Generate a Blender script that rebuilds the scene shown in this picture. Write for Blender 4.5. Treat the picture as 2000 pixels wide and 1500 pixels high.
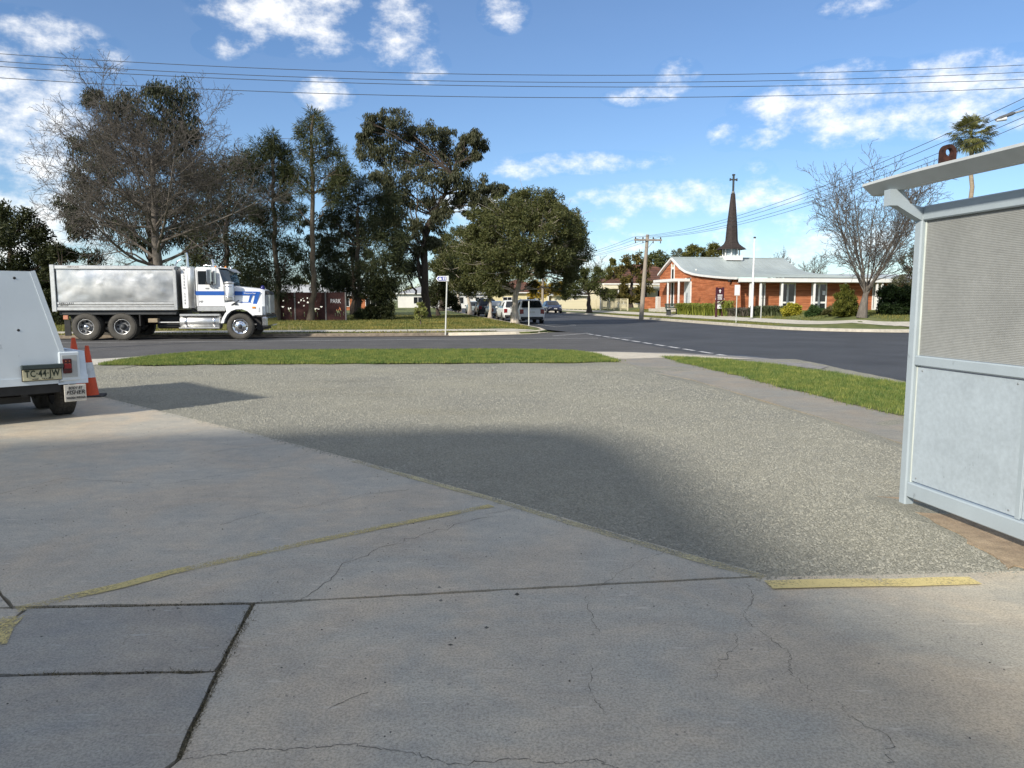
import bpy, math, random
import numpy as np
from mathutils import Vector, Matrix

for o in list(bpy.data.objects): bpy.data.objects.remove(o)
scene = bpy.context.scene
COL = scene.collection
R = math.radians

# ------------------------------------------------------------------ camera
F, CX, CY, HOR, CAMH = 1450.0, 1000.0, 750.0, 586.0, 1.55
PITCH = math.atan((CY-HOR)/F)
cam_d = bpy.data.cameras.new('camera'); cam = bpy.data.objects.new('camera', cam_d); COL.objects.link(cam)
cam.location = (0, 0, CAMH); cam.rotation_euler = (R(90)-PITCH, 0, 0)
cam_d.sensor_width = 36; cam_d.lens = F/2000*36; cam_d.clip_end = 3000; cam_d.clip_start = .05
scene.camera = cam
scene.render.resolution_x, scene.render.resolution_y = 1024, 768

# ------------------------------------------------------------------ light
SUN_AZ, SUN_EL = 37.0, 30.0       # sun behind the camera, this many degrees to the left
sd = bpy.data.lights.new('sun', 'SUN'); sd.energy = 2.08; sd.angle = R(2.3); sd.color = (1, .93, .82)
so = bpy.data.objects.new('sun', sd); COL.objects.link(so)
tosun = Vector((-math.sin(R(SUN_AZ))*math.cos(R(SUN_EL)), -math.cos(R(SUN_AZ))*math.cos(R(SUN_EL)), math.sin(R(SUN_EL))))
so.rotation_euler = tosun.to_track_quat('Z', 'Y').to_euler(); so.location = (0, -20, 30)

vs = scene.view_settings
vs.view_transform = 'Standard'; vs.look = 'None'; vs.gamma = 1; vs.use_curve_mapping = False
vs.exposure = 1.42
scene.cycles.max_bounces = 5; scene.cycles.diffuse_bounces = 3; scene.cycles.glossy_bounces = 3; scene.cycles.transmission_bounces = 3; scene.cycles.transparent_max_bounces = 4; scene.cycles.caustics_reflective = False; scene.cycles.caustics_refractive = False

def build_world():
    w = bpy.data.worlds.new('World'); scene.world = w; w.use_nodes = True
    nt = w.node_tree; nt.nodes.clear()
    N = nt.nodes.new; L = nt.links.new
    out = N('ShaderNodeOutputWorld'); bg = N('ShaderNodeBackground'); L(bg.outputs[0], out.inputs[0])
    bg.inputs[1].default_value = 0.1
    sky = N('ShaderNodeTexSky'); sky.sky_type = 'NISHITA'; sky.sun_disc = False
    sky.sun_elevation = R(SUN_EL); sky.sun_rotation = math.atan2(tosun.x, tosun.y)
    sky.air_density = 1.0; sky.dust_density = 0.2; sky.ozone_density = 3.0; sky.altitude = 100
    tc = N('ShaderNodeTexCoord'); sep = N('ShaderNodeSeparateXYZ'); L(tc.outputs['Generated'], sep.inputs[0])
    def M(op, a, b=None, c=None, clamp=False):
        n = N('ShaderNodeMath'); n.operation = op; n.use_clamp = clamp
        for i, v in enumerate((a, b, c)):
            if v is None: continue
            if hasattr(v, 'is_output'): L(v, n.inputs[i])
            else: n.inputs[i].default_value = v
        return n.outputs[0]
    az = M('ARCTAN2', sep.outputs[0], sep.outputs[1]); el = M('ARCSINE', sep.outputs[2])
    comb = N('ShaderNodeCombineXYZ'); L(az, comb.inputs[0]); L(el, comb.inputs[1])
    def V(op, a, b, c=None):
        n = N('ShaderNodeVectorMath'); n.operation = op
        for i, v in enumerate((a, b, c)):
            if v is None: continue
            if hasattr(v, 'is_output'): L(v, n.inputs[i])
            else: n.inputs[i].default_value = v
        return n.outputs['Value' if op == 'DOT_PRODUCT' else 'Vector']
    def noise(scale, detail, rough, off, st=1.6, dist=0):
        n = N('ShaderNodeTexNoise'); n.noise_dimensions = '2D'; n.inputs['Scale'].default_value = scale; n.inputs['Detail'].default_value = detail
        n.inputs['Roughness'].default_value = rough; n.inputs['Distortion'].default_value = dist
        L(V('MULTIPLY_ADD', comb.outputs[0], (1, st, 1), (off, off*.7, 0)), n.inputs['Vector']); return n.outputs['Fac']
    n1 = noise(17, 7, .64, 3.1, 1.7, 0); n3 = noise(2.6, 3, .55, 1.3)
    clouds = [(565,22,150,62,1),(645,70,60,36,.8),(775,60,68,62,1),(828,128,44,30,.95),(985,22,45,34,.8),(70,95,120,50,.8),
      (20,280,130,150,1),(50,430,180,110,1),(435,88,44,22,.7),(635,184,52,28,.9),(1325,148,40,28,.9),(1250,190,66,17,.85),
      (1530,205,84,32,.95),(1490,272,60,18,.9),(1640,240,110,40,1),(1860,190,230,60,1),(1420,262,34,26,.8),
      (1140,318,150,20,.85),(1020,336,60,16,.8),(1330,388,200,32,1),(1480,365,36,44,.7),
      (920,430,90,80,.9),(1180,435,40,22,.8),(1690,8,70,18,.8),(1650,140,80,18,.8),(1130,490,180,40,.7),(1620,470,220,50,.7)]
    tot = None
    for (px, py, sx, sy, k) in clouds:
        d = Vector(((px-CX)/F, 1, (CY-py)/F)); d = Matrix.Rotation(-PITCH, 3, 'X') @ d; d.normalize()
        a0 = math.atan2(d.x, d.y); e0 = math.asin(d.z); ix = F/(sx*1.2); iy = F/(sy*1.2)
        q = V('MULTIPLY_ADD', comb.outputs[0], (ix, iy, 0), (-a0*ix, -e0*iy, 0)); v = M('MULTIPLY_ADD', V('DOT_PRODUCT', q, q), -k, k)
        tot = v if tot is None else M('MAXIMUM', tot, v)
    # broken cloud that goes on round the rest of the sky
    gen = M('MULTIPLY', M('SUBTRACT', n3, .29), 4.0)
    def fade(v, a, b):
        r = N('ShaderNodeMapRange'); r.interpolation_type = 'SMOOTHSTEP'; L(v, r.inputs[0]); r.inputs[1].default_value = a; r.inputs[2].default_value = b; r.inputs[3].default_value = 1; r.inputs[4].default_value = 0; return r.outputs[0]
    placed = M('MULTIPLY', fade(M('ABSOLUTE', az), .58, .95), fade(el, .36, .70))       # here the clouds are placed one by one
    gen = M('SUBTRACT', gen, M('MULTIPLY', placed, 2.2))
    field = M('MAXIMUM', M('MAXIMUM', tot, gen), 0)
    dens = M('ADD', M('MULTIPLY', M('MINIMUM', field, 1), .80), M('MULTIPLY_ADD', n1, 2.6, -1.50))
    dens = M('MULTIPLY', dens, M('MULTIPLY', field, 4.0, clamp=True))
    mask = N('ShaderNodeMapRange'); mask.interpolation_type = 'SMOOTHSTEP'; L(dens, mask.inputs[0])
    mask.inputs[1].default_value = -.12; mask.inputs[2].default_value = 1.25; mask.inputs[3].default_value = 0; mask.inputs[4].default_value = .92
    ccol = N('ShaderNodeMix'); ccol.data_type = 'RGBA'; L(n1, ccol.inputs[0])
    ccol.inputs[6].default_value = (3.8, 3.9, 3.95, 1); ccol.inputs[7].default_value = (5.6, 5.45, 5.2, 1)
    tint = N('ShaderNodeMix'); tint.data_type = 'RGBA'; tint.blend_type = 'MULTIPLY'; tint.inputs[0].default_value = 1
    L(sky.outputs[0], tint.inputs[6]); tint.inputs[7].default_value = (.405, .465, .535, 1)
    mix = N('ShaderNodeMix'); mix.data_type = 'RGBA'; L(mask.outputs[0], mix.inputs[0]); L(tint.outputs[2], mix.inputs[6]); L(ccol.outputs[2], mix.inputs[7])
    L(mix.outputs[2], bg.inputs[0])
build_world()

# ------------------------------------------------------------------ geometry of the place
TH = math.atan(230/F)                       # the through street leans this far left of the view
CT, ST = math.cos(TH), math.sin(TH)
def S(t, s, z=0.0): return Vector((CT*t-ST*s, ST*t+CT*s, z))
def toS(x, y): return (CT*x+ST*y, -ST*x+CT*y)
FW = Vector((0, math.cos(PITCH), -math.sin(PITCH))); UP = Vector((0, math.sin(PITCH), math.cos(PITCH)))
CAMP = Vector((0, 0, CAMH))
def ray(px, py): return FW + Vector((1, 0, 0))*((px-CX)/F) + UP*((CY-py)/F)
def G(px, py, z=0.0):
    d = ray(px, py); return CAMP + d*((z-CAMH)/d.z)
def at(px, py, Y):
    d = ray(px, py); return CAMP + d*(Y/d.y)
def onplane(px, py, P, n):
    d = ray(px, py); n = Vector(n); return CAMP + d*((Vector(P)-CAMP).dot(n)/d.dot(n))
def sstep(a, b, x):
    x = max(0, min(1, (x-a)/(b-a))); return x*x*(3-2*x)
def lot_z(x, y):                            # the church's lot rises from its kerb
    t, s = toS(x, y); d = min(t-20.6, s-32.6)
    return .08 + .62*sstep(.8, 7.0, d)*(1-.62*sstep(78, 112, s))
def Glot(px, py):
    d = ray(px, py); k = 30.0
    while k < 260:
        p = CAMP+d*k
        if p.z <= lot_z(p.x, p.y): return p
        k += .05
    return CAMP+d*k

# ------------------------------------------------------------------ materials
MATS = {}
def nodes_of(name):
    m = bpy.data.materials.new(name); m.use_nodes = True; nt = m.node_tree
    b = nt.nodes['Principled BSDF']; return m, nt, b
def pbr(name, col, rough=.6, var=.12, scale=6, bump=.0, bscale=60, metal=0, spec=.4, col2=None, stretch=None, speck=0, sscale=120, island=0, coat=0, marks=0):
    if name in MATS: return MATS[name]
    m, nt, b = nodes_of(name); N = nt.nodes.new; L = nt.links.new
    b.inputs['Roughness'].default_value = rough; b.inputs['Metallic'].default_value = metal
    b.inputs['Specular IOR Level'].default_value = spec
    if coat: b.inputs['Coat Weight'].default_value = coat; b.inputs['Coat Roughness'].default_value = .08
    tc = N('ShaderNodeTexCoord'); vec = tc.outputs['Object']
    if stretch:
        mp = N('ShaderNodeMapping'); mp.inputs['Scale'].default_value = stretch; L(vec, mp.inputs[0]); vec = mp.outputs[0]
    n = N('ShaderNodeTexNoise'); n.inputs['Scale'].default_value = scale; n.inputs['Detail'].default_value = 7; n.inputs['Roughness'].default_value = .6
    L(vec, n.inputs['Vector'])
    rp = N('ShaderNodeValToRGB'); L(n.outputs['Fac'], rp.inputs[0])
    c = Vector(col); c2 = Vector(col2) if col2 else c*(1+var)
    lo = c*(1-var)
    rp.color_ramp.elements[0].position = .33; rp.color_ramp.elements[1].position = .68
    rp.color_ramp.elements[0].color = (*lo, 1); rp.color_ramp.elements[1].color = (*c2, 1)
    cur = rp.outputs[0]
    if speck:
        v = N('ShaderNodeTexNoise'); v.inputs['Scale'].default_value = sscale; v.inputs['Detail'].default_value = 3; L(tc.outputs['Object'], v.inputs['Vector'])
        mr = N('ShaderNodeMapRange'); L(v.outputs['Fac'], mr.inputs[0]); mr.inputs[1].default_value = .3; mr.inputs[2].default_value = .7
        mr.inputs[3].default_value = 1-speck; mr.inputs[4].default_value = 1+speck
        mx = N('ShaderNodeMix'); mx.data_type = 'RGBA'; mx.blend_type = 'MULTIPLY'; mx.inputs[0].default_value = 1
        L(cur, mx.inputs[6]); L(mr.outputs[0], mx.inputs[7]); cur = mx.outputs[2]
    if marks:                                  # sparse scuffs with a shape of their own
        mp2 = N('ShaderNodeMapping'); mp2.inputs['Scale'].default_value = (1, 1, .45); mp2.inputs['Rotation'].default_value = (.2, .1, .3); L(tc.outputs['Object'], mp2.inputs[0])
        mn = N('ShaderNodeTexNoise'); mn.inputs['Scale'].default_value = marks; mn.inputs['Detail'].default_value = 5; mn.inputs['Roughness'].default_value = .7; L(mp2.outputs[0], mn.inputs['Vector'])
        mm = N('ShaderNodeMapRange'); L(mn.outputs['Fac'], mm.inputs[0]); mm.inputs[1].default_value = .64; mm.inputs[2].default_value = .70; mm.inputs[3].default_value = 1; mm.inputs[4].default_value = .72
        mx = N('ShaderNodeMix'); mx.data_type = 'RGBA'; mx.blend_type = 'MULTIPLY'; mx.inputs[0].default_value = 1; L(cur, mx.inputs[6]); L(mm.outputs[0], mx.inputs[7]); cur = mx.outputs[2]
    if island:
        g = N('ShaderNodeNewGeometry'); mr = N('ShaderNodeMapRange'); L(g.outputs['Random Per Island'], mr.inputs[0])
        mr.inputs[3].default_value = 1-island; mr.inputs[4].default_value = 1+island
        mx = N('ShaderNodeMix'); mx.data_type = 'RGBA'; mx.blend_type = 'MULTIPLY'; mx.inputs[0].default_value = 1
        L(cur, mx.inputs[6]); L(mr.outputs[0], mx.inputs[7]); cur = mx.outputs[2]
    L(cur, b.inputs['Base Color'])
    if bump:
        bn = N('ShaderNodeTexNoise'); bn.inputs['Scale'].default_value = bscale; bn.inputs['Detail'].default_value = 5; L(vec, bn.inputs['Vector'])
        bp = N('ShaderNodeBump'); bp.inputs['Strength'].default_value = bump; bp.inputs['Distance'].default_value = .02
        L(bn.outputs['Fac'], bp.inputs['Height']); L(bp.outputs[0], b.inputs['Normal'])
    MATS[name] = m; return m
def leafmat(name, col, col2, trans=.25, rough=.55, patch=0):
    if name in MATS: return MATS[name]
    m, nt, b = nodes_of(name); N = nt.nodes.new; L = nt.links.new
    g = N('ShaderNodeNewGeometry'); rp = N('ShaderNodeValToRGB'); L(g.outputs['Random Per Island'], rp.inputs[0])
    rp.color_ramp.elements[0].color = (*col, 1); rp.color_ramp.elements[1].color = (*col2, 1)
    cur = rp.outputs[0]
    if patch:
        tc = N('ShaderNodeTexCoord'); n = N('ShaderNodeTexNoise'); n.inputs['Scale'].default_value = patch; n.inputs['Detail'].default_value = 6; n.inputs['Roughness'].default_value = .7; L(tc.outputs['Object'], n.inputs['Vector'])
        r2 = N('ShaderNodeValToRGB'); L(n.outputs['Fac'], r2.inputs[0]); r2.color_ramp.elements[0].position = .36; r2.color_ramp.elements[1].position = .66
        r2.color_ramp.elements[0].color = (.50, .62, .55, 1); r2.color_ramp.elements[1].color = (1.5, 1.15, 1.0, 1)
        mx2 = N('ShaderNodeMix'); mx2.data_type = 'RGBA'; mx2.blend_type = 'MULTIPLY'; mx2.inputs[0].default_value = 1; L(cur, mx2.inputs[6]); L(r2.outputs[0], mx2.inputs[7]); cur = mx2.outputs[2]
    L(cur, b.inputs['Base Color']); b.inputs['Roughness'].default_value = rough; b.inputs['Specular IOR Level'].default_value = .25
    tr = N('ShaderNodeBsdfTranslucent'); L(cur, tr.inputs[0])
    mx = N('ShaderNodeMixShader'); mx.inputs[0].default_value = trans
    L(b.outputs[0], mx.inputs[1]); L(tr.outputs[0], mx.inputs[2]); L(mx.outputs[0], nt.nodes['Material Output'].inputs[0])
    MATS[name] = m; return m

# ------------------------------------------------------------------ mesh helpers
def fast_mesh(name, V, Fc, mat=None, smooth=False):
    V = np.asarray(V, dtype=np.float32).reshape(-1, 3); Fc = np.asarray(Fc, dtype=np.int32)
    me = bpy.data.meshes.new(name); k = Fc.shape[1]; n = Fc.shape[0]
    me.vertices.add(len(V)); me.vertices.foreach_set('co', V.ravel())
    me.loops.add(n*k); me.loops.foreach_set('vertex_index', Fc.ravel())
    me.polygons.add(n); me.polygons.foreach_set('loop_start', np.arange(0, n*k, k, dtype=np.int32))
    if smooth: me.polygons.foreach_set('use_smooth', np.ones(n, dtype=bool))
    me.update(calc_edges=True)
    if mat: me.materials.append(mat)
    return me
def link(name, me, parent=None, loc=None, rot=None):
    o = bpy.data.objects.new(name, me); COL.objects.link(o)
    if parent: o.parent = parent
    if loc is not None: o.location = loc
    if rot is not None: o.rotation_euler = rot
    return o
def tag(o, label=None, cat=None, group=None, kind=None):
    if label: o['label'] = label
    if cat: o['category'] = cat
    if group: o['group'] = group
    if kind: o['kind'] = kind
    return o
def empty(name, loc, rz=0.0, label=None, cat=None, group=None):
    o = bpy.data.objects.new(name, None); COL.objects.link(o); o.location = loc; o.rotation_euler = (0, 0, rz)
    o.empty_display_size = .2
    return tag(o, label, cat, group)
class MB:
    def __init__(s): s.v = []; s.f = []; s.sm = []
    def add(s, vs, fs, smooth=False):
        b = len(s.v); s.v += [tuple(v) for v in vs]; s.f += [tuple(i+b for i in f) for f in fs]; s.sm += [smooth]*len(fs); return s
    def box(s, x0, x1, y0, y1, z0, z1, M=None):
        vs = [Vector((x, y, z)) for z in (z0, z1) for y in (y0, y1) for x in (x0, x1)]
        if M: vs = [M @ v for v in vs]
        return s.add(vs, [(0,2,3,1),(4,5,7,6),(0,1,5,4),(2,6,7,3),(0,4,6,2),(1,3,7,5)])
    def bbox(s, x0, x1, y0, y1, z0, z1, b=.01, M=None):      # bevelled box
        b = min(b, abs(x1-x0)*.45, abs(y1-y0)*.45, abs(z1-z0)*.45)
        xs = (x0, x1); ys = (y0, y1); zs = (z0, z1); vs = []; idx = {}
        for i in (0, 1):
            for j in (0, 1):
                for k in (0, 1):
                    p = (xs[i], ys[j], zs[k]); q = (b*(1-2*i), b*(1-2*j), b*(1-2*k))
                    for a in range(3):
                        w = [p[c]+(q[c] if c != a else 0) for c in range(3)]; idx[(i,j,k,a)] = len(vs); vs.append(Vector(w))
        fs = []
        for a in range(3):
            for e in (0, 1):
                o = [c for c in range(3) if c != a]
                def key(u, v):
                    r = [0, 0, 0]; r[a] = e; r[o[0]] = u; r[o[1]] = v; return (r[0], r[1], r[2], a)
                q = [idx[key(0,0)], idx[key(1,0)], idx[key(1,1)], idx[key(0,1)]]
                fs.append(q)
        for a in range(3):
            o = [c for c in range(3) if c != a]
            for u in (0, 1):
                for v in (0, 1):
                    def k2(e, pl):
                        r = [0, 0, 0]; r[a] = e; r[o[0]] = u; r[o[1]] = v; return (r[0], r[1], r[2], pl)
                    fs.append([idx[k2(0,o[0])], idx[k2(1,o[0])], idx[k2(1,o[1])], idx[k2(0,o[1])]])
        for i in (0, 1):
            for j in (0, 1):
                for k in (0, 1): fs.append([idx[(i,j,k,a)] for a in range(3)])
        c = Vector(((x0+x1)/2, (y0+y1)/2, (z0+z1)/2)); out = []
        for f in fs:
            p = [vs[i] for i in f]; n = (p[1]-p[0]).cross(p[2]-p[0])
            if n.dot(sum(p, Vector())/len(p)-c) < 0: f = f[::-1]
            out.append(tuple(f))
        if M: vs = [M @ v for v in vs]
        return s.add(vs, out)
    def tube(s, p0, p1, r0, r1=None, n=10, cap=True, smooth=True):
        r1 = r0 if r1 is None else r1; p0 = Vector(p0); p1 = Vector(p1); d = (p1-p0).normalized()
        a = d.orthogonal().normalized(); b = d.cross(a); vs = []
        for p, r in ((p0, r0), (p1, r1)):
            for i in range(n):
                t = 2*math.pi*i/n; vs.append(p+a*(r*math.cos(t))+b*(r*math.sin(t)))
        s.add(vs, [(i, (i+1) % n, n+(i+1) % n, n+i) for i in range(n)], smooth)
        if cap: s.add(vs[:n], [tuple(range(n))[::-1]]); s.add(vs[n:], [tuple(range(n))])
        return s
    def path(s, pts, r, n=8, smooth=True):
        pts = [Vector(p) for p in pts]; rs = r if isinstance(r, (list, tuple)) else [r]*len(pts); vs = []
        a = None
        for i, p in enumerate(pts):
            d = (pts[min(i+1, len(pts)-1)]-pts[max(i-1, 0)]).normalized()
            a = d.orthogonal().normalized() if a is None else (a-d*a.dot(d)).normalized()
            b = d.cross(a)
            for k in range(n):
                t = 2*math.pi*k/n; vs.append(p+a*(rs[i]*math.cos(t))+b*(rs[i]*math.sin(t)))
        fs = [(i*n+k, i*n+(k+1) % n, (i+1)*n+(k+1) % n, (i+1)*n+k) for i in range(len(pts)-1) for k in range(n)]
        s.add(vs, fs, smooth); s.add(vs[:n], [tuple(range(n))[::-1]]); s.add(vs[-n:], [tuple(range(n))]); return s
    def lathe(s, prof, n=24, M=None, smooth=True):           # prof: (r, z), axis z
        vs = []
        for r, z in prof:
            for i in range(n):
                t = 2*math.pi*i/n; vs.append(Vector((r*math.cos(t), r*math.sin(t), z)))
        if M: vs = [M @ v for v in vs]
        m = len(prof)
        return s.add(vs, [(j*n+i, j*n+(i+1) % n, (j+1)*n+(i+1) % n, (j+1)*n+i) for j in range(m-1) for i in range(n)], smooth)
    def prism(s, poly, a, b, axis='y', smooth=False):        # poly of 2D points, extruded along axis from a to b
        def P(u, v, w): return {'y': (u, w, v), 'z': (u, v, w), 'x': (w, u, v)}[axis]
        n = len(poly); vs = [P(u, v, a) for u, v in poly]+[P(u, v, b) for u, v in poly]
        s.add(vs, [tuple(range(n)), tuple(range(2*n-1, n-1, -1))])
        return s.add(vs, [(i, n+i, n+(i+1) % n, (i+1) % n) for i in range(n)], smooth)
    def quad(s, *p): return s.add(p, [tuple(range(len(p)))])
    def mesh(s, name, mat):
        me = bpy.data.meshes.new(name); me.from_pydata([tuple(v) for v in s.v], [], s.f)
        me.polygons.foreach_set('use_smooth', s.sm); 
        if mat: me.materials.append(mat)
        me.update(); return me
    def build(s, name, mat, parent=None, loc=None, rot=None, fix=False):
        me = s.mesh(name, mat)
        if fix:
            import bmesh
            bm = bmesh.new(); bm.from_mesh(me); bmesh.ops.remove_doubles(bm, verts=bm.verts, dist=1e-5)
            bmesh.ops.recalc_face_normals(bm, faces=bm.faces); bm.to_mesh(me); bm.free()
        return link(name, me, parent, loc, rot)
def textmesh(name, body, size, mat, parent, loc, rot, extrude=.002, ax='CENTER', sx=1.0, spacing=1.0, shear=0, bold=0, fit=None):
    c = bpy.data.curves.new('t', 'FONT'); c.body = body; c.size = size; c.extrude = extrude; c.align_x = ax; c.align_y = 'CENTER'
    c.space_character = spacing; c.shear = shear; c.offset = bold*size; c.resolution_u = 2
    o = bpy.data.objects.new('t', c); COL.objects.link(o)
    bpy.context.view_layer.update()
    me = bpy.data.meshes.new_from_object(o.evaluated_get(bpy.context.evaluated_depsgraph_get()))
    bpy.data.objects.remove(o); me.materials.clear(); me.materials.append(mat); me.name = name
    if fit and len(me.vertices): xs = [v.co.x for v in me.vertices]; sx = fit/max(1e-4, max(xs)-min(xs))
    r = link(name, me, parent, loc, rot); r.scale = (sx, 1, 1); return r
def sheet(name, pts, z, mat, kind='structure', parent=None, thick=0):
    pts = [(p[0], p[1]) for p in pts]; a = sum(pts[i][0]*pts[(i+1) % len(pts)][1]-pts[(i+1) % len(pts)][0]*pts[i][1] for i in range(len(pts)))
    if a < 0: pts = pts[::-1]
    n = len(pts); v = [(x, y, z) for x, y in pts]; f = [tuple(range(n))]
    if thick:
        v += [(x, y, z-thick) for x, y in pts]; f += [(i, n+i, n+(i+1) % n, (i+1) % n) for i in range(n)]
    me = bpy.data.meshes.new(name); me.from_pydata(v, [], f); me.materials.append(mat); me.update()
    o = link(name, me, parent); 
    if kind: o['kind'] = kind
    return o
def rough(poly, step=.12, amp=.03, seed=1):
    rr = random.Random(seed); out = []; n = len(poly)
    for i in range(n):
        a, b = Vector((poly[i][0], poly[i][1], 0)), Vector((poly[(i+1) % n][0], poly[(i+1) % n][1], 0)); k = max(1, min(120, int((b-a).length/step)))
        for j in range(k):
            p = a.lerp(b, j/k); out.append((p.x+rr.gauss(0, amp), p.y+rr.gauss(0, amp)))
    return out
def inpoly(P, poly):
    x, y = P[:, 0], P[:, 1]; ins = np.zeros(len(P), bool); n = len(poly)
    for i in range(n):
        x1, y1 = poly[i][0], poly[i][1]; x2, y2 = poly[(i+1) % n][0], poly[(i+1) % n][1]
        c = ((y1 > y) != (y2 > y)) & (x < (x2-x1)*(y-y1)/((y2-y1) or 1e-9)+x1); ins ^= c
    return ins
RNG = np.random.default_rng(7)
def scatter(poly, dens_fn, cell_total):
    """random points in poly thinned by dens_fn (0..1)"""
    xs = [p[0] for p in poly]; ys = [p[1] for p in poly]
    P = np.column_stack([RNG.uniform(min(xs), max(xs), cell_total), RNG.uniform(min(ys), max(ys), cell_total)])
    P = P[inpoly(P, poly)]
    if dens_fn is not None: P = P[RNG.random(len(P)) < dens_fn(P)]
    return P
def blades(P, z, h, w, mat, name, lean=.35):
    n = len(P); a = RNG.uniform(0, 2*math.pi, n); hh = h*RNG.uniform(.5, 1.25, n)
    dx, dy = np.cos(a)*w/2, np.sin(a)*w/2; b = RNG.uniform(0, 2*math.pi, n); l = hh*lean*RNG.random(n)*1.6
    z = np.broadcast_to(z, (n,))
    V = np.empty((n, 3, 3)); V[:, 0] = np.column_stack([P[:, 0]-dx, P[:, 1]-dy, z]); V[:, 1] = np.column_stack([P[:, 0]+dx, P[:, 1]+dy, z])
    V[:, 2] = np.column_stack([P[:, 0]+np.cos(b)*l, P[:, 1]+np.sin(b)*l, z+hh])
    o = link(name, fast_mesh(name, V.reshape(-1, 3), np.arange(n*3).reshape(n, 3), mat)); o['kind'] = 'stuff'; return o
# ------------------------------------------------------------------ shared materials
def concrete_mat(name, base, warm=.0, dark=1.0):
    m, nt, b = nodes_of(name); N = nt.nodes.new; L = nt.links.new
    tc = N('ShaderNodeTexCoord'); b.inputs['Roughness'].default_value = .62; b.inputs['Specular IOR Level'].default_value = .5
    def noise(sc, det, rough=.6, st=None, dist=0):
        v = tc.outputs['Object']
        if st:
            mp = N('ShaderNodeMapping'); mp.inputs['Scale'].default_value = st; mp.inputs['Rotation'].default_value = (0, 0, .35); L(v, mp.inputs[0]); v = mp.outputs[0]
        n = N('ShaderNodeTexNoise'); n.inputs['Scale'].default_value = sc; n.inputs['Detail'].default_value = det; n.inputs['Roughness'].default_value = rough
        n.inputs['Distortion'].default_value = dist; L(v, n.inputs['Vector']); return n.outputs['Fac']
    def ramp(f, p0, c0, p1, c1):
        r = N('ShaderNodeValToRGB'); L(f, r.inputs[0]); r.color_ramp.elements[0].position = p0; r.color_ramp.elements[1].position = p1
        r.color_ramp.elements[0].color = (*c0, 1); r.color_ramp.elements[1].color = (*c1, 1); return r.outputs[0]
    def mul(a, c):
        x = N('ShaderNodeMix'); x.data_type = 'RGBA'; x.blend_type = 'MULTIPLY'; x.inputs[0].default_value = 1; L(a, x.inputs[6]); L(c, x.inputs[7]); return x.outputs[2]
    def over(a, f, c):
        x = N('ShaderNodeMix'); x.data_type = 'RGBA'; L(f, x.inputs[0]); L(a, x.inputs[6]); x.inputs[7].default_value = (*c, 1); return x.outputs[2]
    bl = Vector(base)
    cur = ramp(noise(.55, 5, .6, None, .6), .35, bl*.88, .68, Vector((bl.x*1.09, bl.y*1.08, bl.z*1.06)))
    cur = mul(cur, ramp(noise(2.3, 6, .65, (1, 2.2, 1), .4), .3, (.88, .89, .90), .7, (1.08, 1.06, 1.02)))
    cur = mul(cur, ramp(noise(9, 5, .7), .3, (.88, .88, .90), .7, (1.08, 1.07, 1.05)))
    cur = mul(cur, ramp(noise(1.1, 4, .6, None, .8), .40, (.92, .95, .97), .62, (1.06, 1.0, .93)))
    cur = mul(cur, ramp(noise(95, 3, .8), .32, (.60, .60, .60), .60, (1.13, 1.13, 1.13)))
    # pale scuffs drawn out along one direction, dark oil spots
    sc = ramp(noise(5.5, 4, .6, (1, 5.5, 1)), .63, (0, 0, 0), .74, (.6, .6, .6)); cur = over(cur, sc, bl*1.35)
    oil = ramp(noise(2.9, 3, .5), .70, (0, 0, 0), .78, (.42, .42, .42)); cur = over(cur, oil, bl*.4)
    pit = ramp(noise(34, 1, .5), .735, (0, 0, 0), .76, (.75, .75, .75)); cur = over(cur, pit, bl*.35)
    L(cur, b.inputs['Base Color'])
    bp = N('ShaderNodeBump'); bp.inputs['Strength'].default_value = .35; bp.inputs['Distance'].default_value = .006; L(noise(130, 4, .7), bp.inputs['Height']); L(bp.outputs[0], b.inputs['Normal'])
    MATS[name] = m; return m
M_CONC = concrete_mat('yard_concrete', (.495, .452, .372))
M_CONC2 = concrete_mat('yard_concrete_dark', (.35, .34, .305))
M_PATH = pbr('path_concrete', (.50, .47, .40), .85, .12, 3, .3, 90, speck=.12, spec=.2)
M_KERB = pbr('kerb_concrete', (.40, .37, .31), .85, .2, 4, .4, 70, speck=.15, spec=.2)
M_OLDKERB = pbr('old_kerb', (.20, .165, .125), .9, .35, 5, .5, 60, speck=.2, spec=.2)
M_ASPH = pbr('worn_asphalt', (.098, .096, .094), .85, .16, .9, .5, 160, speck=.28, sscale=220, spec=.3, stretch=None)
M_DARK = pbr('new_asphalt', (.058, .061, .066), .75, .22, .45, .4, 170, speck=.25, sscale=240, spec=.35)
M_SOIL = pbr('soil', (.12, .095, .06), .95, .3, 6, .6, 60, speck=.2)
M_DIRT = pbr('orange_dirt', (.33, .25, .165), .95, .22, 9, .6, 80, speck=.2)
M_DIRTJ = pbr('joint_dirt', (.05, .042, .032), .95, .35, 40, .6, 90)
M_FOOT = concrete_mat('brown_footpath', (.30, .275, .225))
M_GRASSG = pbr('verge_turf', (.13, .165, .045), .95, .3, 5, .7, 120, speck=.3, sscale=150, col2=(.19, .21, .07))
M_LAWN = pbr('park_lawn', (.10, .135, .034), .95, .28, .8, .8, 40, speck=.35, sscale=30, col2=(.17, .18, .06))
M_FIELD = pbr('dry_ground', (.11, .125, .05), .95, .25, .05, .5, 3)
M_WPAINT = pbr('white_road_paint', (.55, .55, .54), .7, .3, 14, .2, 80, speck=.2)
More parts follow.
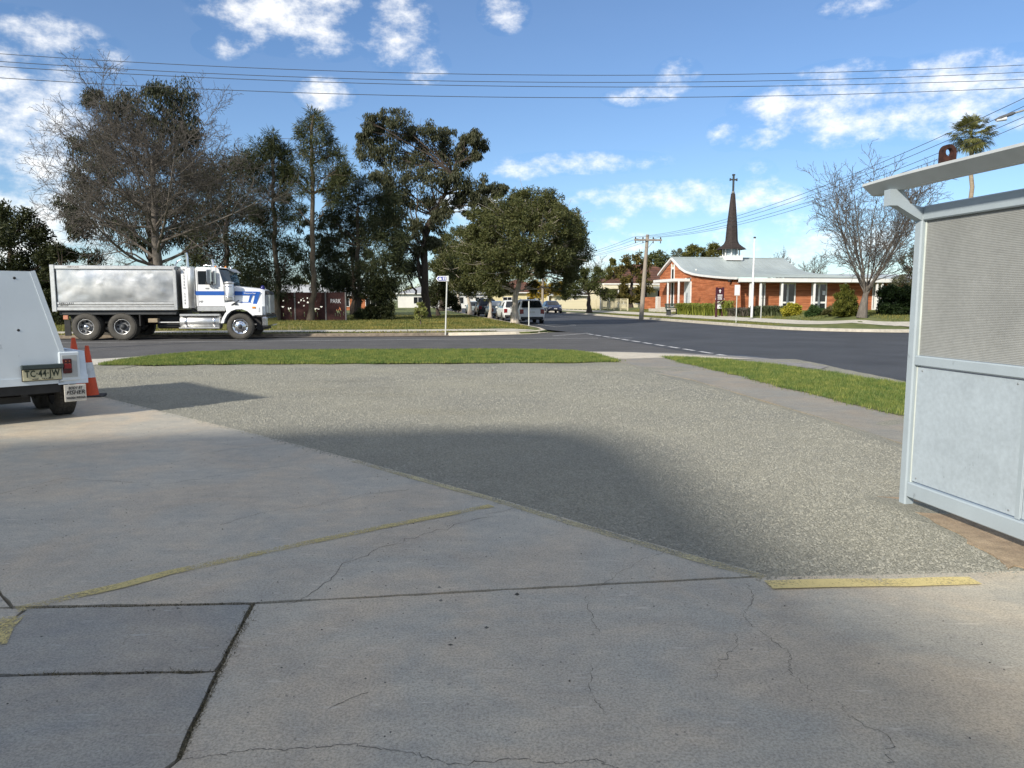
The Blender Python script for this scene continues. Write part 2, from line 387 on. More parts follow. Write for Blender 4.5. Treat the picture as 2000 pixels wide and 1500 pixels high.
def worn_paint(name, col, thr, soft):
    """paint that is flaked away in places, so the slab shows through"""
    m, nt, b = nodes_of(name); N = nt.nodes.new; L = nt.links.new
    tc = N('ShaderNodeTexCoord')
    def nz(sc, d, r):
        n = N('ShaderNodeTexNoise'); n.inputs['Scale'].default_value = sc; n.inputs['Detail'].default_value = d; n.inputs['Roughness'].default_value = r; L(tc.outputs['Object'], n.inputs['Vector']); return n.outputs['Fac']
    ad = N('ShaderNodeMath'); ad.operation = 'MULTIPLY_ADD'; L(nz(2.1, 3, .6), ad.inputs[0]); ad.inputs[1].default_value = .6; L(nz(60, 6, .8), ad.inputs[2])
    mr = N('ShaderNodeMapRange'); L(ad.outputs[0], mr.inputs[0]); mr.inputs[1].default_value = thr; mr.inputs[2].default_value = thr+soft
    r = N('ShaderNodeValToRGB'); L(nz(14, 4, .7), r.inputs[0]); c = Vector(col); r.color_ramp.elements[0].color = (*(c*.78), 1); r.color_ramp.elements[1].color = (*(c*1.15), 1)
    L(r.outputs[0], b.inputs['Base Color']); b.inputs['Roughness'].default_value = .75; b.inputs['Specular IOR Level'].default_value = .2
    tr = N('ShaderNodeBsdfTransparent'); mx = N('ShaderNodeMixShader'); L(mr.outputs[0], mx.inputs[0]); L(tr.outputs[0], mx.inputs[1]); L(b.outputs[0], mx.inputs[2]); L(mx.outputs[0], nt.nodes['Material Output'].inputs[0])
    return m
M_YEL = worn_paint('worn_yellow_paint', (.58, .48, .21), .72, .16); M_YELB = worn_paint('yellow_paint', (.64, .53, .24), .62, .16)
M_YEL2 = worn_paint('pale_yellow_edge', (.55, .49, .29), .70, .2)

# ------------------------------------------------------------------ ground and roads
Zroad = -.03
sheet('ground', [(-1500, -400), (1500, -400), (1500, 2500), (-1500, 2500)], -.13, M_FIELD)
SIDE = sheet('side_street', [S(-160, 20), S(8.4, 20), S(12, 10), S(30, 10), S(30, 36), S(-160, 36)], -.034, M_ASPH)
THRU = sheet('through_street', [S(8.7, -30), S(21.2, -30), S(21.2, 420), S(8.0, 420), S(8.0, 40), S(8.75, 34.5), S(8.85, 24)], -.030, M_DARK)
sheet('cross_street', [S(21.0, 20.5), S(150, 20.5), S(150, 33.2), S(21.0, 40)], -.0325, M_DARK)
sheet('far_corner_verge', [S(20.9, -30), S(150, -30), S(150, 20.8), S(26, 20.8), S(22.2, 18.5), S(20.9, 14)], .02, M_LAWN, thick=.1)
# tar patches at the give-way line
for i, pl in enumerate([[(1395,693),(1450,694),(1500,700),(1480,703),(1430,699)], [(1440,699),(1560,705),(1620,712),(1560,710),(1470,704)]]):
    sheet('tar_patch', [G(*p, Zroad) for p in pl], -.022-.002*i, pbr('fresh_tar', (.018, .019, .022), .45, .2, 6), None, THRU)
# gravel yard: a fine grid with humps and tyre tracks
def gravel_h(x, y):
    h = .012*np.sin(x*.9+1.3*np.sin(y*.7))*np.cos(y*1.1+.6*np.sin(x*.8))
    h += .006*np.sin(x*3.1+2*np.sin(y*2.3))*np.sin(y*3.7+1.7*np.sin(x*1.9))
    tracks = [(1.1, .05, 14.4, -6.0, -.5), (1.0, .02, 12.3, -5.2, -.6), (1.2, .0, 10.2, -1.6, 1.2), (1.0, .03, 16.0, -2.8, 2.6), (.9, .1, 13.3, -5.0, .6)]
    for k, sl, y0, xa, xb in tracks:
        d = y-(y0+sl*x+.12*np.sin(x*.8+y0)); w = np.exp(-(d/.26)**4)*(1/(1+np.exp(-(x-xa)*4)))*(1/(1+np.exp((x-xb)*4)))
        h += w*k*(.017*np.sin((x+.9*d)*2*math.pi/.15)*np.clip(.5+.7*np.sin(x*1.9+y0), 0, 1) - .004)
    return np.maximum(h, -.016)
def gravel_mat():
    m, nt, b = nodes_of('grey_gravel'); N = nt.nodes.new; L = nt.links.new
    tc = N('ShaderNodeTexCoord'); b.inputs['Roughness'].default_value = .9; b.inputs['Specular IOR Level'].default_value = .2
    v = N('ShaderNodeTexVoronoi'); v.inputs['Scale'].default_value = 100; L(tc.outputs['Object'], v.inputs['Vector'])
    sp = N('ShaderNodeSeparateColor'); L(v.outputs['Color'], sp.inputs[0])
    r = N('ShaderNodeValToRGB'); L(sp.outputs[0], r.inputs[0]); e = r.color_ramp.elements
    e[0].color = (.205, .20, .167, 1); e[1].color = (.385, .376, .312, 1)
    n = N('ShaderNodeTexNoise'); n.inputs['Scale'].default_value = .5; n.inputs['Detail'].default_value = 5; L(tc.outputs['Object'], n.inputs['Vector'])
    r2 = N('ShaderNodeValToRGB'); L(n.outputs['Fac'], r2.inputs[0]); r2.color_ramp.elements[0].position = .3; r2.color_ramp.elements[1].position = .7
    r2.color_ramp.elements[0].color = (.82, .83, .85, 1); r2.color_ramp.elements[1].color = (1.10, 1.08, 1.02, 1)
    mx = N('ShaderNodeMix'); mx.data_type = 'RGBA'; mx.blend_type = 'MULTIPLY'; mx.inputs[0].default_value = 1; L(r.outputs[0], mx.inputs[6]); L(r2.outputs[0], mx.inputs[7])
    L(mx.outputs[2], b.inputs['Base Color'])
    v2 = N('ShaderNodeTexVoronoi'); v2.inputs['Scale'].default_value = 100; L(tc.outputs['Object'], v2.inputs['Vector'])
    bp = N('ShaderNodeBump'); bp.invert = True; bp.inputs['Strength'].default_value = .9; bp.inputs['Distance'].default_value = .012
    L(v2.outputs['Distance'], bp.inputs['Height']); L(bp.outputs[0], b.inputs['Normal']); return m
M_GRAV = gravel_mat()
DIAG = [G(185, 775), G(330, 811), G(500, 853), G(700, 905), G(970, 980), G(1180, 1043), G(1350, 1092), G(1500, 1133)]
def make_gravel():
    sheet('gravel_edge', [(-18, 8), (-8.9, 8), (-8.9, 19.6), (-18, 19.6)], .004, M_GRAV); nx, ny = 760, 360; xs = np.linspace(-9, 7.5, nx); ys = np.concatenate([np.linspace(3.2, 11, 190), np.linspace(11.04, 19.6, ny-190)])
    X, Y = np.meshgrid(xs, ys); Z = .004+gravel_h(X, Y)*np.clip((Y-4.4)/1.0, 0, 1)
    i = np.arange(ny-1)[:, None]*nx+np.arange(nx-1)[None]
    o = link('gravel_yard', fast_mesh('gravel_yard', np.stack([X, Y, Z], -1), np.stack([i, i+1, i+1+nx, i+nx], -1).reshape(-1, 4), M_GRAV, True)); o['kind'] = 'structure'
    # loose stones
    gp = [(p.x, p.y) for p in DIAG]+[tuple(G(1990, 1121))[:2], tuple(G(1935, 1088))[:2], tuple(G(1870, 1052))[:2], tuple(G(1765, 1003))[:2], tuple(G(1690, 975))[:2], tuple(G(1760, 968))[:2], tuple(G(1770, 880))[:2], tuple(G(1500, 790))[:2], tuple(G(1230, 716))[:2], tuple(G(190, 716))[:2], tuple(G(150, 760))[:2]]
    P = scatter(gp, lambda P: np.clip((6.2/np.maximum(P[:, 1], .1))**2.1, .045, 1), 430000)
    n = len(P); r = RNG.uniform(.0045, .0115, n)*(1+.35*np.clip((P[:, 1]-7)/8, 0, 1))
    base = np.array([[1,0,0],[0,1,0],[-1,0,0],[0,-1,0],[0,0,1]], float)
    V = base[None]*r[:, None, None]; V = V*RNG.uniform(.55, 1.35, (n, 5, 3)); V[:, 4, :2] += RNG.normal(0, .35, (n, 2))*r[:, None]
    a = RNG.uniform(0, 6.28, n); c, s = np.cos(a)[:, None], np.sin(a)[:, None]
    x = V[:, :, 0]*c-V[:, :, 1]*s; y = V[:, :, 0]*s+V[:, :, 1]*c
    V = np.stack([x+P[:, 0:1], y+P[:, 1:2], V[:, :, 2]*.9+.004+(gravel_h(P[:, 0], P[:, 1])*np.clip((P[:, 1]-4.4), 0, 1))[:, None]], -1)
    fc = np.array([[0,1,4],[1,2,4],[2,3,4],[3,0,4]]); Fc = (np.arange(n)*5)[:, None, None]+fc[None]
    st = pbr('gravel_stone', (.295, .289, .243), .9, .1, 3, island=.20, spec=.2)
    o = link('gravel_stones', fast_mesh('gravel_stones', V.reshape(-1, 3), Fc.reshape(-1, 3), st)); o['kind'] = 'stuff'
    print('stones', n)
make_gravel()
# concrete yard, slab by slab
J0, J1, J2, J3 = G(22, 1197), G(495, 1189), G(1500, 1135), G(1508, 1134)
yard = sheet('concrete_yard', [(-16, -6), (10, -6), (10, 4.1), (1.6, 4.1), (-5.5, 11.0), (-16, 12)], -.03, M_DIRTJ)
def slab(poly, mat, z=.03, gap=.0):
    return sheet('slab', rough(poly, .09, .0035, len(poly)+int(poly[0].x*100)), z, mat, None, yard, .09)
def off(p, dx, dy): return Vector((p.x+dx, p.y+dy, 0))
slab([G(27, 1195), G(495, 1187), G(1497, 1133)]+DIAG[::-1][1:]+[G(-350, 760), G(-900, 900), G(-420, 1120), G(0, 1160)], M_CONC)
slab([G(498, 1191), G(1500, 1136.5), G(1700, 1133), G(1905, 1128), G(2100, 1121), Vector((6, 4.35, 0)), Vector((6, 1.0, 0)), Vector((-1.4, 1.0, 0)), G(351, 1500), G(428, 1326)], M_CONC)
slab([G(24, 1200), G(491, 1191.5), G(421, 1323), G(-40, 1331), G(-30, 1262), G(0, 1240), G(52, 1204)], M_CONC2)
slab([G(-40, 1336), G(421, 1328), G(341, 1500), Vector((-1.5, 1.0, 0)), Vector((-4.2, 1.0, 0)), G(-420, 1345)], M_CONC2)
slab([G(46, 1203), G(0, 1236), G(-36, 1258), G(-420, 1340), G(-500, 1210), G(-60, 1201), G(18, 1200)], M_CONC)
slab([G(18, 1196), G(-8, 1161), G(-430, 1125), G(-700, 1205), G(-100, 1199)], M_CONC)
slab([Vector((x, y, 0)) for x, y in ((-16, -6), (10, -6), (10, .97), (-1.62, .97), (-2.5, 2.9), (-2.8, 3.6), (-16, 7))], M_CONC2, .021)
random.seed(3)
M_CRACK = pbr('crack_dirt', (.13, .12, .10), .95, .3, 30)
def crack(px, w=.0035, jit=.018, sub=9, z=.0315, mat=None):
    w *= .62; mat = mat or M_CRACK
    P = [G(*p, .03) for p in px]; Q = []
    for a, b in zip(P[:-1], P[1:]):
        for i in range(sub):
            p = a.lerp(b, i/sub); j = min(jit, .45*(b-a).length/sub) if 0 < i else 0; Q.append(Vector((p.x+random.gauss(0, j), p.y+random.gauss(0, j), z)))
    Q.append(P[-1]); vs = []; fs = []
    for i, p in enumerate(Q):
        d = (Q[min(i+1, len(Q)-1)]-Q[max(0, i-1)]); d.z = 0; d.normalize(); n = Vector((-d.y, d.x, 0))*w*random.uniform(.25, 1.2)
        vs += [(p.x-n.x, p.y-n.y, z), (p.x+n.x, p.y+n.y, z)]
        if i: fs.append((2*i-2, 2*i, 2*i+1, 2*i-1))
    MBx = MB(); MBx.add(vs, fs); MBx.build('crack', mat, yard)
crack([(560,1182),(600,1165),(690,1095),(790,1052),(900,1022),(1015,990)], .004)
crack([(0,965),(120,935),(330,945),(420,930),(590,905)], .004, .012)
crack([(430,1025),(520,1000),(600,990),(700,968),(800,955)], .0035, .012)
crack([(0,895),(100,880),(230,862)], .004, .012); crack([(380,890),(480,872),(560,868)], .004, .012)
crack([(1165,1152),(1210,1118),(1300,1075)], .0022, .012)
crack([(1145,1165),(1165,1225),(1175,1240)], .002, .012); crack([(1158,1305),(1152,1345),(1165,1372),(1183,1392)], .0022, .01)
crack([(1460,1140),(1472,1170),(1452,1205),(1470,1225)], .0025, .01); crack([(1438,1238),(1440,1262),(1402,1290),(1400,1330)], .002, .01)
crack([(1484,1232),(1545,1280),(1540,1308),(1590,1352)], .0022, .01); crack([(1638,1370),(1660,1402),(1735,1438),(1745,1455),(1732,1490)], .002, .01)
crack([(345,1485),(420,1475),(500,1463),(560,1465),(680,1455),(790,1468),(880,1493),(1000,1483),(1100,1492),(1165,1482),(1240,1515)], .0028, .007, 12)
crack([(640,1385),(690,1362),(720,1352)], .003, .002)
crack([(270,1225),(240,1260)], .002, .006)
# weedy joint between the old slabs: small dark tufts
P = []
for k in range(1500):
    f = random.random(); p = G(495, 1190).lerp(G(350, 1500), f); w = .013 if f < .45 else .005
    P.append((p.x+random.gauss(0, w), p.y+random.gauss(0, w*.6)))
for k in range(420):
    f = random.random(); p = G(60, 1199).lerp(G(495, 1190), f); P.append((p.x, p.y+random.gauss(0, .006)))
for k in range(300):
    f = random.random(); p = G(40, 1331).lerp(G(425, 1325), f); P.append((p.x, p.y+random.gauss(0, .008)))
blades(np.array(P), .026, .010, .007, leafmat('joint_litter', (.06, .052, .032), (.22, .19, .12), 0), 'joint_litter', 1.4)
# grit and a few leaves lying on the slabs
def grit():
    P = np.concatenate([scatter([tuple(G(x, y))[:2] for x, y in ((0, 1480), (0, 880), (300, 820), (1000, 1000), (1480, 1130), (1960, 1130), (1990, 1480))], None, 900), np.array([[G(x, y).x, G(x, y).y] for x, y in ((302, 1202), (348, 1200), (1560, 1140), (950, 1238), (880, 1272), (1010, 1172), (858, 1158), (862, 1184))])])
    n = len(P); r = RNG.uniform(.0025, .006, n); r[-8:] = .011
    base = np.array([[1,0,0],[0,1,0],[-1,0,0],[0,-1,0],[0,0,.8]], float); V = base[None]*r[:, None, None]*RNG.uniform(.6, 1.4, (n, 5, 3)); V[:, :, 0] += P[:, 0:1]; V[:, :, 1] += P[:, 1:2]; V[:, :, 2] += .0305
    fc = np.array([[0,1,4],[1,2,4],[2,3,4],[3,0,4]]); o = link('loose_grit', fast_mesh('loose_grit', V.reshape(-1, 3), ((np.arange(n)*5)[:, None, None]+fc[None]).reshape(-1, 3), pbr('grit', (.12, .115, .10), .9, island=.6))); o['kind'] = 'stuff'
grit()
# painted lines in the yard
def band(name, px, w, z, mat, parent, world=False):
    P = px if world else [G(*p, z) for p in px]; vs = []; fs = []; i = 0; Q = []
    for a, b in zip(P[:-1], P[1:]):
        k = max(1, int((b-a).length/.12))
        Q += [a.lerp(b, j/k) for j in range(k)]
    Q.append(P[-1])
    for i, p in enumerate(Q):
        d = Q[min(i+1, len(Q)-1)]-Q[max(0, i-1)]; d.z = 0; d.normalize(); n = Vector((-d.y, d.x, 0))
        a, b = w/2*random.uniform(.86, 1.06), w/2*random.uniform(.86, 1.06)
        vs += [(p.x-n.x*a, p.y-n.y*a, z), (p.x+n.x*b, p.y+n.y*b, z)]
        if i: fs.append((2*i-2, 2*i, 2*i+1, 2*i-1))
    m = MB(); m.add(vs, fs); return m.build(name, mat, parent)
band('painted_line', [(32, 1190), (240, 1142), (330, 1118), (560, 1068), (740, 1030), (960, 987)], .085, .0345, M_YEL, yard)
band('painted_line', [(-20, 1262), (-4, 1228), (20, 1203)], .13, .0355, M_YEL, yard)
band('painted_line', [(1500, 1141), (1620, 1138), (1760, 1137), (1905, 1133)], .115, .0365, M_YELB, yard)
ed = []
for i, p in enumerate(DIAG):
    t_ = DIAG[min(i+1, len(DIAG)-1)]-DIAG[max(i-1, 0)]; nn = Vector((t_.y, -t_.x, 0)).normalized(); nn = -nn if nn.y > 0 else nn; ed.append(Vector((p.x, p.y, 0))+nn*.055)
band('painted_line', ed[3:], .085, .0335, M_YEL2, yard, True)
def spill():
    """stones kicked from the gravel onto the slab edge"""
    rr = random.Random(12); P = []
    for k in range(1700):
        f = rr.random()*(len(DIAG)-1); i = int(f); p = DIAG[i].lerp(DIAG[i+1], f-i); P.append((p.x-abs(rr.gauss(0, .05))*.55, p.y-abs(rr.gauss(0, .05))))
    for k in range(300): p = G(1500, 1135).lerp(G(1990, 1122), rr.random()); P.append((p.x, p.y-abs(rr.gauss(0, .04))))
    P = np.array(P); n = len(P); r = RNG.uniform(.003, .009, n); base = np.array([[1,0,0],[0,1,0],[-1,0,0],[0,-1,0],[0,0,1]], float)
    V = base[None]*r[:, None, None]*RNG.uniform(.6, 1.4, (n, 5, 3)); V[:, :, 0] += P[:, 0:1]; V[:, :, 1] += P[:, 1:2]; V[:, :, 2] += .030
    fc = np.array([[0,1,4],[1,2,4],[2,3,4],[3,0,4]]); o = link('spilt_stones', fast_mesh('spilt_stones', V.reshape(-1, 3), ((np.arange(n)*5)[:, None, None]+fc[None]).reshape(-1, 3), pbr('gravel_stone', (0, 0, 0)))); o['kind'] = 'stuff'
spill()
# dirt along the shelter and a strip of old footing
sheet('dirt_strip', rough([G(1700, 972), G(1768, 975), G(1830, 985), G(2050, 1075), Vector((3.9, 3.2, 0)), Vector((2.9, 4.2, 0)), G(1990, 1118), G(1890, 1055), G(1790, 1005)], .1, .022, 4), .012, M_DIRT, thick=.04)
# brown footpath, verges
footp = [G(1140, 694), G(1215, 708), G(1250, 718), G(1268, 727), G(1350, 742), G(1500, 786), G(1650, 831), G(1765, 869), S(5.35, 3.2), S(6.75, 3.2), G(1765, 812), G(1600, 775), G(1450, 735), G(1335, 710), G(1300, 698)]
sheet('near_footpath', footp, .014, M_FOOT, thick=.05)
sheet('kerb_ramp', [G(1110, 690), G(1150, 688), G(1230, 689.5), G(1330, 693), G(1480, 703), G(1310, 699.5), G(1225, 702), G(1165, 701)], .018, pbr('ramp_concrete', (.52, .47, .38), .85, .12, 4, .3, 80, speck=.12))
sheet('gutter', [G(1085, 686.5), G(1200, 687), G(1330, 690), G(1450, 696), G(1540, 704), G(1620, 716), G(1600, 722), G(1480, 706), G(1330, 695), G(1150, 690.5)], .006, pbr('gutter_concrete', (.23, .22, .205), .85, .2, 5, speck=.2))
VL = [G(186, 714), G(230, 706), G(300, 697), G(380, 690), G(470, 687), G(700, 685), G(1000, 684), G(1120, 687), G(1165, 694), G(1212, 707.5), G(1100, 709.5), G(800, 711), G(500, 712.5), G(300, 714.5)]
VR = [G(1292, 698), G(1340, 699), G(1420, 704), G(1500, 712), G(1600, 726), G(1770, 752), S(9.0, 3.2), S(6.7, 3.2), G(1765, 815), G(1600, 777), G(1450, 737), G(1335, 711)]
VL = [Vector((*p, 0)) for p in rough(VL, .3, .045, 2)]; VR = [Vector((*p, 0)) for p in rough(VR, .25, .04, 3)]
sheet('left_verge', VL, .022, M_GRASSG); sheet('right_verge', VR, .022, M_GRASSG)
sheet('driveway_apron', [G(-400, 720), G(100, 706), G(190, 702), G(240, 699), G(320, 694), G(290, 700), G(190, 713), G(-400, 745)], .012, M_PATH)
LM = leafmat('turf_blade', (.075, .16, .028), (.31, .38, .13), .35, patch=2.6)
jit = lambda P, k=.075: P+RNG.normal(0, k, P.shape)*(RNG.random((len(P), 1)) < .5)
blades(jit(scatter(VL, None, 210000)), .015, .065, .013, LM, 'verge_grass')
blades(jit(scatter([tuple(p)[:2] for p in VR], lambda P: np.clip(1.25-P[:, 1]/40, .3, 1), 210000)), .015, .06, .010, LM, 'verge_grass')
# road paint
def paint(pts_ts, w, name='lane_line'):
    o = band(name, [S(t, s, 0) for t, s in pts_ts], w, -.018, M_WPAINT, SIDE, True)
def paintpx(px, w, name='lane_line', z=-.018):
    o = band(name, [G(*p, z) for p in px], w, z, M_WPAINT, SIDE, True)
A, B = G(1148, 652, -.02), G(1395, 691, -.02)
L0 = (B-A).length; dr = (B-A)/L0; k = 0.0
while k < L0+2.2:
    a = A+dr*k; b = A+dr*(k+.85); o = band('give_way_dash', [a, b], .16, -.017, M_WPAINT, SIDE, True); k += 1.22
paintpx([(1080, 656), (1120, 653), (1148, 650.5)], .1); 
paintpx([(-300, 673), (100, 669.5), (500, 666.3), (860, 662.6), (1168, 660.5)], .09)
paintpx([(1188, 660.4), (1235, 660)], .1)
paintpx([(1046, 633), (1085, 638.2), (1125, 635.6)], .09); paintpx([(1110, 633.2), (1125, 634.6)], .09)
# far side of the side street: kerb, gutter, nature strip, footpath, park
def sweep(name, pts, prof, mat, kind='structure', parent=None):
    vs = []; fs = []; n = len(prof)
    for i, p in enumerate(pts):
        d = pts[min(i+1, len(pts)-1)]-pts[max(0, i-1)]; d.z = 0; d.normalize(); nn = Vector((-d.y, d.x, 0))
        for u, w in prof: vs.append((p.x+nn.x*u, p.y+nn.y*u, p.z+w))
        if i: fs += [((i-1)*n+k, (i-1)*n+k+1, i*n+k+1, i*n+k) for k in range(n-1)]
    m = MB(); m.add(vs, fs); o = m.build(name, mat, parent)
    if kind: o['kind'] = kind
    return o
KP = [(0, -.02), (.04, .07), (.08, .095), (.26, .10)]
KS = 33.3
park = [S(-160, KS+.2), S(-1.6, KS+.2), S(3.5, KS+.3), S(6.3, KS+1.0), S(7.4, KS+2.4), S(7.75, KS+6), S(7.75, 400), S(-160, 400)]
sheet('park_ground', park, .075, M_LAWN, thick=.15)
sweep('kerb', [S(-160, KS, 0), S(-60, KS, 0), S(-20, KS, 0), S(2.4, KS, 0)], KP, M_OLDKERB)
sweep('kerb', [S(2.4, KS, 0), S(3.8, KS+.1, 0), S(5.6, KS+.7, 0), S(6.9, KS+1.7, 0), S(7.5, KS+3, 0), S(7.75, KS+5.5, 0), S(7.75, 60, 0), S(7.75, 300, 0)], KP, pbr('new_kerb', (.58, .52, .41), .85, .12, 4, .3, 70, speck=.1, spec=.2))
sheet('gutter', [S(-160, KS-.9), S(2.4, KS-.9), S(2.4, KS+.02), S(-160, KS+.02)], -.012, M_OLDKERB)
sheet('gutter', [S(2.4, KS-.7), S(3.8, KS-.5), S(6.2, KS+.4), S(7.4, KS+2), S(7.2, KS+2.2), S(5.6, KS+.75), S(3.8, KS+.2), S(2.4, KS+.02)], -.010, pbr('new_kerb', (0, 0, 0)))
k = -70.4; FP = sheet('park_footpath', [S(-70.4, KS+1.55), S(5.6, KS+1.55), S(5.6, KS+3.85), S(-70.4, KS+3.85)], .085, M_SOIL)
while k < 3.4:
    L_ = 2.45; sheet('path_slab', [S(k, KS+1.5), S(k+L_-.03, KS+1.5), S(k+L_-.03, KS+3.9), S(k, KS+3.9)], .10+random.uniform(0, .006), M_PATH, None, FP); k += L_
sheet('path_slab', [S(4.75, KS+.62), S(5.5, KS+.95), S(6.75, KS+1.95), S(6.6, KS+2.6), S(5.9, KS+3.9), S(4.75, KS+3.9)], .112, M_PATH, None, FP)
# tufts on the park grass
pp = [tuple(p)[:2] for p in [S(-30, KS+.35), S(3.5, KS+.5), S(6.6, KS+2.2), S(7.4, KS+8), S(7.4, 75), S(-30, 75)]]
def park_d(P):
    t = CT*P[:, 0]+ST*P[:, 1]; s = -ST*P[:, 0]+CT*P[:, 1]
    d = np.clip(1.2-(s-33)/40, .16, 1); d[(s > KS+1.45) & (s < KS+3.95) & (t < 4.9)] = 0; d[(s < KS+3.9) & (t > 4.7)] = 0; return d
blades(scatter(pp, park_d, 260000), .075, .09, .035, leafmat('park_blade', (.09, .13, .025), (.32, .31, .11), .3, patch=.5), 'park_grass', .6)
# straw-coloured seed stalks beside the path
P = scatter([tuple(S(-14, KS+4))[:2], tuple(S(-4.5, KS+4))[:2], tuple(S(-4.5, KS+5.4))[:2], tuple(S(-14, KS+5.4))[:2]], None, 340)
blades(P, .1, .36, .03, leafmat('dry_stalk', (.25, .21, .10), (.38, .34, .18), .3), 'dry_stalks', .3)
# church lot terrain
def lot():
    ss = np.concatenate([np.linspace(32.6, 40, 26), np.linspace(41, 80, 40), np.linspace(83, 400, 40)]); nt_ = 46; V = []
    for s in ss:
        t0 = 20.6 if s > 38.1 else 26.1-math.sqrt(max(0, 5.5**2-(38.1-s)**2))
        for k in range(nt_):
            t = t0+(k/(nt_-1))**1.6*(95-t0); p = S(t, s); V.append((p.x, p.y, lot_z(p.x, p.y)+.02))
    ny = len(ss); i = np.arange(ny-1)[:, None]*nt_+np.arange(nt_-1)[None]
    o = link('church_lawn', fast_mesh('church_lawn', V, np.stack([i, i+1, i+1+nt_, i+nt_], -1).reshape(-1, 4), M_LAWN, True)); o['kind'] = 'structure'
    edge = []
    for a in np.linspace(0, 1, 12): an = math.pi*1.5-a*math.pi/2; edge.append(S(26.1+5.6*math.cos(an), 38.1+5.6*math.sin(an), 0))
    pts = [S(150, 32.5, 0), S(60, 32.5, 0), S(32, 32.5, 0)]+edge+[S(20.5, 45, 0), S(20.5, 60, 0), S(20.5, 90, 0), S(20.5, 400, 0)]
    sweep('kerb', [p for p in pts[::-1]], [(0, -.02), (.02, .10), (.06, .128), (.3, .13)], M_KERB)
    sheet('gutter', [Vector((p.x, p.y, 0)) for p in [S(20.62, 400), S(20.05, 400), S(20.05, 38)]]+[S(26.1+6.05*math.cos(math.pi*1.5-a*math.pi/2), 38.1+6.05*math.sin(math.pi*1.5-a*math.pi/2)) for a in np.linspace(1, 0, 10)]+[S(150, 32.05), S(150, 32.6), S(26.1, 32.6), S(22, 34.5), S(20.62, 38)], -.012, M_KERB)
    def strip(name, ts, mat, lift=.035):
        vs = []; fs = []
        for i, (a, b) in enumerate(ts): 
            for q in (a, b):
                p = S(*q); vs.append((p.x, p.y, lot_z(p.x, p.y)+lift))
            if i: fs.append((2*i-2, 2*i-1, 2*i+1, 2*i))
        m = MB(); m.add(vs, fs); o = m.build(name, mat); o['kind'] = 'structure'
    strip('church_footpath', [((22.7, s), (24.0, s)) for s in np.linspace(40.4, 130, 60)], M_PATH)
    strip('church_footpath', [((t, 35.0), (t, 36.3)) for t in np.linspace(25.6, 60, 30)], M_PATH)
    strip('church_footpath', [((26.3-3.6*math.sin(a)*1.0, 40.2-5.2*math.cos(a)), (26.3-2.3*math.sin(a), 40.2-3.9*math.cos(a))) for a in np.linspace(-.05, math.pi/2+.05, 10)], M_PATH, .039)
    strip('driveway_apron', [((t, 32.75), (t+.4*(t-29.5)/3.5, 35.0)) for t in np.linspace(26.3, 33, 12)], pbr('apron', (.52, .48, .40), .85, .12, 3, speck=.1), .042)
    strip('driveway_apron', [((23.4, s), (26.4, s)) for s in np.linspace(50, 53.5, 6)], M_PATH, .043)
    P = scatter([tuple(S(20.8, 39))[:2], tuple(S(24, 33))[:2], tuple(S(48, 33))[:2], tuple(S(48, 54))[:2], tuple(S(26, 54))[:2], tuple(S(26, 76))[:2], tuple(S(20.8, 76))[:2]], None, 160000)
    t = CT*P[:, 0]+ST*P[:, 1]; s = -ST*P[:, 0]+CT*P[:, 1]
    keep = ~(((t > 22.6) & (t < 24.1) & (s > 39)) | ((s > 34.9) & (s < 36.4) & (t > 25)) | ((s < 36.4) & (t > 26) & (t < 33.5)) | ((t-26.1 < 0) & (s-38.1 < 0) & ((t-26.1)**2+(s-38.1)**2 > 5.3**2)) | ((t-26.3 < 0) & (s-40.2 < 0)))
    P = P[keep]; Z = np.array([lot_z(x, y) for x, y in P])+.02
    blades(P, Z, .07, .035, leafmat('lawn_blade', (.09, .13, .025), (.30, .31, .11), .3, patch=.5), 'church_grass', .6)
lot()
# ------------------------------------------------------------------ vehicle materials
M_WHITE = pbr('white_paint', (.78, .79, .79), .35, .04, 3, coat=.3)
M_TRAILER = pbr('trailer_white', (.58, .64, .68), .42, .05, 1.5, marks=6)
M_BLUE = pbr('blue_stripe', (.02, .10, .38), .4, .06, 6)
M_ALU = pbr('polished_aluminium', (.62, .62, .62), .28, .10, 2.2, .08, 3, metal=1)
M_ALUR = pbr('aluminium_rail', (.68, .68, .66), .38, .12, 5, .05, 30, metal=.85)
M_CHROME = pbr('chrome', (.75, .75, .75), .14, .05, 5, metal=1)
M_RUBBER = pbr('tyre_rubber', (.052, .048, .042), .85, .3, 9, .3, 60)
M_TYREW = pbr('dusty_tyre', (.075, .07, .06), .9, .22, 7, .2, 50)
M_BLACK = pbr('black_steel', (.02, .02, .02), .6, .3, 6)
M_DGREY = pbr('dark_chassis', (.045, .048, .05), .6, .25, 6)
M_GLASS = pbr('dark_glass', (.012, .015, .018), .06, .05, 3, spec=.7)
M_RED = pbr('red_lens', (.18, .008, .01), .2, .1, 20, coat=.4)
M_ORANGE = pbr('orange_lens', (.75, .25, .02), .25, .1, 20, coat=.4)
M_LAMP = pbr('headlamp', (.55, .56, .56), .1, .1, 20, spec=.8)
M_TEXTK = pbr('black_lettering', (.02, .02, .022), .6, .05, 5)
M_TEXTW = pbr('white_lettering', (.8, .8, .8), .6, .05, 5)
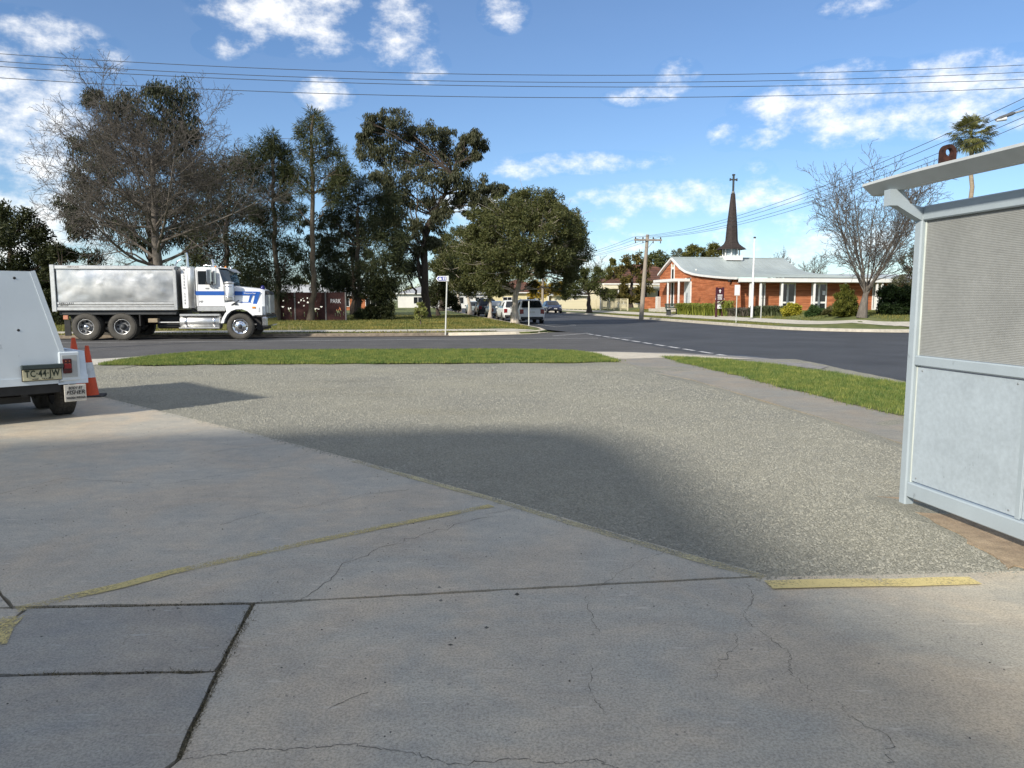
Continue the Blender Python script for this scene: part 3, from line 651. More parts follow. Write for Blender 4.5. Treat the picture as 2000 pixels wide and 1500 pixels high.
def dented_alu():
    m, nt, b = nodes_of('dented_aluminium'); N = nt.nodes.new; L = nt.links.new
    tc = N('ShaderNodeTexCoord'); b.inputs['Metallic'].default_value = 1
    n = N('ShaderNodeTexNoise'); n.inputs['Scale'].default_value = 1.3; n.inputs['Detail'].default_value = 6; L(tc.outputs['Object'], n.inputs['Vector'])
    r = N('ShaderNodeValToRGB'); L(n.outputs['Fac'], r.inputs[0]); r.color_ramp.elements[0].position = .35; r.color_ramp.elements[1].position = .65
    r.color_ramp.elements[0].color = (.52, .53, .54, 1); r.color_ramp.elements[1].color = (.74, .73, .70, 1); L(r.outputs[0], b.inputs['Base Color'])
    mr = N('ShaderNodeMapRange'); L(n.outputs['Fac'], mr.inputs[0]); mr.inputs[1].default_value = .3; mr.inputs[2].default_value = .7; mr.inputs[3].default_value = .30; mr.inputs[4].default_value = .42; L(mr.outputs[0], b.inputs['Roughness'])
    a = N('ShaderNodeTexNoise'); a.inputs['Scale'].default_value = 1.1; a.inputs['Detail'].default_value = 2; a.inputs['Distortion'].default_value = .8; L(tc.outputs['Object'], a.inputs['Vector'])
    v = N('ShaderNodeTexVoronoi'); v.inputs['Scale'].default_value = 1.9; L(tc.outputs['Object'], v.inputs['Vector'])
    mr2 = N('ShaderNodeMapRange'); L(v.outputs['Distance'], mr2.inputs[0]); mr2.inputs[1].default_value = 0; mr2.inputs[2].default_value = .22; mr2.inputs[3].default_value = 1; mr2.inputs[4].default_value = 0; mr2.interpolation_type = 'SMOOTHSTEP'
    ad = N('ShaderNodeMath'); ad.operation = 'MULTIPLY_ADD'; L(mr2.outputs[0], ad.inputs[0]); ad.inputs[1].default_value = .16; L(a.outputs['Fac'], ad.inputs[2])
    bp = N('ShaderNodeBump'); bp.inputs['Strength'].default_value = .13; bp.inputs['Distance'].default_value = .08; L(ad.outputs[0], bp.inputs['Height']); L(bp.outputs[0], b.inputs['Normal'])
    return m
M_DENT = dented_alu()
RX = Matrix.Rotation(R(90), 4, 'X')           # lathe axis z -> -y (towards the near side)
def wheel(parent, x, y, r, w, rim_r, style, rimmat, near=True):
    """wheel centred at (x, y, r); outer face towards -y (near) or +y"""
    sgn = 1 if near else -1
    e = link('wheel', None, parent, (x, y, r)); e.empty_display_size = .1
    e.rotation_euler = (R(90) if near else R(-90), 0, 0)
    m = MB(); prof = [(rim_r, -w/2), (r*.86, -w/2), (r*.965, -w*.43), (r, -w*.3), (r, w*.3), (r*.965, w*.43), (r*.90, w*.49), (r*.74, w*.5), (rim_r*1.02, w*.42), (rim_r, w*.34)]
    m.lathe(prof, 40)
    for k in range(40):                       # tread lugs
        a = 2*math.pi*k/40
        for sx in (-1, 1):
            M = Matrix.Rotation(a+sx*.03, 4, 'Z'); m.box(r*.985, r*1.012, -.035*r*2*.9, .028*r*2*.9, sx*w*.06 if sx > 0 else -w*.42, w*.42 if sx > 0 else -w*.06, M)
    m.build('tyre', M_TYREW if style != 'trailer' else M_RUBBER, e)
    m = MB()
    if style == 'steer':
        m.lathe([(rim_r*.98, w*.30), (rim_r*1.0, w*.38), (rim_r*.93, w*.39), (rim_r*.88, w*.3), (rim_r*.55, w*.38), (rim_r*.5, w*.42), (0.001, w*.42)], 36)
        ro = m.build('rim', rimmat, e)
        hm = MB().tube((0, 0, w*.30), (0, 0, w*.352), rim_r*.085, n=10).mesh('hand_hole', M_BLACK); sm_ = MB().tube((0, 0, w*.36), (0, 0, w*.45), rim_r*.05, n=6).mesh('wheel_nut', M_DGREY)
        for k in range(10):
            a = 2*math.pi*k/10; link('hand_hole', hm, e, (rim_r*.75*math.cos(a), rim_r*.75*math.sin(a), 0)); a += .31; link('wheel_nut', sm_, e, (rim_r*.52*math.cos(a), rim_r*.52*math.sin(a), 0))
        h = MB(); h.lathe([(rim_r*.3, w*.41), (rim_r*.28, w*.5), (.001, w*.5)], 18); h.build('hub', M_DGREY, e)
    elif style == 'drive':
        m.lathe([(rim_r*.98, w*.2), (rim_r*1.02, w*.38), (rim_r*.95, w*.40), (rim_r*.93, w*.3)], 36); m.build('rim', rimmat, e); m = MB(); m.lathe([(rim_r*.93, w*.3), (rim_r*.90, w*.1), (rim_r*.80, -w*.12), (rim_r*.4, -w*.05), (.001, -w*.05)], 36); m.build('wheel_dish', pbr('dull_dish', (.22, .22, .22), .45, .2, 9, metal=.6), e)
        hm = MB().tube((0, 0, -w*.1), (0, 0, w*.02), rim_r*.13, n=9).mesh('hand_hole', M_BLACK)
        for k in range(8):
            a = 2*math.pi*k/8; link('hand_hole', hm, e, (rim_r*.68*math.cos(a), rim_r*.68*math.sin(a), 0))
        h = MB(); h.lathe([(rim_r*.42, -w*.06), (rim_r*.36, w*.12), (rim_r*.30, w*.3), (rim_r*.2, w*.38), (.001, w*.40)], 20); h.build('hub', M_CHROME if x < 2 else M_DGREY, e)
    else:
        m.lathe([(rim_r*.98, w*.2), (rim_r, w*.36), (rim_r*.9, w*.36), (rim_r*.85, w*.12), (rim_r*.45, w*.2), (.001, w*.22)], 24); m.build('rim', rimmat, e)
    return e
def make_truck():
    Pr = at(168, 662, 29.1); Pf = at(470, 662, 29.9); d = Pf-Pr; yaw = math.atan2(d.y, d.x)
    ux = lambda zx: (zx-65)/222.0
    uz = lambda zz: (778-zz)/209.0
    dn = Vector((math.cos(yaw), math.sin(yaw), 0)); org = Vector((Pr.x, Pr.y, -.03))-dn*ux(322)
    T = empty('tipper_truck', org, yaw, 'white tipper truck with blue stripes and dented aluminium tray parked at kerb', 'truck')
    W = 2.45
    # tray
    x0, x1, zb, zt = 0.0, ux(1095), uz(530), uz(168)
    m = MB(); m.box(x0+.08, x1-.06, .05, W-.05, zb+.02, zb+.08); m.box(x1-.1, x1-.06, .06, W-.06, zb, zt-.05); m.box(x0+.06, x0+.11, .06, W-.06, zb, zt-.08)
    m.box(x0+.1, x1-.1, W-.09, W-.05, zb, zt-.03)
    tray = m.build('tray', M_ALUR, T)
    m = MB(); nx, nz = 60, 24; a0, a1, b0, b1 = x0+.2, x1-.12, uz(462), uz(200); vs = []
    rr = random.Random(5); dents = [(rr.uniform(a0, a1), rr.uniform(b0, b1), rr.uniform(.07, .2), rr.uniform(-.012, .012)) for _ in range(22)]
    for j in range(nz+1):
        for i in range(nx+1):
            x = a0+(a1-a0)*i/nx; z = b0+(b1-b0)*j/nz; y = .05-.028*math.sin(math.pi*i/nx)*math.sin(math.pi*j/nz)
            for dx, dz, r, k in dents: y += k*math.exp(-((x-dx)**2+(z-dz)**2)/r**2)
            vs.append((x, y, z))
    m.add(vs, [(j*(nx+1)+i, j*(nx+1)+i+1, (j+1)*(nx+1)+i+1, (j+1)*(nx+1)+i) for j in range(nz) for i in range(nx)], True)
    m.build('side_panel', M_DENT, tray)
    m = MB(); m.bbox(x0, x0+.17, -.02, .12, zb-.06, zt+.02, .015); m.build('rear_post', M_ALUR, tray)
    m = MB(); m.bbox(x1-.14, x1-.02, .0, .1, zb, zt-.03, .012); m.build('front_post', M_ALUR, tray)
    m = MB(); m.bbox(x0+.17, x1+.02, -.01, .1, uz(200), zt, .02); m.bbox(x0+.17, x1, .1, W-.1, zt-.05, zt-.02, .01); m.build('top_rail', M_ALUR, tray)
    for za, zc, y in ((464, 484, .02), (487, 503, .035), (506, 532, .0)):
        m = MB(); m.bbox(x0+.17, x1-.1, y, .1, uz(zc), uz(za), .012); m.build('side_rail', M_ALUR, tray)
    m = MB(); m.path([(x1-.05, .1, zt-.02), (x1-.02, .1, zt+.1), (x1+.06, .1, zt+.2), (x1+.2, .1, zt+.25)], .025); m.tube((x1, -.02, zt-.1), (x1, .1, zt-.1), .075, n=16); m.build('tarp_roller', M_CHROME, tray)
    textmesh('lettering', 'HERCULES', .105, M_TEXTK, tray, (ux(180), .015, uz(476)), (R(90), 0, 0), sx=1.1, shear=.2)
    textmesh('lettering', 'HERCULES', .085, pbr('tan_lettering', (.20, .15, .10), .6), tray, (ux(255), -.014, uz(182)), (R(90), 0, 0), sx=1.1)
    textmesh('lettering', 'HERCULES', .05, M_TEXTK, tray, (ux(160), .03, uz(494)), (R(90), 0, 0), sx=1.3)
    # chassis
    m = MB(); m.bbox(x0+.2, x1-.1, .12, W-.12, uz(570), zb-.002, .02); m.build('subframe', M_DGREY, T)
    m = MB(); m.box(.35, ux(1800), .72, .82, .72, 1.0); m.box(.35, ux(1800), W-.82, W-.72, .72, 1.0); m.box(ux(1240), ux(1800), .5, W-.5, .62, 1.1)
    m.tube((ux(322), .3, .53), (ux(322), W-.3, .53), .09); m.tube((ux(620), .3, .53), (ux(620), W-.3, .53), .09); m.tube((ux(620), 1.22, .6), (ux(1300), 1.22, .75), .06)
    m.tube((ux(1613), .3, .5), (ux(1613), W-.3, .5), .07); m.box(ux(880), ux(1080), .5, W-.5, .45, .95); m.tube((ux(900), .45, .55), (ux(1090), .45, .55), .11)
    m.box(ux(760), ux(770), .1, .6, uz(660), uz(570)); m.build('chassis', M_BLACK, T)
    m = MB(); m.bbox(ux(835), ux(915), .08, .4, uz(634), uz(600), .015); m.build('tool_box', pbr('tan_box', (.30, .24, .16), .7, .15), T)
    m = MB(); m.tube((ux(915), .2, uz(633)), (ux(1090), .2, uz(633)), .03); m.build('air_pipe', M_ALUR, T)
    m = MB(); m.bbox(ux(148), ux(200), .06, .11, uz(738), uz(610), .01); m.build('mud_flap', M_BLACK, T)
    m = MB(); m.bbox(ux(146), ux(186), .02, .1, uz(606), uz(572), .012); m.build('tail_lamp', pbr('amber_lamp', (.5, .22, .14), .3), T)
    # wheels
    for zx in (322, 620):
        wheel(T, ux(zx), .17, .53, .29, .30, 'drive', M_ALUR); wheel(T, ux(zx), .47, .53, .27, .30, 'drive', M_ALUR)
        wheel(T, ux(zx), W-.17, .53, .29, .30, 'drive', M_ALUR, False)
    wheel(T, ux(1613), .17, .52, .30, .31, 'steer', M_CHROME); wheel(T, ux(1613), W-.17, .52, .30, .31, 'steer', M_CHROME, False)
    # tank and steps
    m = MB(); za, zc = uz(690), uz(566); c = (za+zc)/2; r = (zc-za)/2; prof = [(r*.86, 0), (r, .04), (r, ux(1440)-ux(1095)-.04), (r*.86, ux(1440)-ux(1095))]
    Mx = Matrix.Translation((ux(1095), .06+r, c)) @ Matrix.Rotation(R(90), 4, 'Y'); m.lathe([(.001, 0)]+prof+[(.001, prof[-1][1])], 28, Mx)
    tank = m.build('fuel_tank', M_ALUR, T)
    for zx in (1150, 1390):
        m = MB(); m.lathe([(r+.006, 0), (r+.012, .005), (r+.012, .1), (r+.006, .105)], 28, Matrix.Translation((ux(zx)-.05, .06+r, c)) @ Matrix.Rotation(R(90), 4, 'Y')); m.build('tank_strap', M_CHROME, tank)
    m = MB(); m.bbox(ux(1105), ux(1440), .0, .3, uz(580), uz(563), .01); m.bbox(ux(1095), ux(1438), -.01, .2, uz(684), uz(673), .008); m.build('step', M_ALUR, T)
    # cab
    cabp = [(1242, 500), (1242, 185), (1255, 174), (1420, 176), (1440, 190), (1478, 322), (1482, 330), (1482, 500)]
    m = MB(); poly = [(ux(a), uz(b)) for a, b in cabp]; m.prism(poly, .2, W-.2, 'y'); cab = m.build('cab', M_WHITE, T, fix=True)
    m = MB(); m.bbox(ux(1242), ux(1480), .205, W-.205, uz(541), uz(500)-.002, .02); m.build('cab_skirt', M_ALUR, cab)
    m = MB(); p = [(ux(a), uz(b)) for a, b in [(1262, 318), (1262, 214), (1268, 208), (1338, 208), (1338, 318)]]; m.prism(p, .19, .21, 'y'); m.build('side_window', M_GLASS, cab)
    m = MB(); p = [(ux(a), uz(b)) for a, b in [(1432, 196), (1496, 198), (1532, 312), (1480, 322)]]
    m.prism([(p[0][0], p[0][1]), (ux(1438), uz(192)), (ux(1484), uz(322)), (p[3][0]-.02, p[3][1])], .24, W-.24, 'y'); m.build('windscreen', M_GLASS, cab)
    # wrapped corner of the windscreen that shows from the side
    m = MB(); q = [(ux(1430), .193, uz(200)), (ux(1470), .193, uz(318))]
    m.add([(ux(1428), .2, uz(196)), (ux(1474), .2, uz(322)), (ux(1540), .5, uz(318)), (ux(1505), .5, uz(198)), (ux(1540), W-.5, uz(318)), (ux(1505), W-.5, uz(198)), (ux(1474), W-.2, uz(322)), (ux(1428), W-.2, uz(196))], [(0, 1, 2, 3), (3, 2, 4, 5), (5, 4, 6, 7)]); m.build('windscreen', pbr('blue_glass', (.02, .05, .08), .05, .3, 2, spec=.9), cab)
    m = MB(); m.add([(ux(1420), .2, uz(180)), (ux(1500), .42, uz(186)), (ux(1550), .5, uz(214)), (ux(1550), W-.5, uz(214)), (ux(1500), W-.42, uz(186)), (ux(1420), W-.2, uz(180)), (ux(1420), .2, uz(172)), (ux(1500), .42, uz(178)), (ux(1420), W-.2, uz(172)), (ux(1500), W-.42, uz(178))],
        [(6, 7, 1, 0), (7, 9, 4, 3, 2, 1), (6, 8, 9, 7), (9, 8, 5, 4), (0, 1, 4, 5), (1, 2, 3, 4)]); m.build('sun_visor', M_WHITE, cab)
    m = MB(); m.bbox(ux(1236), ux(1482), .192, .2, uz(408), uz(374), .002); m.build('stripe', M_BLUE, cab)
    gt_ = pbr('grey_trim', (.3, .3, .3), .5); m = MB(); m.box(ux(1252), ux(1257), .196, .2, uz(495), uz(200)); m.build('door_seam', gt_, cab); m = MB(); m.box(ux(1476), ux(1480), .196, .2, uz(495), uz(330)); m.build('door_seam', gt_, cab); m = MB(); m.bbox(ux(1322), ux(1352), .18, .2, uz(356), uz(346), .004); m.build('door_handle', gt_, cab)
    textmesh('lettering', 'MF', .13, M_TEXTK, cab, (ux(1282), .196, uz(463)), (R(90), 0, 0))
    for k, zx in enumerate((1365, 1385, 1415, 1440, 1472)):
        m = MB(); m.lathe([(.04, 0), (.045, .05), (.02, .1), (.001, .11)], 12); m.build('roof_lamp', M_ORANGE if k in (1, 3) else M_CHROME, cab, (ux(zx), .5+.3*k, uz(178)))
    m = MB(); m.path([(ux(1290), .5, uz(172)), (ux(1300), .5, uz(158)), (ux(1420), .5, uz(160)), (ux(1425), .5, uz(174))], .012); m.build('air_horn', M_CHROME, cab)
    m = MB(); m.bbox(ux(1345), ux(1385), -.02, .1, uz(318), uz(196), .03); m.bbox(ux(1392), ux(1420), .04, .12, uz(318), uz(205), .03)
    m.path([(ux(1385), .05, uz(150)), (ux(1385), .05, uz(330)), (ux(1440), .2, uz(350))], .01); m.path([(ux(1365), .04, uz(318)), (ux(1380), .1, uz(340)), (ux(1400), .2, uz(345))], .012); m.build('mirror', M_CHROME, cab)
    m = MB(); m.bbox(ux(1335), ux(1390), -.01, .09, uz(320), uz(296), .01); m.build('mirror', M_BLACK, cab)
    # stack behind the cab
    m = MB(); m.prism([(ux(1128), uz(515)), (ux(1124), uz(172)), (ux(1176), uz(172)), (ux(1176), uz(515))], .14, .18, 'y'); sh = m.build('stack_shield', M_WHITE, T, fix=True)
    textmesh('lettering', 'W\nE\nS\nT\nE\nR\nN\n \nS\nT\nA\nR', .12, M_TEXTK, sh, (ux(1150), .136, uz(338)), (R(90), 0, 0), sx=.8)
    m = MB(); m.lathe([(.001, uz(515)), (.17, uz(513)), (.17, uz(195)), (.12, uz(175)), (.001, uz(175))], 22, Matrix.Translation((ux(1202), .26, 0))); m.build('muffler', M_ALUR, T)
    m = MB(); m.path([(ux(1174), .3, uz(175)), (ux(1173), .3, uz(90)), (ux(1166), .3, uz(58))], [.055, .05, .05], 12); m.build('exhaust_stack', M_CHROME, T)
    m = MB(); m.path([(ux(1290), W-.3, uz(175)), (ux(1288), W-.3, uz(120)), (ux(1280), W-.3, uz(92))], [.055, .05, .05], 12); m.build('exhaust_stack', M_CHROME, T)
    m = MB(); m.box(ux(1124), ux(1242), .3, W-.3, uz(515), uz(185)); m.build('cab_back', M_WHITE, T)
    # bonnet: loft narrowing to the front
    st = [(1478, .42, 500, 322), (1560, .42, 520, 332), (1640, .44, 520, 341), (1720, .48, 540, 350), (1790, .52, 572, 356), (1812, .56, 574, 364)]
    vs = []; fs = []
    for zx, y, b, t in st:
        x = ux(zx); B, Tt = uz(b), uz(t); mid = W/2
        half = [(y-.06, B), (y-.04, Tt-.55), (y, Tt-.22), (y+.06, Tt-.06), (y+.2, Tt), (mid, Tt+.03)]
        vs += [(x, a, z) for a, z in half]+[(x, W-a, z) for a, z in half[:-1][::-1]]
    n = 11
    for i in range(len(st)-1): fs += [(i*n+k, i*n+k+1, (i+1)*n+k+1, (i+1)*n+k) for k in range(n-1)]
    m = MB(); m.add(vs, fs, False); m.add(vs[-n:], [tuple(range(n))]); hood = m.build('bonnet', M_WHITE, T, fix=True)
    m = MB(); m.bbox(ux(1812), ux(1846), .72, W-.72, uz(562), uz(398), .02); m.build('grille', M_CHROME, hood)
    for k in range(12):
        y = .76+k*(W-1.52)/11; m = MB(); m.box(ux(1846), ux(1852), y-.012, y+.012, uz(558), uz(402)); m.build('grille_bar', M_ALUR, hood)
    m = MB(); m.prism([(ux(1806), uz(366)), (ux(1845), uz(380)), (ux(1852), uz(398)), (ux(1806), uz(398))], .68, W-.68, 'y'); m.build('grille_cowl', M_BLACK, hood)
    m = MB(); m.lathe([(.09, 0), (.085, .1), (.05, .16), (.001, .17)], 16); m.build('beacon', pbr('dark_blue_lens', (.01, .01, .12), .2), hood, (ux(1785), W/2-.35, uz(358)))
    # stripes on the bonnet side follow its face
    def yb(zx):
        for (a, ya, _, _), (b, y_, _, _) in zip(st[:-1], st[1:]):
            if a <= zx <= b: return ya+(y_-ya)*(zx-a)/(b-a)
        return .56
    def decal(pts, mat, name, lift=.045):
        m = MB(); m.add([(ux(a), yb(a)-lift, uz(b)) for a, b in pts]+[(ux(a), yb(a)+.05, uz(b)) for a, b in pts], [tuple(range(len(pts)))]+[(i, (i+1) % len(pts), len(pts)+(i+1) % len(pts), len(pts)+i) for i in range(len(pts))]); return m.build(name, mat, hood, fix=True)
    decal([(1560, 374), (1772, 376), (1776, 384), (1768, 408), (1560, 408)], M_BLUE, 'stripe'); decal([(1732, 407), (1768, 407), (1746, 482), (1712, 480)], M_BLUE, 'stripe', .047)
    decal([(1690, 407), (1708, 407), (1692, 466), (1674, 464)], M_BLUE, 'stripe', .049); decal([(1590, 470), (1620, 462), (1700, 464), (1700, 470)], M_BLUE, 'stripe', .051)
    textmesh('lettering', 'Western Star', .085, M_TEXTW, hood, (ux(1690), yb(1690)-.052, uz(391)), (R(90), 0, R(2)), sx=1.0)
    # guard over the front wheel
    vs = []; cx, cz = ux(1608), .52
    arc = [(1448, 640), (1462, 600), (1490, 555), (1530, 522), (1580, 508), (1640, 508), (1690, 525), (1730, 560), (1745, 575)]
    inn = [(1474, 640), (1484, 606), (1508, 566), (1542, 538), (1586, 524), (1636, 524), (1680, 540), (1718, 572), (1722, 578)]
    k = len(arc); m = MB()
    o1 = [(ux(a), .03, uz(b)) for a, b in arc]; i1 = [(ux(a), .02, uz(b)) for a, b in inn]; o2 = [(x, .62, z) for x, y, z in o1]; i2 = [(x, .62, z) for x, y, z in i1]
    allv = o1+i1+o2+i2
    m.add(allv, [(i, i+1, k+i+1, k+i) for i in range(k-1)]+[(i, 2*k+i, 2*k+i+1, i+1) for i in range(k-1)]+[(k+i, k+i+1, 3*k+i+1, 3*k+i) for i in range(k-1)])
    gd = m.build('front_guard', M_WHITE, T, fix=True)
    m = MB(); m.prism([(ux(1500), uz(548)), (ux(1480), uz(470)), (ux(1560), uz(460)), (ux(1640), uz(478)), (ux(1730), uz(490)), (ux(1806), uz(500)), (ux(1806), uz(574)), (ux(1730), uz(574)), (ux(1700), uz(540)), (ux(1640), uz(515)), (ux(1560), uz(520))], .06, .5, 'y'); m.build('guard_top', M_WHITE, T, fix=True)
    m = MB(); m.bbox(ux(1772), ux(1790), .045, .3, uz(548), uz(508), .02); m.build('headlight', M_LAMP, T)
    m = MB(); m.bbox(ux(1722), ux(1752), .035, .08, uz(518), uz(503), .008); m.build('indicator', M_ORANGE, T)
    m = MB(); m.bbox(ux(1792), ux(1850), .04, W-.04, uz(672), uz(588), .06); m.build('bumper', M_CHROME, T)
    m = MB(); m.box(ux(1720), ux(1840), .1, W-.1, uz(590), uz(572)); m.box(ux(1740), ux(1800), .4, W-.4, uz(700), uz(590)); m.build('bumper_support', M_BLACK, T)
    m = MB(); m.lathe([(.001, uz(452)), (.175, uz(450)), (.18, uz(445)), (.18, uz(320)), (.16, uz(312)), (.19, uz(308)), (.19, uz(298)), (.001, uz(292))], 26, Matrix.Translation((ux(1525), .2, 0))); ac = m.build('air_cleaner', M_ALUR, T)
    for zz in (340, 425):
        m = MB(); m.lathe([(.181, uz(zz)), (.188, uz(zz)+.005), (.188, uz(zz)+.04), (.181, uz(zz)+.045)], 26, Matrix.Translation((ux(1525), .2, 0))); m.build('clamp_band', M_CHROME, ac)
    m = MB(); m.path([(ux(1545), .05, uz(490)), (ux(1580), .03, uz(470)), (ux(1612), .02, uz(450))], .02); m.bbox(ux(1565), ux(1600), .0, .05, uz(486), uz(478), .01); m.build('guard_mirror', M_BLACK, T)
    m = MB(); m.path([(ux(1190), .4, uz(515)), (ux(1215), .4, uz(540)), (ux(1260), .4, uz(548))], .06); m.build('exhaust_pipe', M_DGREY, T)
make_truck()

# ------------------------------------------------------------------ parked cars
def car_mesh(T, L, H, Wd, roofx, paint, kind='suv', hoodz=None, plate=True):
    """T: empty at the middle of the car on the road, x forward. roofx = (rear glass base, roof rear, roof front, windscreen base) as fractions from the rear"""
    w = Wd/2; zb = .22; zbelt = H*.60; hz = hoodz or H*.58
    xr, x1, x2, x3 = [(-.5+f)*L for f in roofx]
    # station: x, half width, sill z, belt z, roof half width, roof z
    stn = [(-.5*L, w*.80, .38, zbelt-.12, w*.72, zbelt-.10), (-.49*L, w*.90, .30, zbelt-.02, w*.80, zbelt+.01), (-.46*L, w*.96, .25, zbelt, w*.84, max(zbelt+.03, 0) if xr > -.44*L else zbelt+.25),
           (xr, w*.985, zb, zbelt, w*.86, zbelt+.05), (x1, w, zb, zbelt, w*.74, H-.05), ((x1+x2)/2, w, zb, zbelt, w*.76, H), (x2, w, zb, zbelt-.01, w*.74, H-.05),
           (x3, w*.99, zb, hz+.02, w*.84, hz+.08), (.36*L, w*.97, zb, hz-.02, w*.80, hz+.01), (.46*L, w*.92, .26, hz-.14, w*.74, hz-.09), (.495*L, w*.78, .32, hz-.28, w*.66, hz-.25)]
    stn.sort(key=lambda q: q[0]); vs = []; n = 13
    for x, a, s, b, rw, rz in stn:
        half = [(a*.80, s), (a*.95, s+.05), (a, s+(b-s)*.5), (a*.985, b-.04), (a*.965, b), (rw+.02, rz-.06 if rz-b > .12 else rz-.02), (rw*.86, rz-.005 if rz-b > .1 else rz)]
        vs += [(x, -y, z) for y, z in half[::1]]+[(x, y, z) for y, z in half[::-1]][0:7]
    n = 14; fs = []
    for i in range(len(stn)-1): fs += [(i*n+k, (i+1)*n+k, (i+1)*n+k+1, i*n+k+1) for k in range(n-1)]
    m = MB(); m.add(vs, fs, True); m.add(vs[:n], [tuple(range(n))]); m.add(vs[-n:], [tuple(range(n))[::-1]]); m.add([vs[0], vs[-n], vs[-1], vs[n-1]], [(0, 1, 2, 3)])
    body = m.build('body', paint, T, fix=True)
    dk = pbr('car_trim', (.025, .025, .027), .6)
    # windows: quads on the greenhouse, lifted a little off the shell
    def lerp(a, b, f): return a+(b-a)*f
    def side(sy, xa0, xa1, xb0, xb1, zlo, zhi):      # bottom xa0..xa1, top xb0..xb1
        def yy(z): return sy*(lerp(w*.965, w*.76, (z-zbelt)/(H-.11-zbelt))+.012)
        m = MB(); m.add([(xa0, yy(zlo), zlo), (xa1, yy(zlo), zlo), (xb1, yy(zhi), zhi), (xb0, yy(zhi), zhi)], [(0, 1, 2, 3)]); m.build('side_window', M_GLASS, T)
    zl, zh = zbelt+.03, H-.15
    mid = (x1+x2)/2-.05*L
    for sy in (-1, 1):
        side(sy, max(xr, -.44*L)+.16, mid-.05, x1+.05, mid-.05, zl, zh); side(sy, mid+.05, x3-.34, mid+.05, x2-.02, zl, zh)
    m = MB(); m.add([(xr-.015, -w*.80, zbelt+.08), (xr-.015, w*.80, zbelt+.08), (x1-.05, w*.66, H-.12), (x1-.05, -w*.66, H-.12)], [(0, 1, 2, 3)]); 
    v0 = Vector(m.v[0]); nrm = Vector((-(H-.2-zbelt), 0, -(xr-x1))); nrm = Vector((-abs(nrm.x), 0, abs(xr-x1))).normalized()*.03
    m.v = [tuple(Vector(v)+nrm) for v in m.v]; m.build('rear_window', M_GLASS, T)
    m = MB(); m.add([(x3, -w*.80, hz+.10), (x3, w*.80, hz+.10), (x2+.05, w*.68, H-.1), (x2+.05, -w*.68, H-.1)], [(0, 1, 2, 3)])
    nrm = Vector((H-hz, 0, x3-x2)).normalized()*.03; m.v = [tuple(Vector(v)+nrm) for v in m.v]; m.build('windscreen', M_GLASS, T)
    xe = -.5*L
    for sy in (-1, 1):
        m = MB(); y0, y1 = sorted((sy*w*.62, sy*w*.93)); m.bbox(xe-.01, xe+.16, y0, y1, zbelt-.34, zbelt-.02, .03); m.build('tail_light', M_RED, T)
        m = MB(); y0, y1 = sorted((sy*w*.5, sy*w*.88)); m.bbox(.465*L, .485*L, y0, y1, hz-.32, hz-.18, .02); m.build('headlight', M_LAMP, T)
        m = MB(); y0, y1 = sorted((sy*(w-.01), sy*(w+.16))); m.bbox(x3-.32, x3-.2, y0, y1, zbelt, zbelt+.13, .03); m.build('mirror', paint, T)
    if plate:
        m = MB(); m.box(xe-.015, xe+.05, -.19, .19, zbelt-.27, zbelt-.15); m.build('number_plate', pbr('plate', (.62, .62, .58), .5), T)
        m = MB(); m.box(.49*L, .505*L, -.19, .19, .5, .62); m.build('number_plate', pbr('plate', (0, 0, 0)), T)
    m = MB(); m.bbox(xe-.03, xe+.25, -w*.86, w*.86, .27, .47, .04); m.build('bumper', dk, T); m = MB(); m.bbox(.44*L, .503*L, -w*.7, w*.7, .3, .46, .04); m.build('bumper', dk, T)
    wr = H*.205
    for xx in (-.30*L, .31*L):
        for sy in (-1, 1):
            m = MB(); m.lathe([(wr*1.14, -.09), (wr*1.14, 0.0), (.001, 0.0)], 22, Matrix.Translation((xx, sy*(w+.004), wr)) @ Matrix.Rotation(R(-90*sy), 4, 'X')); m.build('wheel_arch', dk, T)
            e = link('wheel', None, T, (xx, sy*(w-.09), wr), (R(90) if sy < 0 else R(-90), 0, 0))
            m = MB(); m.lathe([(wr*.6, -.1), (wr*.97, -.1), (wr, -.06), (wr, .08), (wr*.95, .115), (wr*.66, .115)], 24); m.build('tyre', M_RUBBER, e)
            m = MB(); m.lathe([(wr*.67, .10), (wr*.6, .116), (wr*.2, .09), (.001, .1)], 20); m.build('rim', M_CHROME, e)
def car(px_t, s, head, label, paint, L=4.25, H=1.6, Wd=1.78, roofx=(.02, .10, .56, .74), name='parked_car', **kw):
    p = S(px_t, s, -.028); rz = TH+R(90) if head > 0 else TH-R(90)
    T = empty(name, p, rz, label, 'car', 'cars parked along the through street'); car_mesh(T, L, H, Wd, roofx, paint, **kw); return T
carw = pbr('car_white', (.74, .75, .76), .3, .03, 3, coat=.5)
c = car(9.15, 51.2, 1, 'white compact SUV parked behind the thick paperbark trunk, its rear facing us', carw, 4.2, 1.63, 1.78)
m = MB()
for sy in (-1, 1): m.path([(-1.2, sy*.6, 1.62), (-1.0, sy*.62, 1.67), (.3, sy*.62, 1.68), (.5, sy*.6, 1.62)], .016, 6)
m.build('roof_rail', M_CHROME, c)
m = MB(); m.tube((-1.5, 0, 1.6), (-1.62, 0, 1.68), .015, .02, 8); m.build('aerial', M_BLACK, c)
car(9.0, 57.6, 1, 'white wagon half hidden in front of the white compact SUV', pbr('car_white_old', (.66, .68, .66), .35, .04, 3, coat=.4), 4.5, 1.58, 1.78)
car(9.1, 66.2, 1, 'silver hatchback parked ahead of the white wagon', pbr('car_silver', (.42, .46, .48), .3, .05, 3, metal=.4, coat=.4), 4.1, 1.5, 1.72, (.02, .2, .55, .74))
car(8.9, 73.0, 1, 'dark SUV with red tail lights beside thin pale trunk', pbr('car_black', (.018, .018, .022), .25, .05, 3, coat=.5), 4.6, 1.72, 1.85)
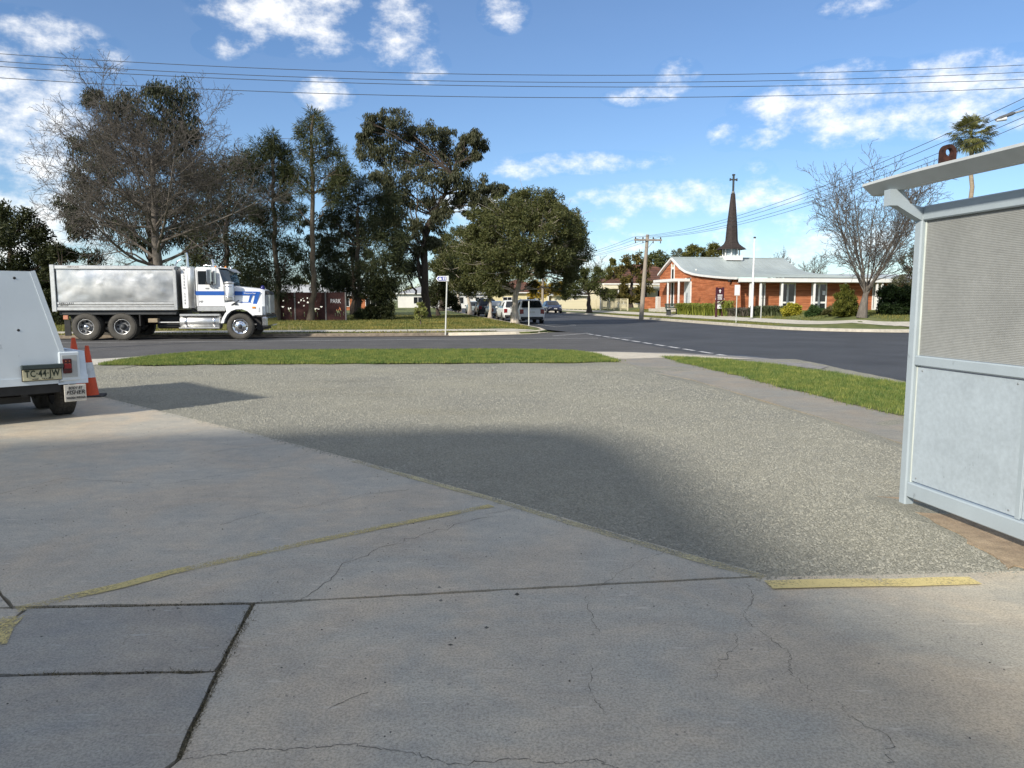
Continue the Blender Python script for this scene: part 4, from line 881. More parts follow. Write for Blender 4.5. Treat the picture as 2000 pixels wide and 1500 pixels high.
car(9.0, 83.5, 1, 'pale green-grey sedan, farthest in the row of parked cars', pbr('car_greygreen', (.30, .35, .35), .35, .05, 3, metal=.3, coat=.4), 4.5, 1.45, 1.75, (.13, .27, .56, .74))
car(19.0, 89.0, -1, 'dark blue car parked across the street by cream fence', pbr('car_blue', (.012, .02, .05), .2, .05, 3, coat=.6), 4.5, 1.5, 1.8, (.12, .25, .56, .74))

# ------------------------------------------------------------------ trailer
def make_trailer():
    w = Vector((.70, .714, 0)).normalized(); a = Vector((-w.y, w.x, 0))
    C = G(130, 812); T = empty('box_trailer', (C.x, C.y, .03), math.atan2(w.y, w.x), 'pale white enclosed trailer with yellow number plate, seen from its rear corner', 'trailer')
    # local x = across (away, right), local y = forward. Rear face at y = -.55
    Mi = Matrix.Translation((C.x, C.y, .03)) @ Matrix.Rotation(math.atan2(w.y, w.x), 4, 'Z'); Mi = Mi.inverted(); P0 = Vector((C.x, C.y, 0))-a*.55
    def q(px, py): v = Mi @ onplane(px, py, P0, a); return (v.x, v.z)
    br = q(119, 690); tr = q(60, 530); bb = q(119, 746); xl = br[0]-2.1
    zt, zb, zk = tr[1], bb[1], br[1]; y0 = -.55; y1 = 2.6
    m = MB(); rear = [(xl+.0, zb), (br[0]+.0, zb), (br[0], zk), (tr[0], zt), (xl+(br[0]-tr[0]), zt), (xl, zk)]
    m.prism(rear, y0, y1, 'y'); body = m.build('body', M_TRAILER, T, fix=True)
    m = MB(); m.box(xl, br[0]+.01, y0-.012, y0-.001, zb-.015, zb+.075); m.build('bottom_rail', M_TRAILER, body)
    d = Vector((tr[0]-br[0], 0, zt-zk)).normalized(); nx = Vector((d.z, 0, -d.x))
    m = MB(); pa = Vector((br[0], y0-.01, zk)); pb = Vector((tr[0], y0-.01, zt)); m.add([pa-nx*.012, pa+nx*.045, pb+nx*.045, pb-nx*.012, pa-nx*.012+Vector((0, .06, 0)), pa+nx*.045+Vector((0, .06, 0)), pb+nx*.045+Vector((0, .06, 0)), pb-nx*.012+Vector((0, .06, 0))], [(0, 1, 2, 3), (4, 7, 6, 5), (1, 5, 6, 2), (0, 4, 5, 1), (3, 2, 6, 7), (0, 3, 7, 4)]); m.build('corner_trim', M_TRAILER, body, fix=True)
    for p in ((28, 543), (36, 645)):
        x, z = q(*p); m = MB(); m.lathe([(.017, -.012), (.017, .0), (.008, .005), (.001, .005)], 14, Matrix.Translation((x, y0, z)) @ RX); m.build('bolt', M_BLACK, body)
    # tail-lamp box and mudguard
    lx0, lz0 = q(117, 748); lx1, lz1 = q(153, 686); gx1, gz0 = q(170, 740)
    m = MB(); m.bbox(lx0, lx1, y0-.03, y0+.3, lz0+.02, lz1, .012); lb = m.build('lamp_box', M_TRAILER, T)
    m = MB(); m.bbox(lx0+.03, lx1-.03, y0-.036, y0-.028, lz0+.07, lz1-.04, .004); m.build('recess', pbr('recess_grey', (.36, .38, .38), .5), lb)
    rx0, rz0 = q(121.5, 729); rx1, rz1 = q(137, 700)
    m = MB(); m.bbox(rx0, rx1, y0-.065, y0-.03, rz0, rz1, .008); tl = m.build('tail_lamp', pbr('dark_red_lens', (.045, .004, .005), .25, coat=.4), lb)
    m = MB(); m.bbox(rx0+.012, rx1-.008, y0-.07, y0-.066, (rz0+rz1)/2-.03, (rz0+rz1)/2+.03, .002); m.build('reflector', M_RED, tl)
    for i in range(2):
        for j in range(2):
            m = MB(); m.lathe([(.009, 0), (.007, .004), (.001, .005)], 10, Matrix.Translation((rx0+.035+.04*i, y0-.065, rz1-.03-.035*j)) @ RX); m.build('indicator', pbr('dim_amber', (.22, .05, .01), .3), tl)
    m = MB(); m.prism([(y0-.02, gz0), (y0+.04, lz1+.0), (1.6, lz1+.0), (1.66, gz0)], lx1, gx1, 'x'); m.build('mudguard', pbr('guard_paint', (.55, .62, .70), .45), T, fix=True)
    m = MB(); m.bbox(lx0-.02, gx1+.01, y0-.012, y0-.002, gz0-.05, gz0+.06, .003); m.build('guard_lip', pbr('guard_paint', (0, 0, 0)), T)
    fx0, fz0 = q(125.5, 785); fx1, fz1 = q(166, 749)
    m = MB(); m.bbox(fx0, fx1, y0-.035, y0-.02, fz0, fz1, .004); fl = m.build('mud_flap', pbr('grubby_white_flap', (.50, .48, .43), .7, .2, 9, speck=.15), T)
    fw = fx1-fx0; xc = (fx0+fx1)/2
    for txt, f, sz, sh, mt in (('BODY BY', .80, .15, .25, M_TEXTK), ('FISHER', .53, .21, .25, M_TEXTK), ('WAGGA WAGGA', .22, .12, .2, M_TEXTK)):
        textmesh('lettering', txt, fw*sz*1.38, mt, fl, (xc, y0-.038, fz0+(fz1-fz0)*f), (R(90), 0, 0), fit=fw*{'BODY BY': .66, 'FISHER': .84, 'WAGGA WAGGA': .86}[txt], shear=sh, bold=.012)
    px0, pz0 = q(43.5, 744.5); px1, pz1 = q(118, 719.0)
    m = MB(); m.bbox(px0, px1, y0-.04, y0-.03, pz0, pz1, .004); pl = m.build('number_plate', pbr('plate_cream', (.48, .45, .30), .6, .12, 12, speck=.1), T)
    m = MB(); m.bbox(px0-.008, px1+.008, y0-.032, y0-.014, pz0-.008, pz1+.008, .003); m.build('plate_rim', M_BLACK, pl)
    m = MB(); m.bbox(px0-.01, px1+.02, y0-.075, y0-.005, pz1+.009, pz1+.062, .006); m.build('plate_light', pbr('plate_lamp', (.035, .05, .05), .4), T)
    pw = px1-px0; ph = pz1-pz0
    textmesh('lettering', 'TC·44·JW', ph*.86, pbr('plate_green_black', (.02, .03, .018), .5), pl, ((px0+px1)/2, y0-.043, pz0+ph*.60), (R(90), 0, 0), fit=pw*.90, bold=.022, spacing=1.12)
    textmesh('lettering', 'NSW · TRAILER', ph*.2, M_TEXTK, pl, ((px0+px1)/2, y0-.043, pz0+ph*.12), (R(90), 0, 0), sx=1.0, spacing=1.3)
    for dx in (.12, .42):
        m = MB(); m.tube((lx0-.15+dx*.6, y0+.03, zb-.13), (lx0-.15+dx*.6, y0+.03, zb), .01); m.build('bracket', M_ALUR, T)
    # chassis and wheels
    m = MB(); m.box(xl, br[0]-.02, y0+.02, y0+.1, zb-.13, zb-.02); m.box(br[0]-.45, br[0]-.38, y0+.05, y1+1.2, zb-.16, zb-.02); m.box(xl+.38, xl+.45, y0+.05, y1+1.2, zb-.16, zb-.02)
    m.box(xl, br[0]-.3, y0+.3, y0+.38, zb-.26, zb-.18); m.tube((xl+.1, 0, .3), (br[0]+.1, 0, .3), .035); m.tube((xl+.1, .85, .3), (br[0]+.1, .85, .3), .035)
    for yy in (0, .85): m.path([(br[0]-.2, yy-.38, zb-.05), (br[0]-.2, yy-.2, .38), (br[0]-.2, yy, .36), (br[0]-.2, yy+.2, .38), (br[0]-.2, yy+.38, zb-.05)], .028, 6)
    m.build('chassis', M_BLACK, T)
    xw = (fx0+fx1)/2-.015
    for yy in (0, .85):
        for xx, sg in ((xw, 1), (xl-.12, -1)):
            e = link('wheel', None, T, (xx, yy, .315), (0, R(90)*sg, R(0)))
            m = MB(); ww = .24; r = .315
            m.lathe([(.17, -ww/2), (r*.84, -ww/2), (r*.96, -ww*.42), (r, -ww*.3), (r, ww*.3), (r*.96, ww*.42), (r*.84, ww*.5), (.18, ww*.45)], 36)
            for kk in range(44):
                aa = 2*math.pi*kk/44; Mr = Matrix.Rotation(aa, 4, 'Z')
                for b0 in (-.095, -.045, .005, .055): m.box(r*.985, r*1.014, -.016, .016, b0, b0+.038, Mr)
            m.build('tyre', M_RUBBER, e)
            m = MB(); m.lathe([(.175, -ww*.45), (.17, -ww*.2), (.06, -ww*.1), (.05, -ww*.35), (.001, -ww*.36)], 20); m.lathe([(.18, ww*.4), (.16, ww*.2), (.05, ww*.28), (.001, ww*.3)], 20); m.build('rim', pbr('dull_rim', (.12, .12, .125), .6), e)
    m = MB(); m.box(-1.2, -.9, y1, y1+1.4, zb-.14, zb-.04); m.tube((-1.05, y1+1.1, zb-.1), (-1.05, y1+1.1, 0), .03); m.build('drawbar', M_BLACK, T)
make_trailer()

# ------------------------------------------------------------------ traffic cones
def cone(px, py, ptop, ang, label, soil):
    P = G(px, py, .01); h = (at(px, ptop, P.y)).z-.03
    T = empty('traffic_cone', (P.x, P.y, .035 if py < 770 else .012), ang, label, 'cone', 'orange traffic cones behind the trailer')
    m = MB(); b = .25*h; m.bbox(-b, b, -b, b, 0, .04, .012); m.build('base', pbr('cone_base', (.035, .032, .03), .8), T)
    rr = lambda z: .165*h*(1-z/h)+.032*h*(z/h)
    om = pbr('cone_orange', (.62, .075, .02), .55, .12, 8, speck=.08); wm = pbr('cone_white'+('' if soil else '_b'), (.62, .64, .65), .5, .14, 10, speck=.1)
    z1, z2 = h*.39, h*.68
    for nm, za, zc, mt in (('lower_skirt', .04, z1, om), ('reflective_sleeve', z1, z2, wm), ('tip', z2, h, om)):
        m = MB(); e = .003 if mt is wm else 0; k = [(rr(za)+e, za), (rr(zc)+e, zc)]
        if zc == h: k += [(rr(h)*.8, h), (rr(h)*.7, h-.02)]
        m.lathe(k, 28); m.build(nm, mt, T)
cone(176, 776, 673, .3, 'nearer right cone in front of gravel, orange with creased white sleeve', True)
cone(150, 765, 660, .1, 'taller-looking left cone tucked behind trailer mudguard', False)

# ------------------------------------------------------------------ shelter on the right
def make_shelter():
    P = G(1768, 985); d = Vector((ST, -CT, 0))         # runs back towards the camera, parallel to the street
    yaw = math.atan2(d.y, d.x)
    T = empty('yard_shelter', (P.x, P.y, 0), yaw, 'pale blue-grey steel frame shelter with ribbed screen above flat panel', 'shelter')
    # local x = towards camera, local +y = right of that direction's left... near face (towards yard) is y = -w
    nrm = Vector((-CT, -ST, 0)); sgn = 1 if (Matrix.Rotation(yaw, 3, 'Z') @ Vector((0, 1, 0))).dot(nrm) > 0 else -1
    ys = sgn
    zt = at(1803, 405, P.y).z; zm = at(1800, 693, P.y).z; L = 4.1
    pm = pbr('shelter_paint', (.34, .395, .425), .5, .06, 2.5, .03, 30, speck=.03, marks=11)
    pp = pbr('shelter_panel', (.37, .425, .46), .5, .06, 3.2, .10, 10, speck=.07, sscale=34, marks=17)
    m = MB(); m.bbox(-.03, .045, -.04, .04, .0, zt, .01); post = m.build('post', pm, T)
    m = MB(); m.bbox(.045, .06, .0*ys-.012, .012, .16, zt-.09, .003); m.build('edge_highlight', pbr('highlight_pale', (.52, .56, .52), .5), T)  # thin strip with the bright inner-edge highlight put into its colour
    m = MB(); m.bbox(L-.04, L+.04, -.04, .04, .0, zt, .01); m.build('post', pm, T)
    m = MB(); m.bbox(.045, L-.04, -.035, .035, zt-.1, zt+.004, .008); m.build('top_rail', pm, T)
    m = MB(); m.bbox(.047, L-.04, -.034, .034, zm-.075, zm, .008); m.build('middle_rail', pm, T)
    m = MB(); m.bbox(.047, L-.04, -.036, .036, .075, .19, .008); m.build('bottom_rail', pm, T)
    k = .062; w = 1.12
    for i in range(4):
        a, b = k+i*1.0, min(k+(i+1)*1.0-.006, L-.05)
        yy = sorted((ys*.002, ys*.012)); m = MB(); m.bbox(a, b, yy[0], yy[1], .2, zm-.085, .003); m.build('panel', pp, T)
    for i in range(1, 4):
        yy = sorted((ys*.012, ys*.022)); m = MB(); m.bbox(k+i-.045, k+i-.006, yy[0], yy[1], .192, zm-.078, .003); m.build('cover_strip', pm, T)
    for i in range(4):
        for zz in (.23, zm-.11):
            for xx in (k+i+.05, k+i+.9):
                m = MB(); m.lathe([(.008, 0), (.006, .004), (.001, .005)], 8, Matrix.Translation((xx, ys*.012, zz)) @ Matrix.Rotation(R(-90*ys), 4, 'X')); m.build('rivet', pbr('rivet_grey', (.22, .24, .25), .5), T)
    # ribbed screen
    n = 450; z0, z1 = zm+.002, zt-.10; vs = []; fs = []
    for i in range(n+1):
        z = z0+(z1-z0)*i/n; y = ys*(.004+.0013*math.sin(2*math.pi*i/5))
        vs += [(.06, y, z), (L-.05, y, z)]
        if i: fs.append((2*i-2, 2*i-1, 2*i+1, 2*i))
    m = MB(); m.add(vs, fs, True); m.build('ribbed_screen', pbr('screen_grey', (.27, .275, .26), .55, .10, 2.2, speck=.06, sscale=25), T)
    # bracket and roof beam
    ob = .30; zbk = at(1717, 404, P.y).z
    m = MB(); prof = [(.035, zt-.1), (.10, zt-.07), (ob-.06, zbk+.0), (ob, zbk), (ob, zbk+.115), (ob-.1, zbk+.115), (.14, zt+.02), (.035, zt-.006)]
    m.prism([(ys*u, v) for u, v in prof], -.028, .043, 'x'); m.build('bracket', pm, T, fix=True)
    zbm = zbk+.116; m = MB()
    vs = []; N = 24
    for i in range(N+1):
        x = -.24+(L+.3)*i/N; dz = -.014*max(0, (.5-x)/.74)**2
        vs += [(x, ys*(ob-.12), zbm+dz), (x, ys*(ob-.05), zbm+dz), (x, ys*(ob+.035), zbm+dz+.068), (x, ys*(ob+.035), zbm+dz+.086), (x, ys*(ob-.12), zbm+dz+.092)]
    fs = [(i*5+k, (i+1)*5+k, (i+1)*5+(k+1) % 5, i*5+(k+1) % 5) for i in range(N) for k in range(5)]+[(0, 1, 2, 3, 4), tuple(N*5+k for k in range(5))]
    m.add(vs, fs); beam = m.build('roof_beam', pbr('beam_paint', (.50, .53, .53), .5, .08, 4), T, fix=True)
    m = MB(); prof2 = [(ys*(.035), zt-.1), (ys*.06, zt-.08), (ys*(ob-.05), zbk), (ys*ob, zbk), (ys*ob, zbk+.115), (ys*(ob-.1), zbk+.115), (ys*.1, zt)]
    m.prism(prof2, L-.04, L+.03, 'x'); m.build('bracket', pm, T, fix=True)
    # lifting lug
    lp = onplane(1846, 300, P+nrm*ob*.9, nrm); lx = (lp-P).dot(d); r = .052; m = MB(); n = 26; vs = []
    zc = zbm+.086+.075
    outer = []; inner = []
    for i in range(n):
        t = 2*math.pi*i/n; cx_, cz = math.cos(t), math.sin(t)
        ox, oz = r*cx_, r*cz
        if cz < 0: ox = r*(1 if cx_ > 0 else -1)*min(1, abs(cx_)*1.5); oz = max(-.085, r*cz*2.2)
        outer.append((lx+ox, zc+oz)); inner.append((lx+r*.52*cx_, zc+.002+r*.52*cz))
    for y in (lx-.02, lx+.015): vs += [(y, ys*(ob-.05)+u-lx, v) for u, v in outer]+[(y, ys*(ob-.05)+u-lx, v) for u, v in inner]
    fs = []
    for i in range(n):
        j = (i+1) % n; fs += [(i, j, n+j, n+i), (2*n+i, 3*n+i, 3*n+j, 2*n+j), (i, 2*n+i, 2*n+j, j), (n+i, n+j, 3*n+j, 3*n+i)]
    m.add(vs, fs); tag(m.build('lifting_lug', pbr('rust', (.030, .013, .010), .9, .5, 18, .4, 60, col2=(.07, .025, .016)), T, fix=True), 'rusty ring-shaped lifting lug')
make_shelter()
# unseen block added behind and left of the camera, shaped to shade the near yard
def make_shade_block():
    H = 9.0; Lc = H/math.tan(R(SUN_EL)); ox, oy = Lc*math.sin(R(SUN_AZ)), Lc*math.cos(R(SUN_AZ))
    T = empty('shade_block', (-10, -6, 0), 0, 'unseen block added behind the viewer to shade the near yard', 'shade block')
    sh = [G(1080, 836), G(1150, 842), G(1210, 855), G(1265, 880), G(1320, 915), G(1380, 960), G(1450, 1015), G(1540, 1075), G(1640, 1135), G(1900, 1290)]
    fl = G(0, 868); fr = G(460, 845); fm = G(900, 838)
    pts = [(fl.x-9-ox, fl.y-.8-oy), (fl.x-ox, fl.y-oy), (fr.x-ox, fr.y-oy), (fm.x-ox, fm.y-oy)]+[(p.x-ox, p.y-oy) for p in sh]+[(2.2-ox, 0-oy), (2.4-ox, -9-oy), (-15-ox, -9-oy)]
    m = MB(); m.prism([(x+10, y+6) for x, y in pts], -.1, H-.25, 'z'); m.build('wall', pbr('shade_block_wall', (.55, .53, .49), .8), T, fix=True)
    m = MB(); m.prism([(x+10, y+6) for x, y in pts], H-.248, H, 'z'); m.build('block_cap', pbr('shade_block_cap', (.45, .45, .44), .7), T, fix=True)
make_shade_block()
# ------------------------------------------------------------------ building materials
def brick_mat(name, c1, c2, mortar, scale=1.0):
    m, nt, b = nodes_of(name); N = nt.nodes.new; L = nt.links.new
    tc = N('ShaderNodeTexCoord'); g = N('ShaderNodeNewGeometry'); b.inputs['Roughness'].default_value = .9; b.inputs['Specular IOR Level'].default_value = .15
    sp = N('ShaderNodeSeparateXYZ'); L(tc.outputs['Object'], sp.inputs[0]); ad = N('ShaderNodeMath'); ad.operation = 'ADD'; L(sp.outputs[0], ad.inputs[0]); L(sp.outputs[1], ad.inputs[1])
    cb = N('ShaderNodeCombineXYZ'); L(ad.outputs[0], cb.inputs[0]); L(sp.outputs[2], cb.inputs[1])
    br = N('ShaderNodeTexBrick'); L(cb.outputs[0], br.inputs['Vector']); br.inputs['Scale'].default_value = scale
    br.inputs['Color1'].default_value = (*c1, 1); br.inputs['Color2'].default_value = (*c2, 1); br.inputs['Mortar'].default_value = (*mortar, 1)
    br.inputs['Brick Width'].default_value = .24; br.inputs['Row Height'].default_value = .086; br.inputs['Mortar Size'].default_value = .009; br.inputs['Bias'].default_value = -.2
    n = N('ShaderNodeTexNoise'); n.inputs['Scale'].default_value = 1.1; n.inputs['Detail'].default_value = 6; L(tc.outputs['Object'], n.inputs['Vector'])
    r = N('ShaderNodeValToRGB'); L(n.outputs['Fac'], r.inputs[0]); r.color_ramp.elements[0].color = (.72, .72, .72, 1); r.color_ramp.elements[1].color = (1.22, 1.2, 1.15, 1)
    mx = N('ShaderNodeMix'); mx.data_type = 'RGBA'; mx.blend_type = 'MULTIPLY'; mx.inputs[0].default_value = 1; L(br.outputs[0], mx.inputs[6]); L(r.outputs[0], mx.inputs[7]); L(mx.outputs[2], b.inputs['Base Color'])
    mp = N('ShaderNodeMapping'); mp.inputs['Scale'].default_value = (.5, .5, 9); L(tc.outputs['Object'], mp.inputs[0]); ns = N('ShaderNodeTexNoise'); ns.inputs['Scale'].default_value = 1.0; ns.inputs['Detail'].default_value = 3; L(mp.outputs[0], ns.inputs['Vector'])
    r3 = N('ShaderNodeValToRGB'); L(ns.outputs['Fac'], r3.inputs[0]); r3.color_ramp.elements[0].position = .36; r3.color_ramp.elements[1].position = .64; r3.color_ramp.elements[0].color = (.72, .66, .62, 1); r3.color_ramp.elements[1].color = (1.15, 1.15, 1.15, 1)
    mx3 = N('ShaderNodeMix'); mx3.data_type = 'RGBA'; mx3.blend_type = 'MULTIPLY'; mx3.inputs[0].default_value = 1; L(mx.outputs[2], mx3.inputs[6]); L(r3.outputs[0], mx3.inputs[7]); L(mx3.outputs[2], b.inputs['Base Color'])
    bp = N('ShaderNodeBump'); bp.inputs['Strength'].default_value = .5; bp.inputs['Distance'].default_value = .01; bp.invert = True; L(br.outputs['Fac'], bp.inputs['Height']); L(bp.outputs[0], b.inputs['Normal'])
    MATS[name] = m; return m
M_BRICK = brick_mat('orange_brick', (.46, .145, .058), (.36, .10, .042), (.44, .26, .16))
M_TRIM = pbr('white_trim', (.74, .74, .71), .5, .06, 3)
M_DARKIN = pbr('dark_interior', (.015, .014, .013), .5)
M_ROOFG = pbr('pale_green_metal_roof', (.34, .385, .38), .45, .10, .7, .03, 4, stretch=(1, .2, 1))
def make_church():
    t0, s0 = 26.5, 54.7; P = S(t0, s0); z0 = lot_z(P.x+2, P.y+2)
    T = empty('church', (P.x, P.y, z0), TH, 'orange brick church with swept pale metal roof and dark shingled spire', 'church')
    tv = S(1, 0)-S(0, 0); sv = S(0, 1)-S(0, 0)
    def wl(px, py): v = onplane(px, py, P, tv)-P; return (v.dot(sv), v.z-z0)      # on the street wall: (y, z)
    top = [wl(*p) for p in [(1440, 543.5), (1400, 540.5), (1372, 537.5), (1357, 535), (1342, 530), (1332, 523.5), (1323, 513.5), (1315, 504.5), (1302, 520), (1289, 537)]]
    yl = top[-1][0]; L = 12.0
    # street wall
    m = MB(); poly = [(0, -.3)]+[(y, z-.12) for y, z in top]+[(yl, -.3)]
    m.prism(poly, 0, .28, 'x'); m.build('street_wall', M_BRICK, T, fix=True)
    m = MB(); m.prism([(9.2, -.4), (9.2, .16), (yl+.02, .16), (yl+.02, -.4)], -.03, .0-.004, 'x'); m.build('plinth', pbr('pale_plinth', (.58, .52, .42), .8), T, fix=True)
    # front wall (faces the cross street) and rear
    yw = .9
    m = MB(); m.box(.28, 23.5, yw, yw+.25, -.3, 2.55); m.build('front_wall', M_BRICK, T)
    m = MB(); m.box(23.25, 23.5, yw+.25, yl, -.3, 2.5); m.box(.28, 23.25, yl-.25, yl, -.3, 2.5); m.build('back_wall', M_BRICK, T)
    # swept roof: ribs along the slope, ridge along x
    prof = [(y, z) for y, z in top]; vs = []; fs = []; n = len(prof)
    fine = []
    for (a, b), (c, d) in zip(prof[:-1], prof[1:]):
        for k in range(4): fine.append((a+(c-a)*k/4, b+(d-b)*k/4))
    fine.append(prof[-1]); fine[0] = (-.35, fine[0][1])
    xe = [0-.25, 11.6]; m = MB()
    def rx(y): return 11.4+2.6*(1-min(1, max(0, y)/13.5))**1.6      # right edge sweeps out towards the eave
    nx = 24; vs = []
    for y, z in fine:
        for i in range(nx+1): vs.append((-.25+(rx(y)+.25)*i/nx, y, z+.06))
    w = nx+1; m.add(vs, [(j*w+i, j*w+i+1, (j+1)*w+i+1, (j+1)*w+i) for j in range(len(fine)-1) for i in range(nx)], True)
    roof = m.build('roof', M_ROOFG, T)
    for i in range(0, 25):                                            # standing seams
        if i in (0, 24): continue
        m = MB()
        pts = [(-.25+(rx(y)+.25)*i/nx, y, z+.075) for y, z in fine if y < 13.6]
        m.path(pts, .018, 4, False); m.build('roof_seam', M_ROOFG, roof)
    m = MB()
    for (a, b), (c, d) in zip(fine[:-1], fine[1:]):
        m.add([(-.27, a, b-.1), (-.27, c, d-.1), (-.27, c, d+.075), (-.27, a, b+.075), (.0, a, b-.1), (.0, c, d-.1), (.0, c, d+.05), (.0, a, b+.05)], [(0, 3, 2, 1), (0, 1, 5, 4), (3, 7, 6, 2)])
    m.build('barge_board', M_TRIM, roof, fix=True)
    m = MB(); m.path([(-.2, top[7][0], top[7][1]+.08), (11.4, top[7][0], top[7][1]+.08)], .06, 8); m.build('ridge_cap', M_ROOFG, roof)
    m = MB(); pr = [(y, z) for y, z in fine if y < 13.7]; mb = [(rx(y)-.05, y, z) for y, z in pr]
    m.add([v for v in mb]+[(x, y, 2.5) for x, y, z in mb], [(i, i+1, len(mb)+i+1, len(mb)+i) for i in range(len(mb)-1)]); m.build('side_gable', pbr('gable_cladding', (.5, .5, .47), .6), T)
    # low wing and verandah
    ze = top[0][1]
    m = MB(); vs = [(13.6, -.35, ze-.12), (24.2, -.35, ze-.12), (24.2, 10.5, ze+.75), (11.5, 10.5, ze+.75)]; m.add(vs+[(x, y, z-.1) for x, y, z in vs], [(0, 1, 2, 3), (7, 6, 5, 4), (0, 4, 5, 1), (1, 5, 6, 2), (2, 6, 7, 3), (3, 7, 4, 0)]); m.build('wing_roof', pbr('wing_roof_metal', (.42, .45, .44), .5, .1, 1), T)
    m = MB(); m.bbox(-.2, 24.25, -.42, -.34, ze-.30, ze-.0, .01); m.build('fascia', M_TRIM, T)
    m = MB(); m.box(.0, 24.1, -.33, yw, ze-.33, ze-.30); m.build('verandah_ceiling', pbr('ceiling_cream', (.55, .53, .48), .7), T)
    m = MB(); m.box(0, 24, -.6, yw, -.5, .02); m.build('verandah_floor', M_PATH, T)
    fp = P+sv*(-.2)
    def fx(px, off=0): return (onplane(px, 580, P+sv*off, sv)-P).dot(tv)
    for px in (1465, 1485, 1527, 1590, 1712, 1722, 1650):
        x = fx(px, -.2); m = MB(); m.bbox(x-.07, x+.07, -.27, -.13, .02, ze-.33, .01); m.build('verandah_post', M_TRIM, T)
    # window and door units in the front wall
    def unit(pa, pb, zlo, zhi, mull, rail, note=False):
        xa, xb = fx(pa, yw), fx(pb, yw); y = yw-.05; f = .10
        e = link('window', None, T, (0, 0, 0)); m = MB()
        m.box(xa, xa+f, y, yw-.002, zlo, zhi); m.box(xb-f, xb, y, yw-.002, zlo, zhi); m.box(xa+f, xb-f, y, yw-.002, zhi-f, zhi); m.box(xa+f, xb-f, y, yw-.002, zlo, zlo+f)
        if rail: m.box(xa+f, xb-f, y+.005, yw-.002, rail-.07, rail+.07)
        if mull: xm = (xa+xb)/2; m.box(xm-.08, xm+.08, y+.008, yw-.002, zlo+f, zhi-f)
        m.build('frame', M_TRIM, e)
        m = MB(); m.box(xa+.05, xb-.05, yw-.02, yw-.004, zlo+.05, zhi-.05); m.build('pane', M_GLASS, e)
        if note: m = MB(); m.box((xa+xb)/2+.3, (xa+xb)/2+.55, yw-.026, yw-.0215, 1.25, 1.6); m.build('notice', M_TEXTW, e)
    unit(1522, 1553, .05, 2.2, True, .65); unit(1584, 1614, .05, 2.2, True, .65, True); unit(1486, 1494, .05, 2.2, False, None); unit(1703, 1709, .05, 2.2, False, None); unit(1714, 1724, .05, 2.2, True, None)
    m = MB(); m.path([(fx(1486), -.1, 1.0), (fx(1495), -.1, 1.0), (fx(1495), -.1, .02)], .025, 6); m.build('handrail', M_DGREY, T)
    # street wall features (local y from pixels)
    yc = wl(1314, 560)[0]; zc0 = wl(1314, 597)[1]; zc1 = wl(1314, 511)[1]-.2
    m = MB(); m.box(-.05, -.002, yc-.44, yc-.28, zc0, zc1-.4); m.box(-.05, -.002, yc+.28, yc+.44, zc0, zc1-.4); m.box(-.055, -.002, yc-.5, yc+.5, zc0-.14, zc0); m.box(-.05, -.002, yc-.28, yc+.28, wl(1314, 524)[1]-.1, wl(1314, 524)[1]+.1); m.box(-.045, -.002, yc-.28, yc+.28, zc1-.5, zc1-.4)
    m.box(-.05, -.002, yc-.44, yc-.28, zc1-.4, zc1); m.box(-.05, -.002, yc+.28, yc+.44, zc1-.4, zc1)
    cw = link('window', None, T, (0, 0, 0)); m.build('frame', M_TRIM, cw)
    m = MB(); m.box(-.02, -.003, yc-.28, yc+.28, zc0, wl(1314, 524)[1]-.1); m.build('pane', M_GLASS, cw)
    m = MB(); m.box(-.02, -.003, yc-.28, yc+.28, wl(1314, 524)[1]+.1, zc1-.1); m.build('pane', pbr('pale_stained_glass', (.5, .45, .28), .3), cw)
    # porch canopy, posts, door
    za = wl(1314, 552)[1]; zbp = wl(1314, 548.5)[1]; ya = wl(1303, 550)[0]-.2; yb = wl(1349, 550)[0]
    m = MB(); m.bbox(-1.5, -.003, min(ya, yb), max(ya, yb), za, za+.26, .02); m.build('porch_canopy', M_TRIM, T)
    for px in (1304.5, 1325.5):
        y = (onplane(px, 570, P-tv*1.35, tv)-P).dot(sv); m = MB(); m.bbox(-1.42, -1.28, y-.07, y+.07, 0-.1, za-.002, .01); m.build('porch_post', M_TRIM, T)
    m = MB(); m.box(-1.9, -.032, min(ya, yb), max(ya, yb), -.4, .03); m.build('porch_step', M_PATH, T)
    d0 = wl(1349, 580)[0]; d1 = wl(1338.5, 580)[0]; m = MB(); m.box(-.06, -.004, d0, d1, .03, za-.002); dr_ = m.build('door', pbr('grey_door', (.52, .56, .57), .5, .06), T)
    m = MB(); m.box(-.08, -.003, d0-.16, d0-.002, .03, za-.002); m.build('door_jamb', M_TRIM, dr_); m = MB(); m.box(-.08, -.003, d1+.002, d1+.12, .03, za-.002); m.build('door_jamb', M_TRIM, dr_)
    v0, v1 = wl(1350.5, 535.5), wl(1341.5, 543.5); m = MB(); m.box(-.06, -.003, v0[0], v1[0]+.25, v1[1]-.05, v0[1]-.32); m.build('window', M_TRIM, T)
    m = MB(); m.box(-.066, -.0605, v0[0]+.05, v1[0]-.1, v1[1]+.05, v0[1]-.6); m.build('pane', M_GLASS, T)
    m = MB(); yy = wl(1430, 540)[0]; m.bbox(-.3, -.1, yy-.15, yy+.15, ze-.28, ze-.1, .04); m.build('floodlight', M_BLACK, T)
    m = MB(); m.lathe([(.05, 0), (.06, .1), (.1, .14), (.001, .2)], 10); m.build('roof_vent', M_TRIM, T, (.8, wl(1345, 528)[0]+.2, wl(1345, 527)[1]-.1))
    # spire
    yr, zr = top[7]; xs = (onplane(1428.5, 480, P+sv*yr, sv)-P).dot(tv); dep = (P+sv*yr+tv*xs).y
    hz = lambda py: at(1428, py, dep).z-z0
    mpx = dep/F
    e = link('spire', None, T, (xs, yr, 0)); 
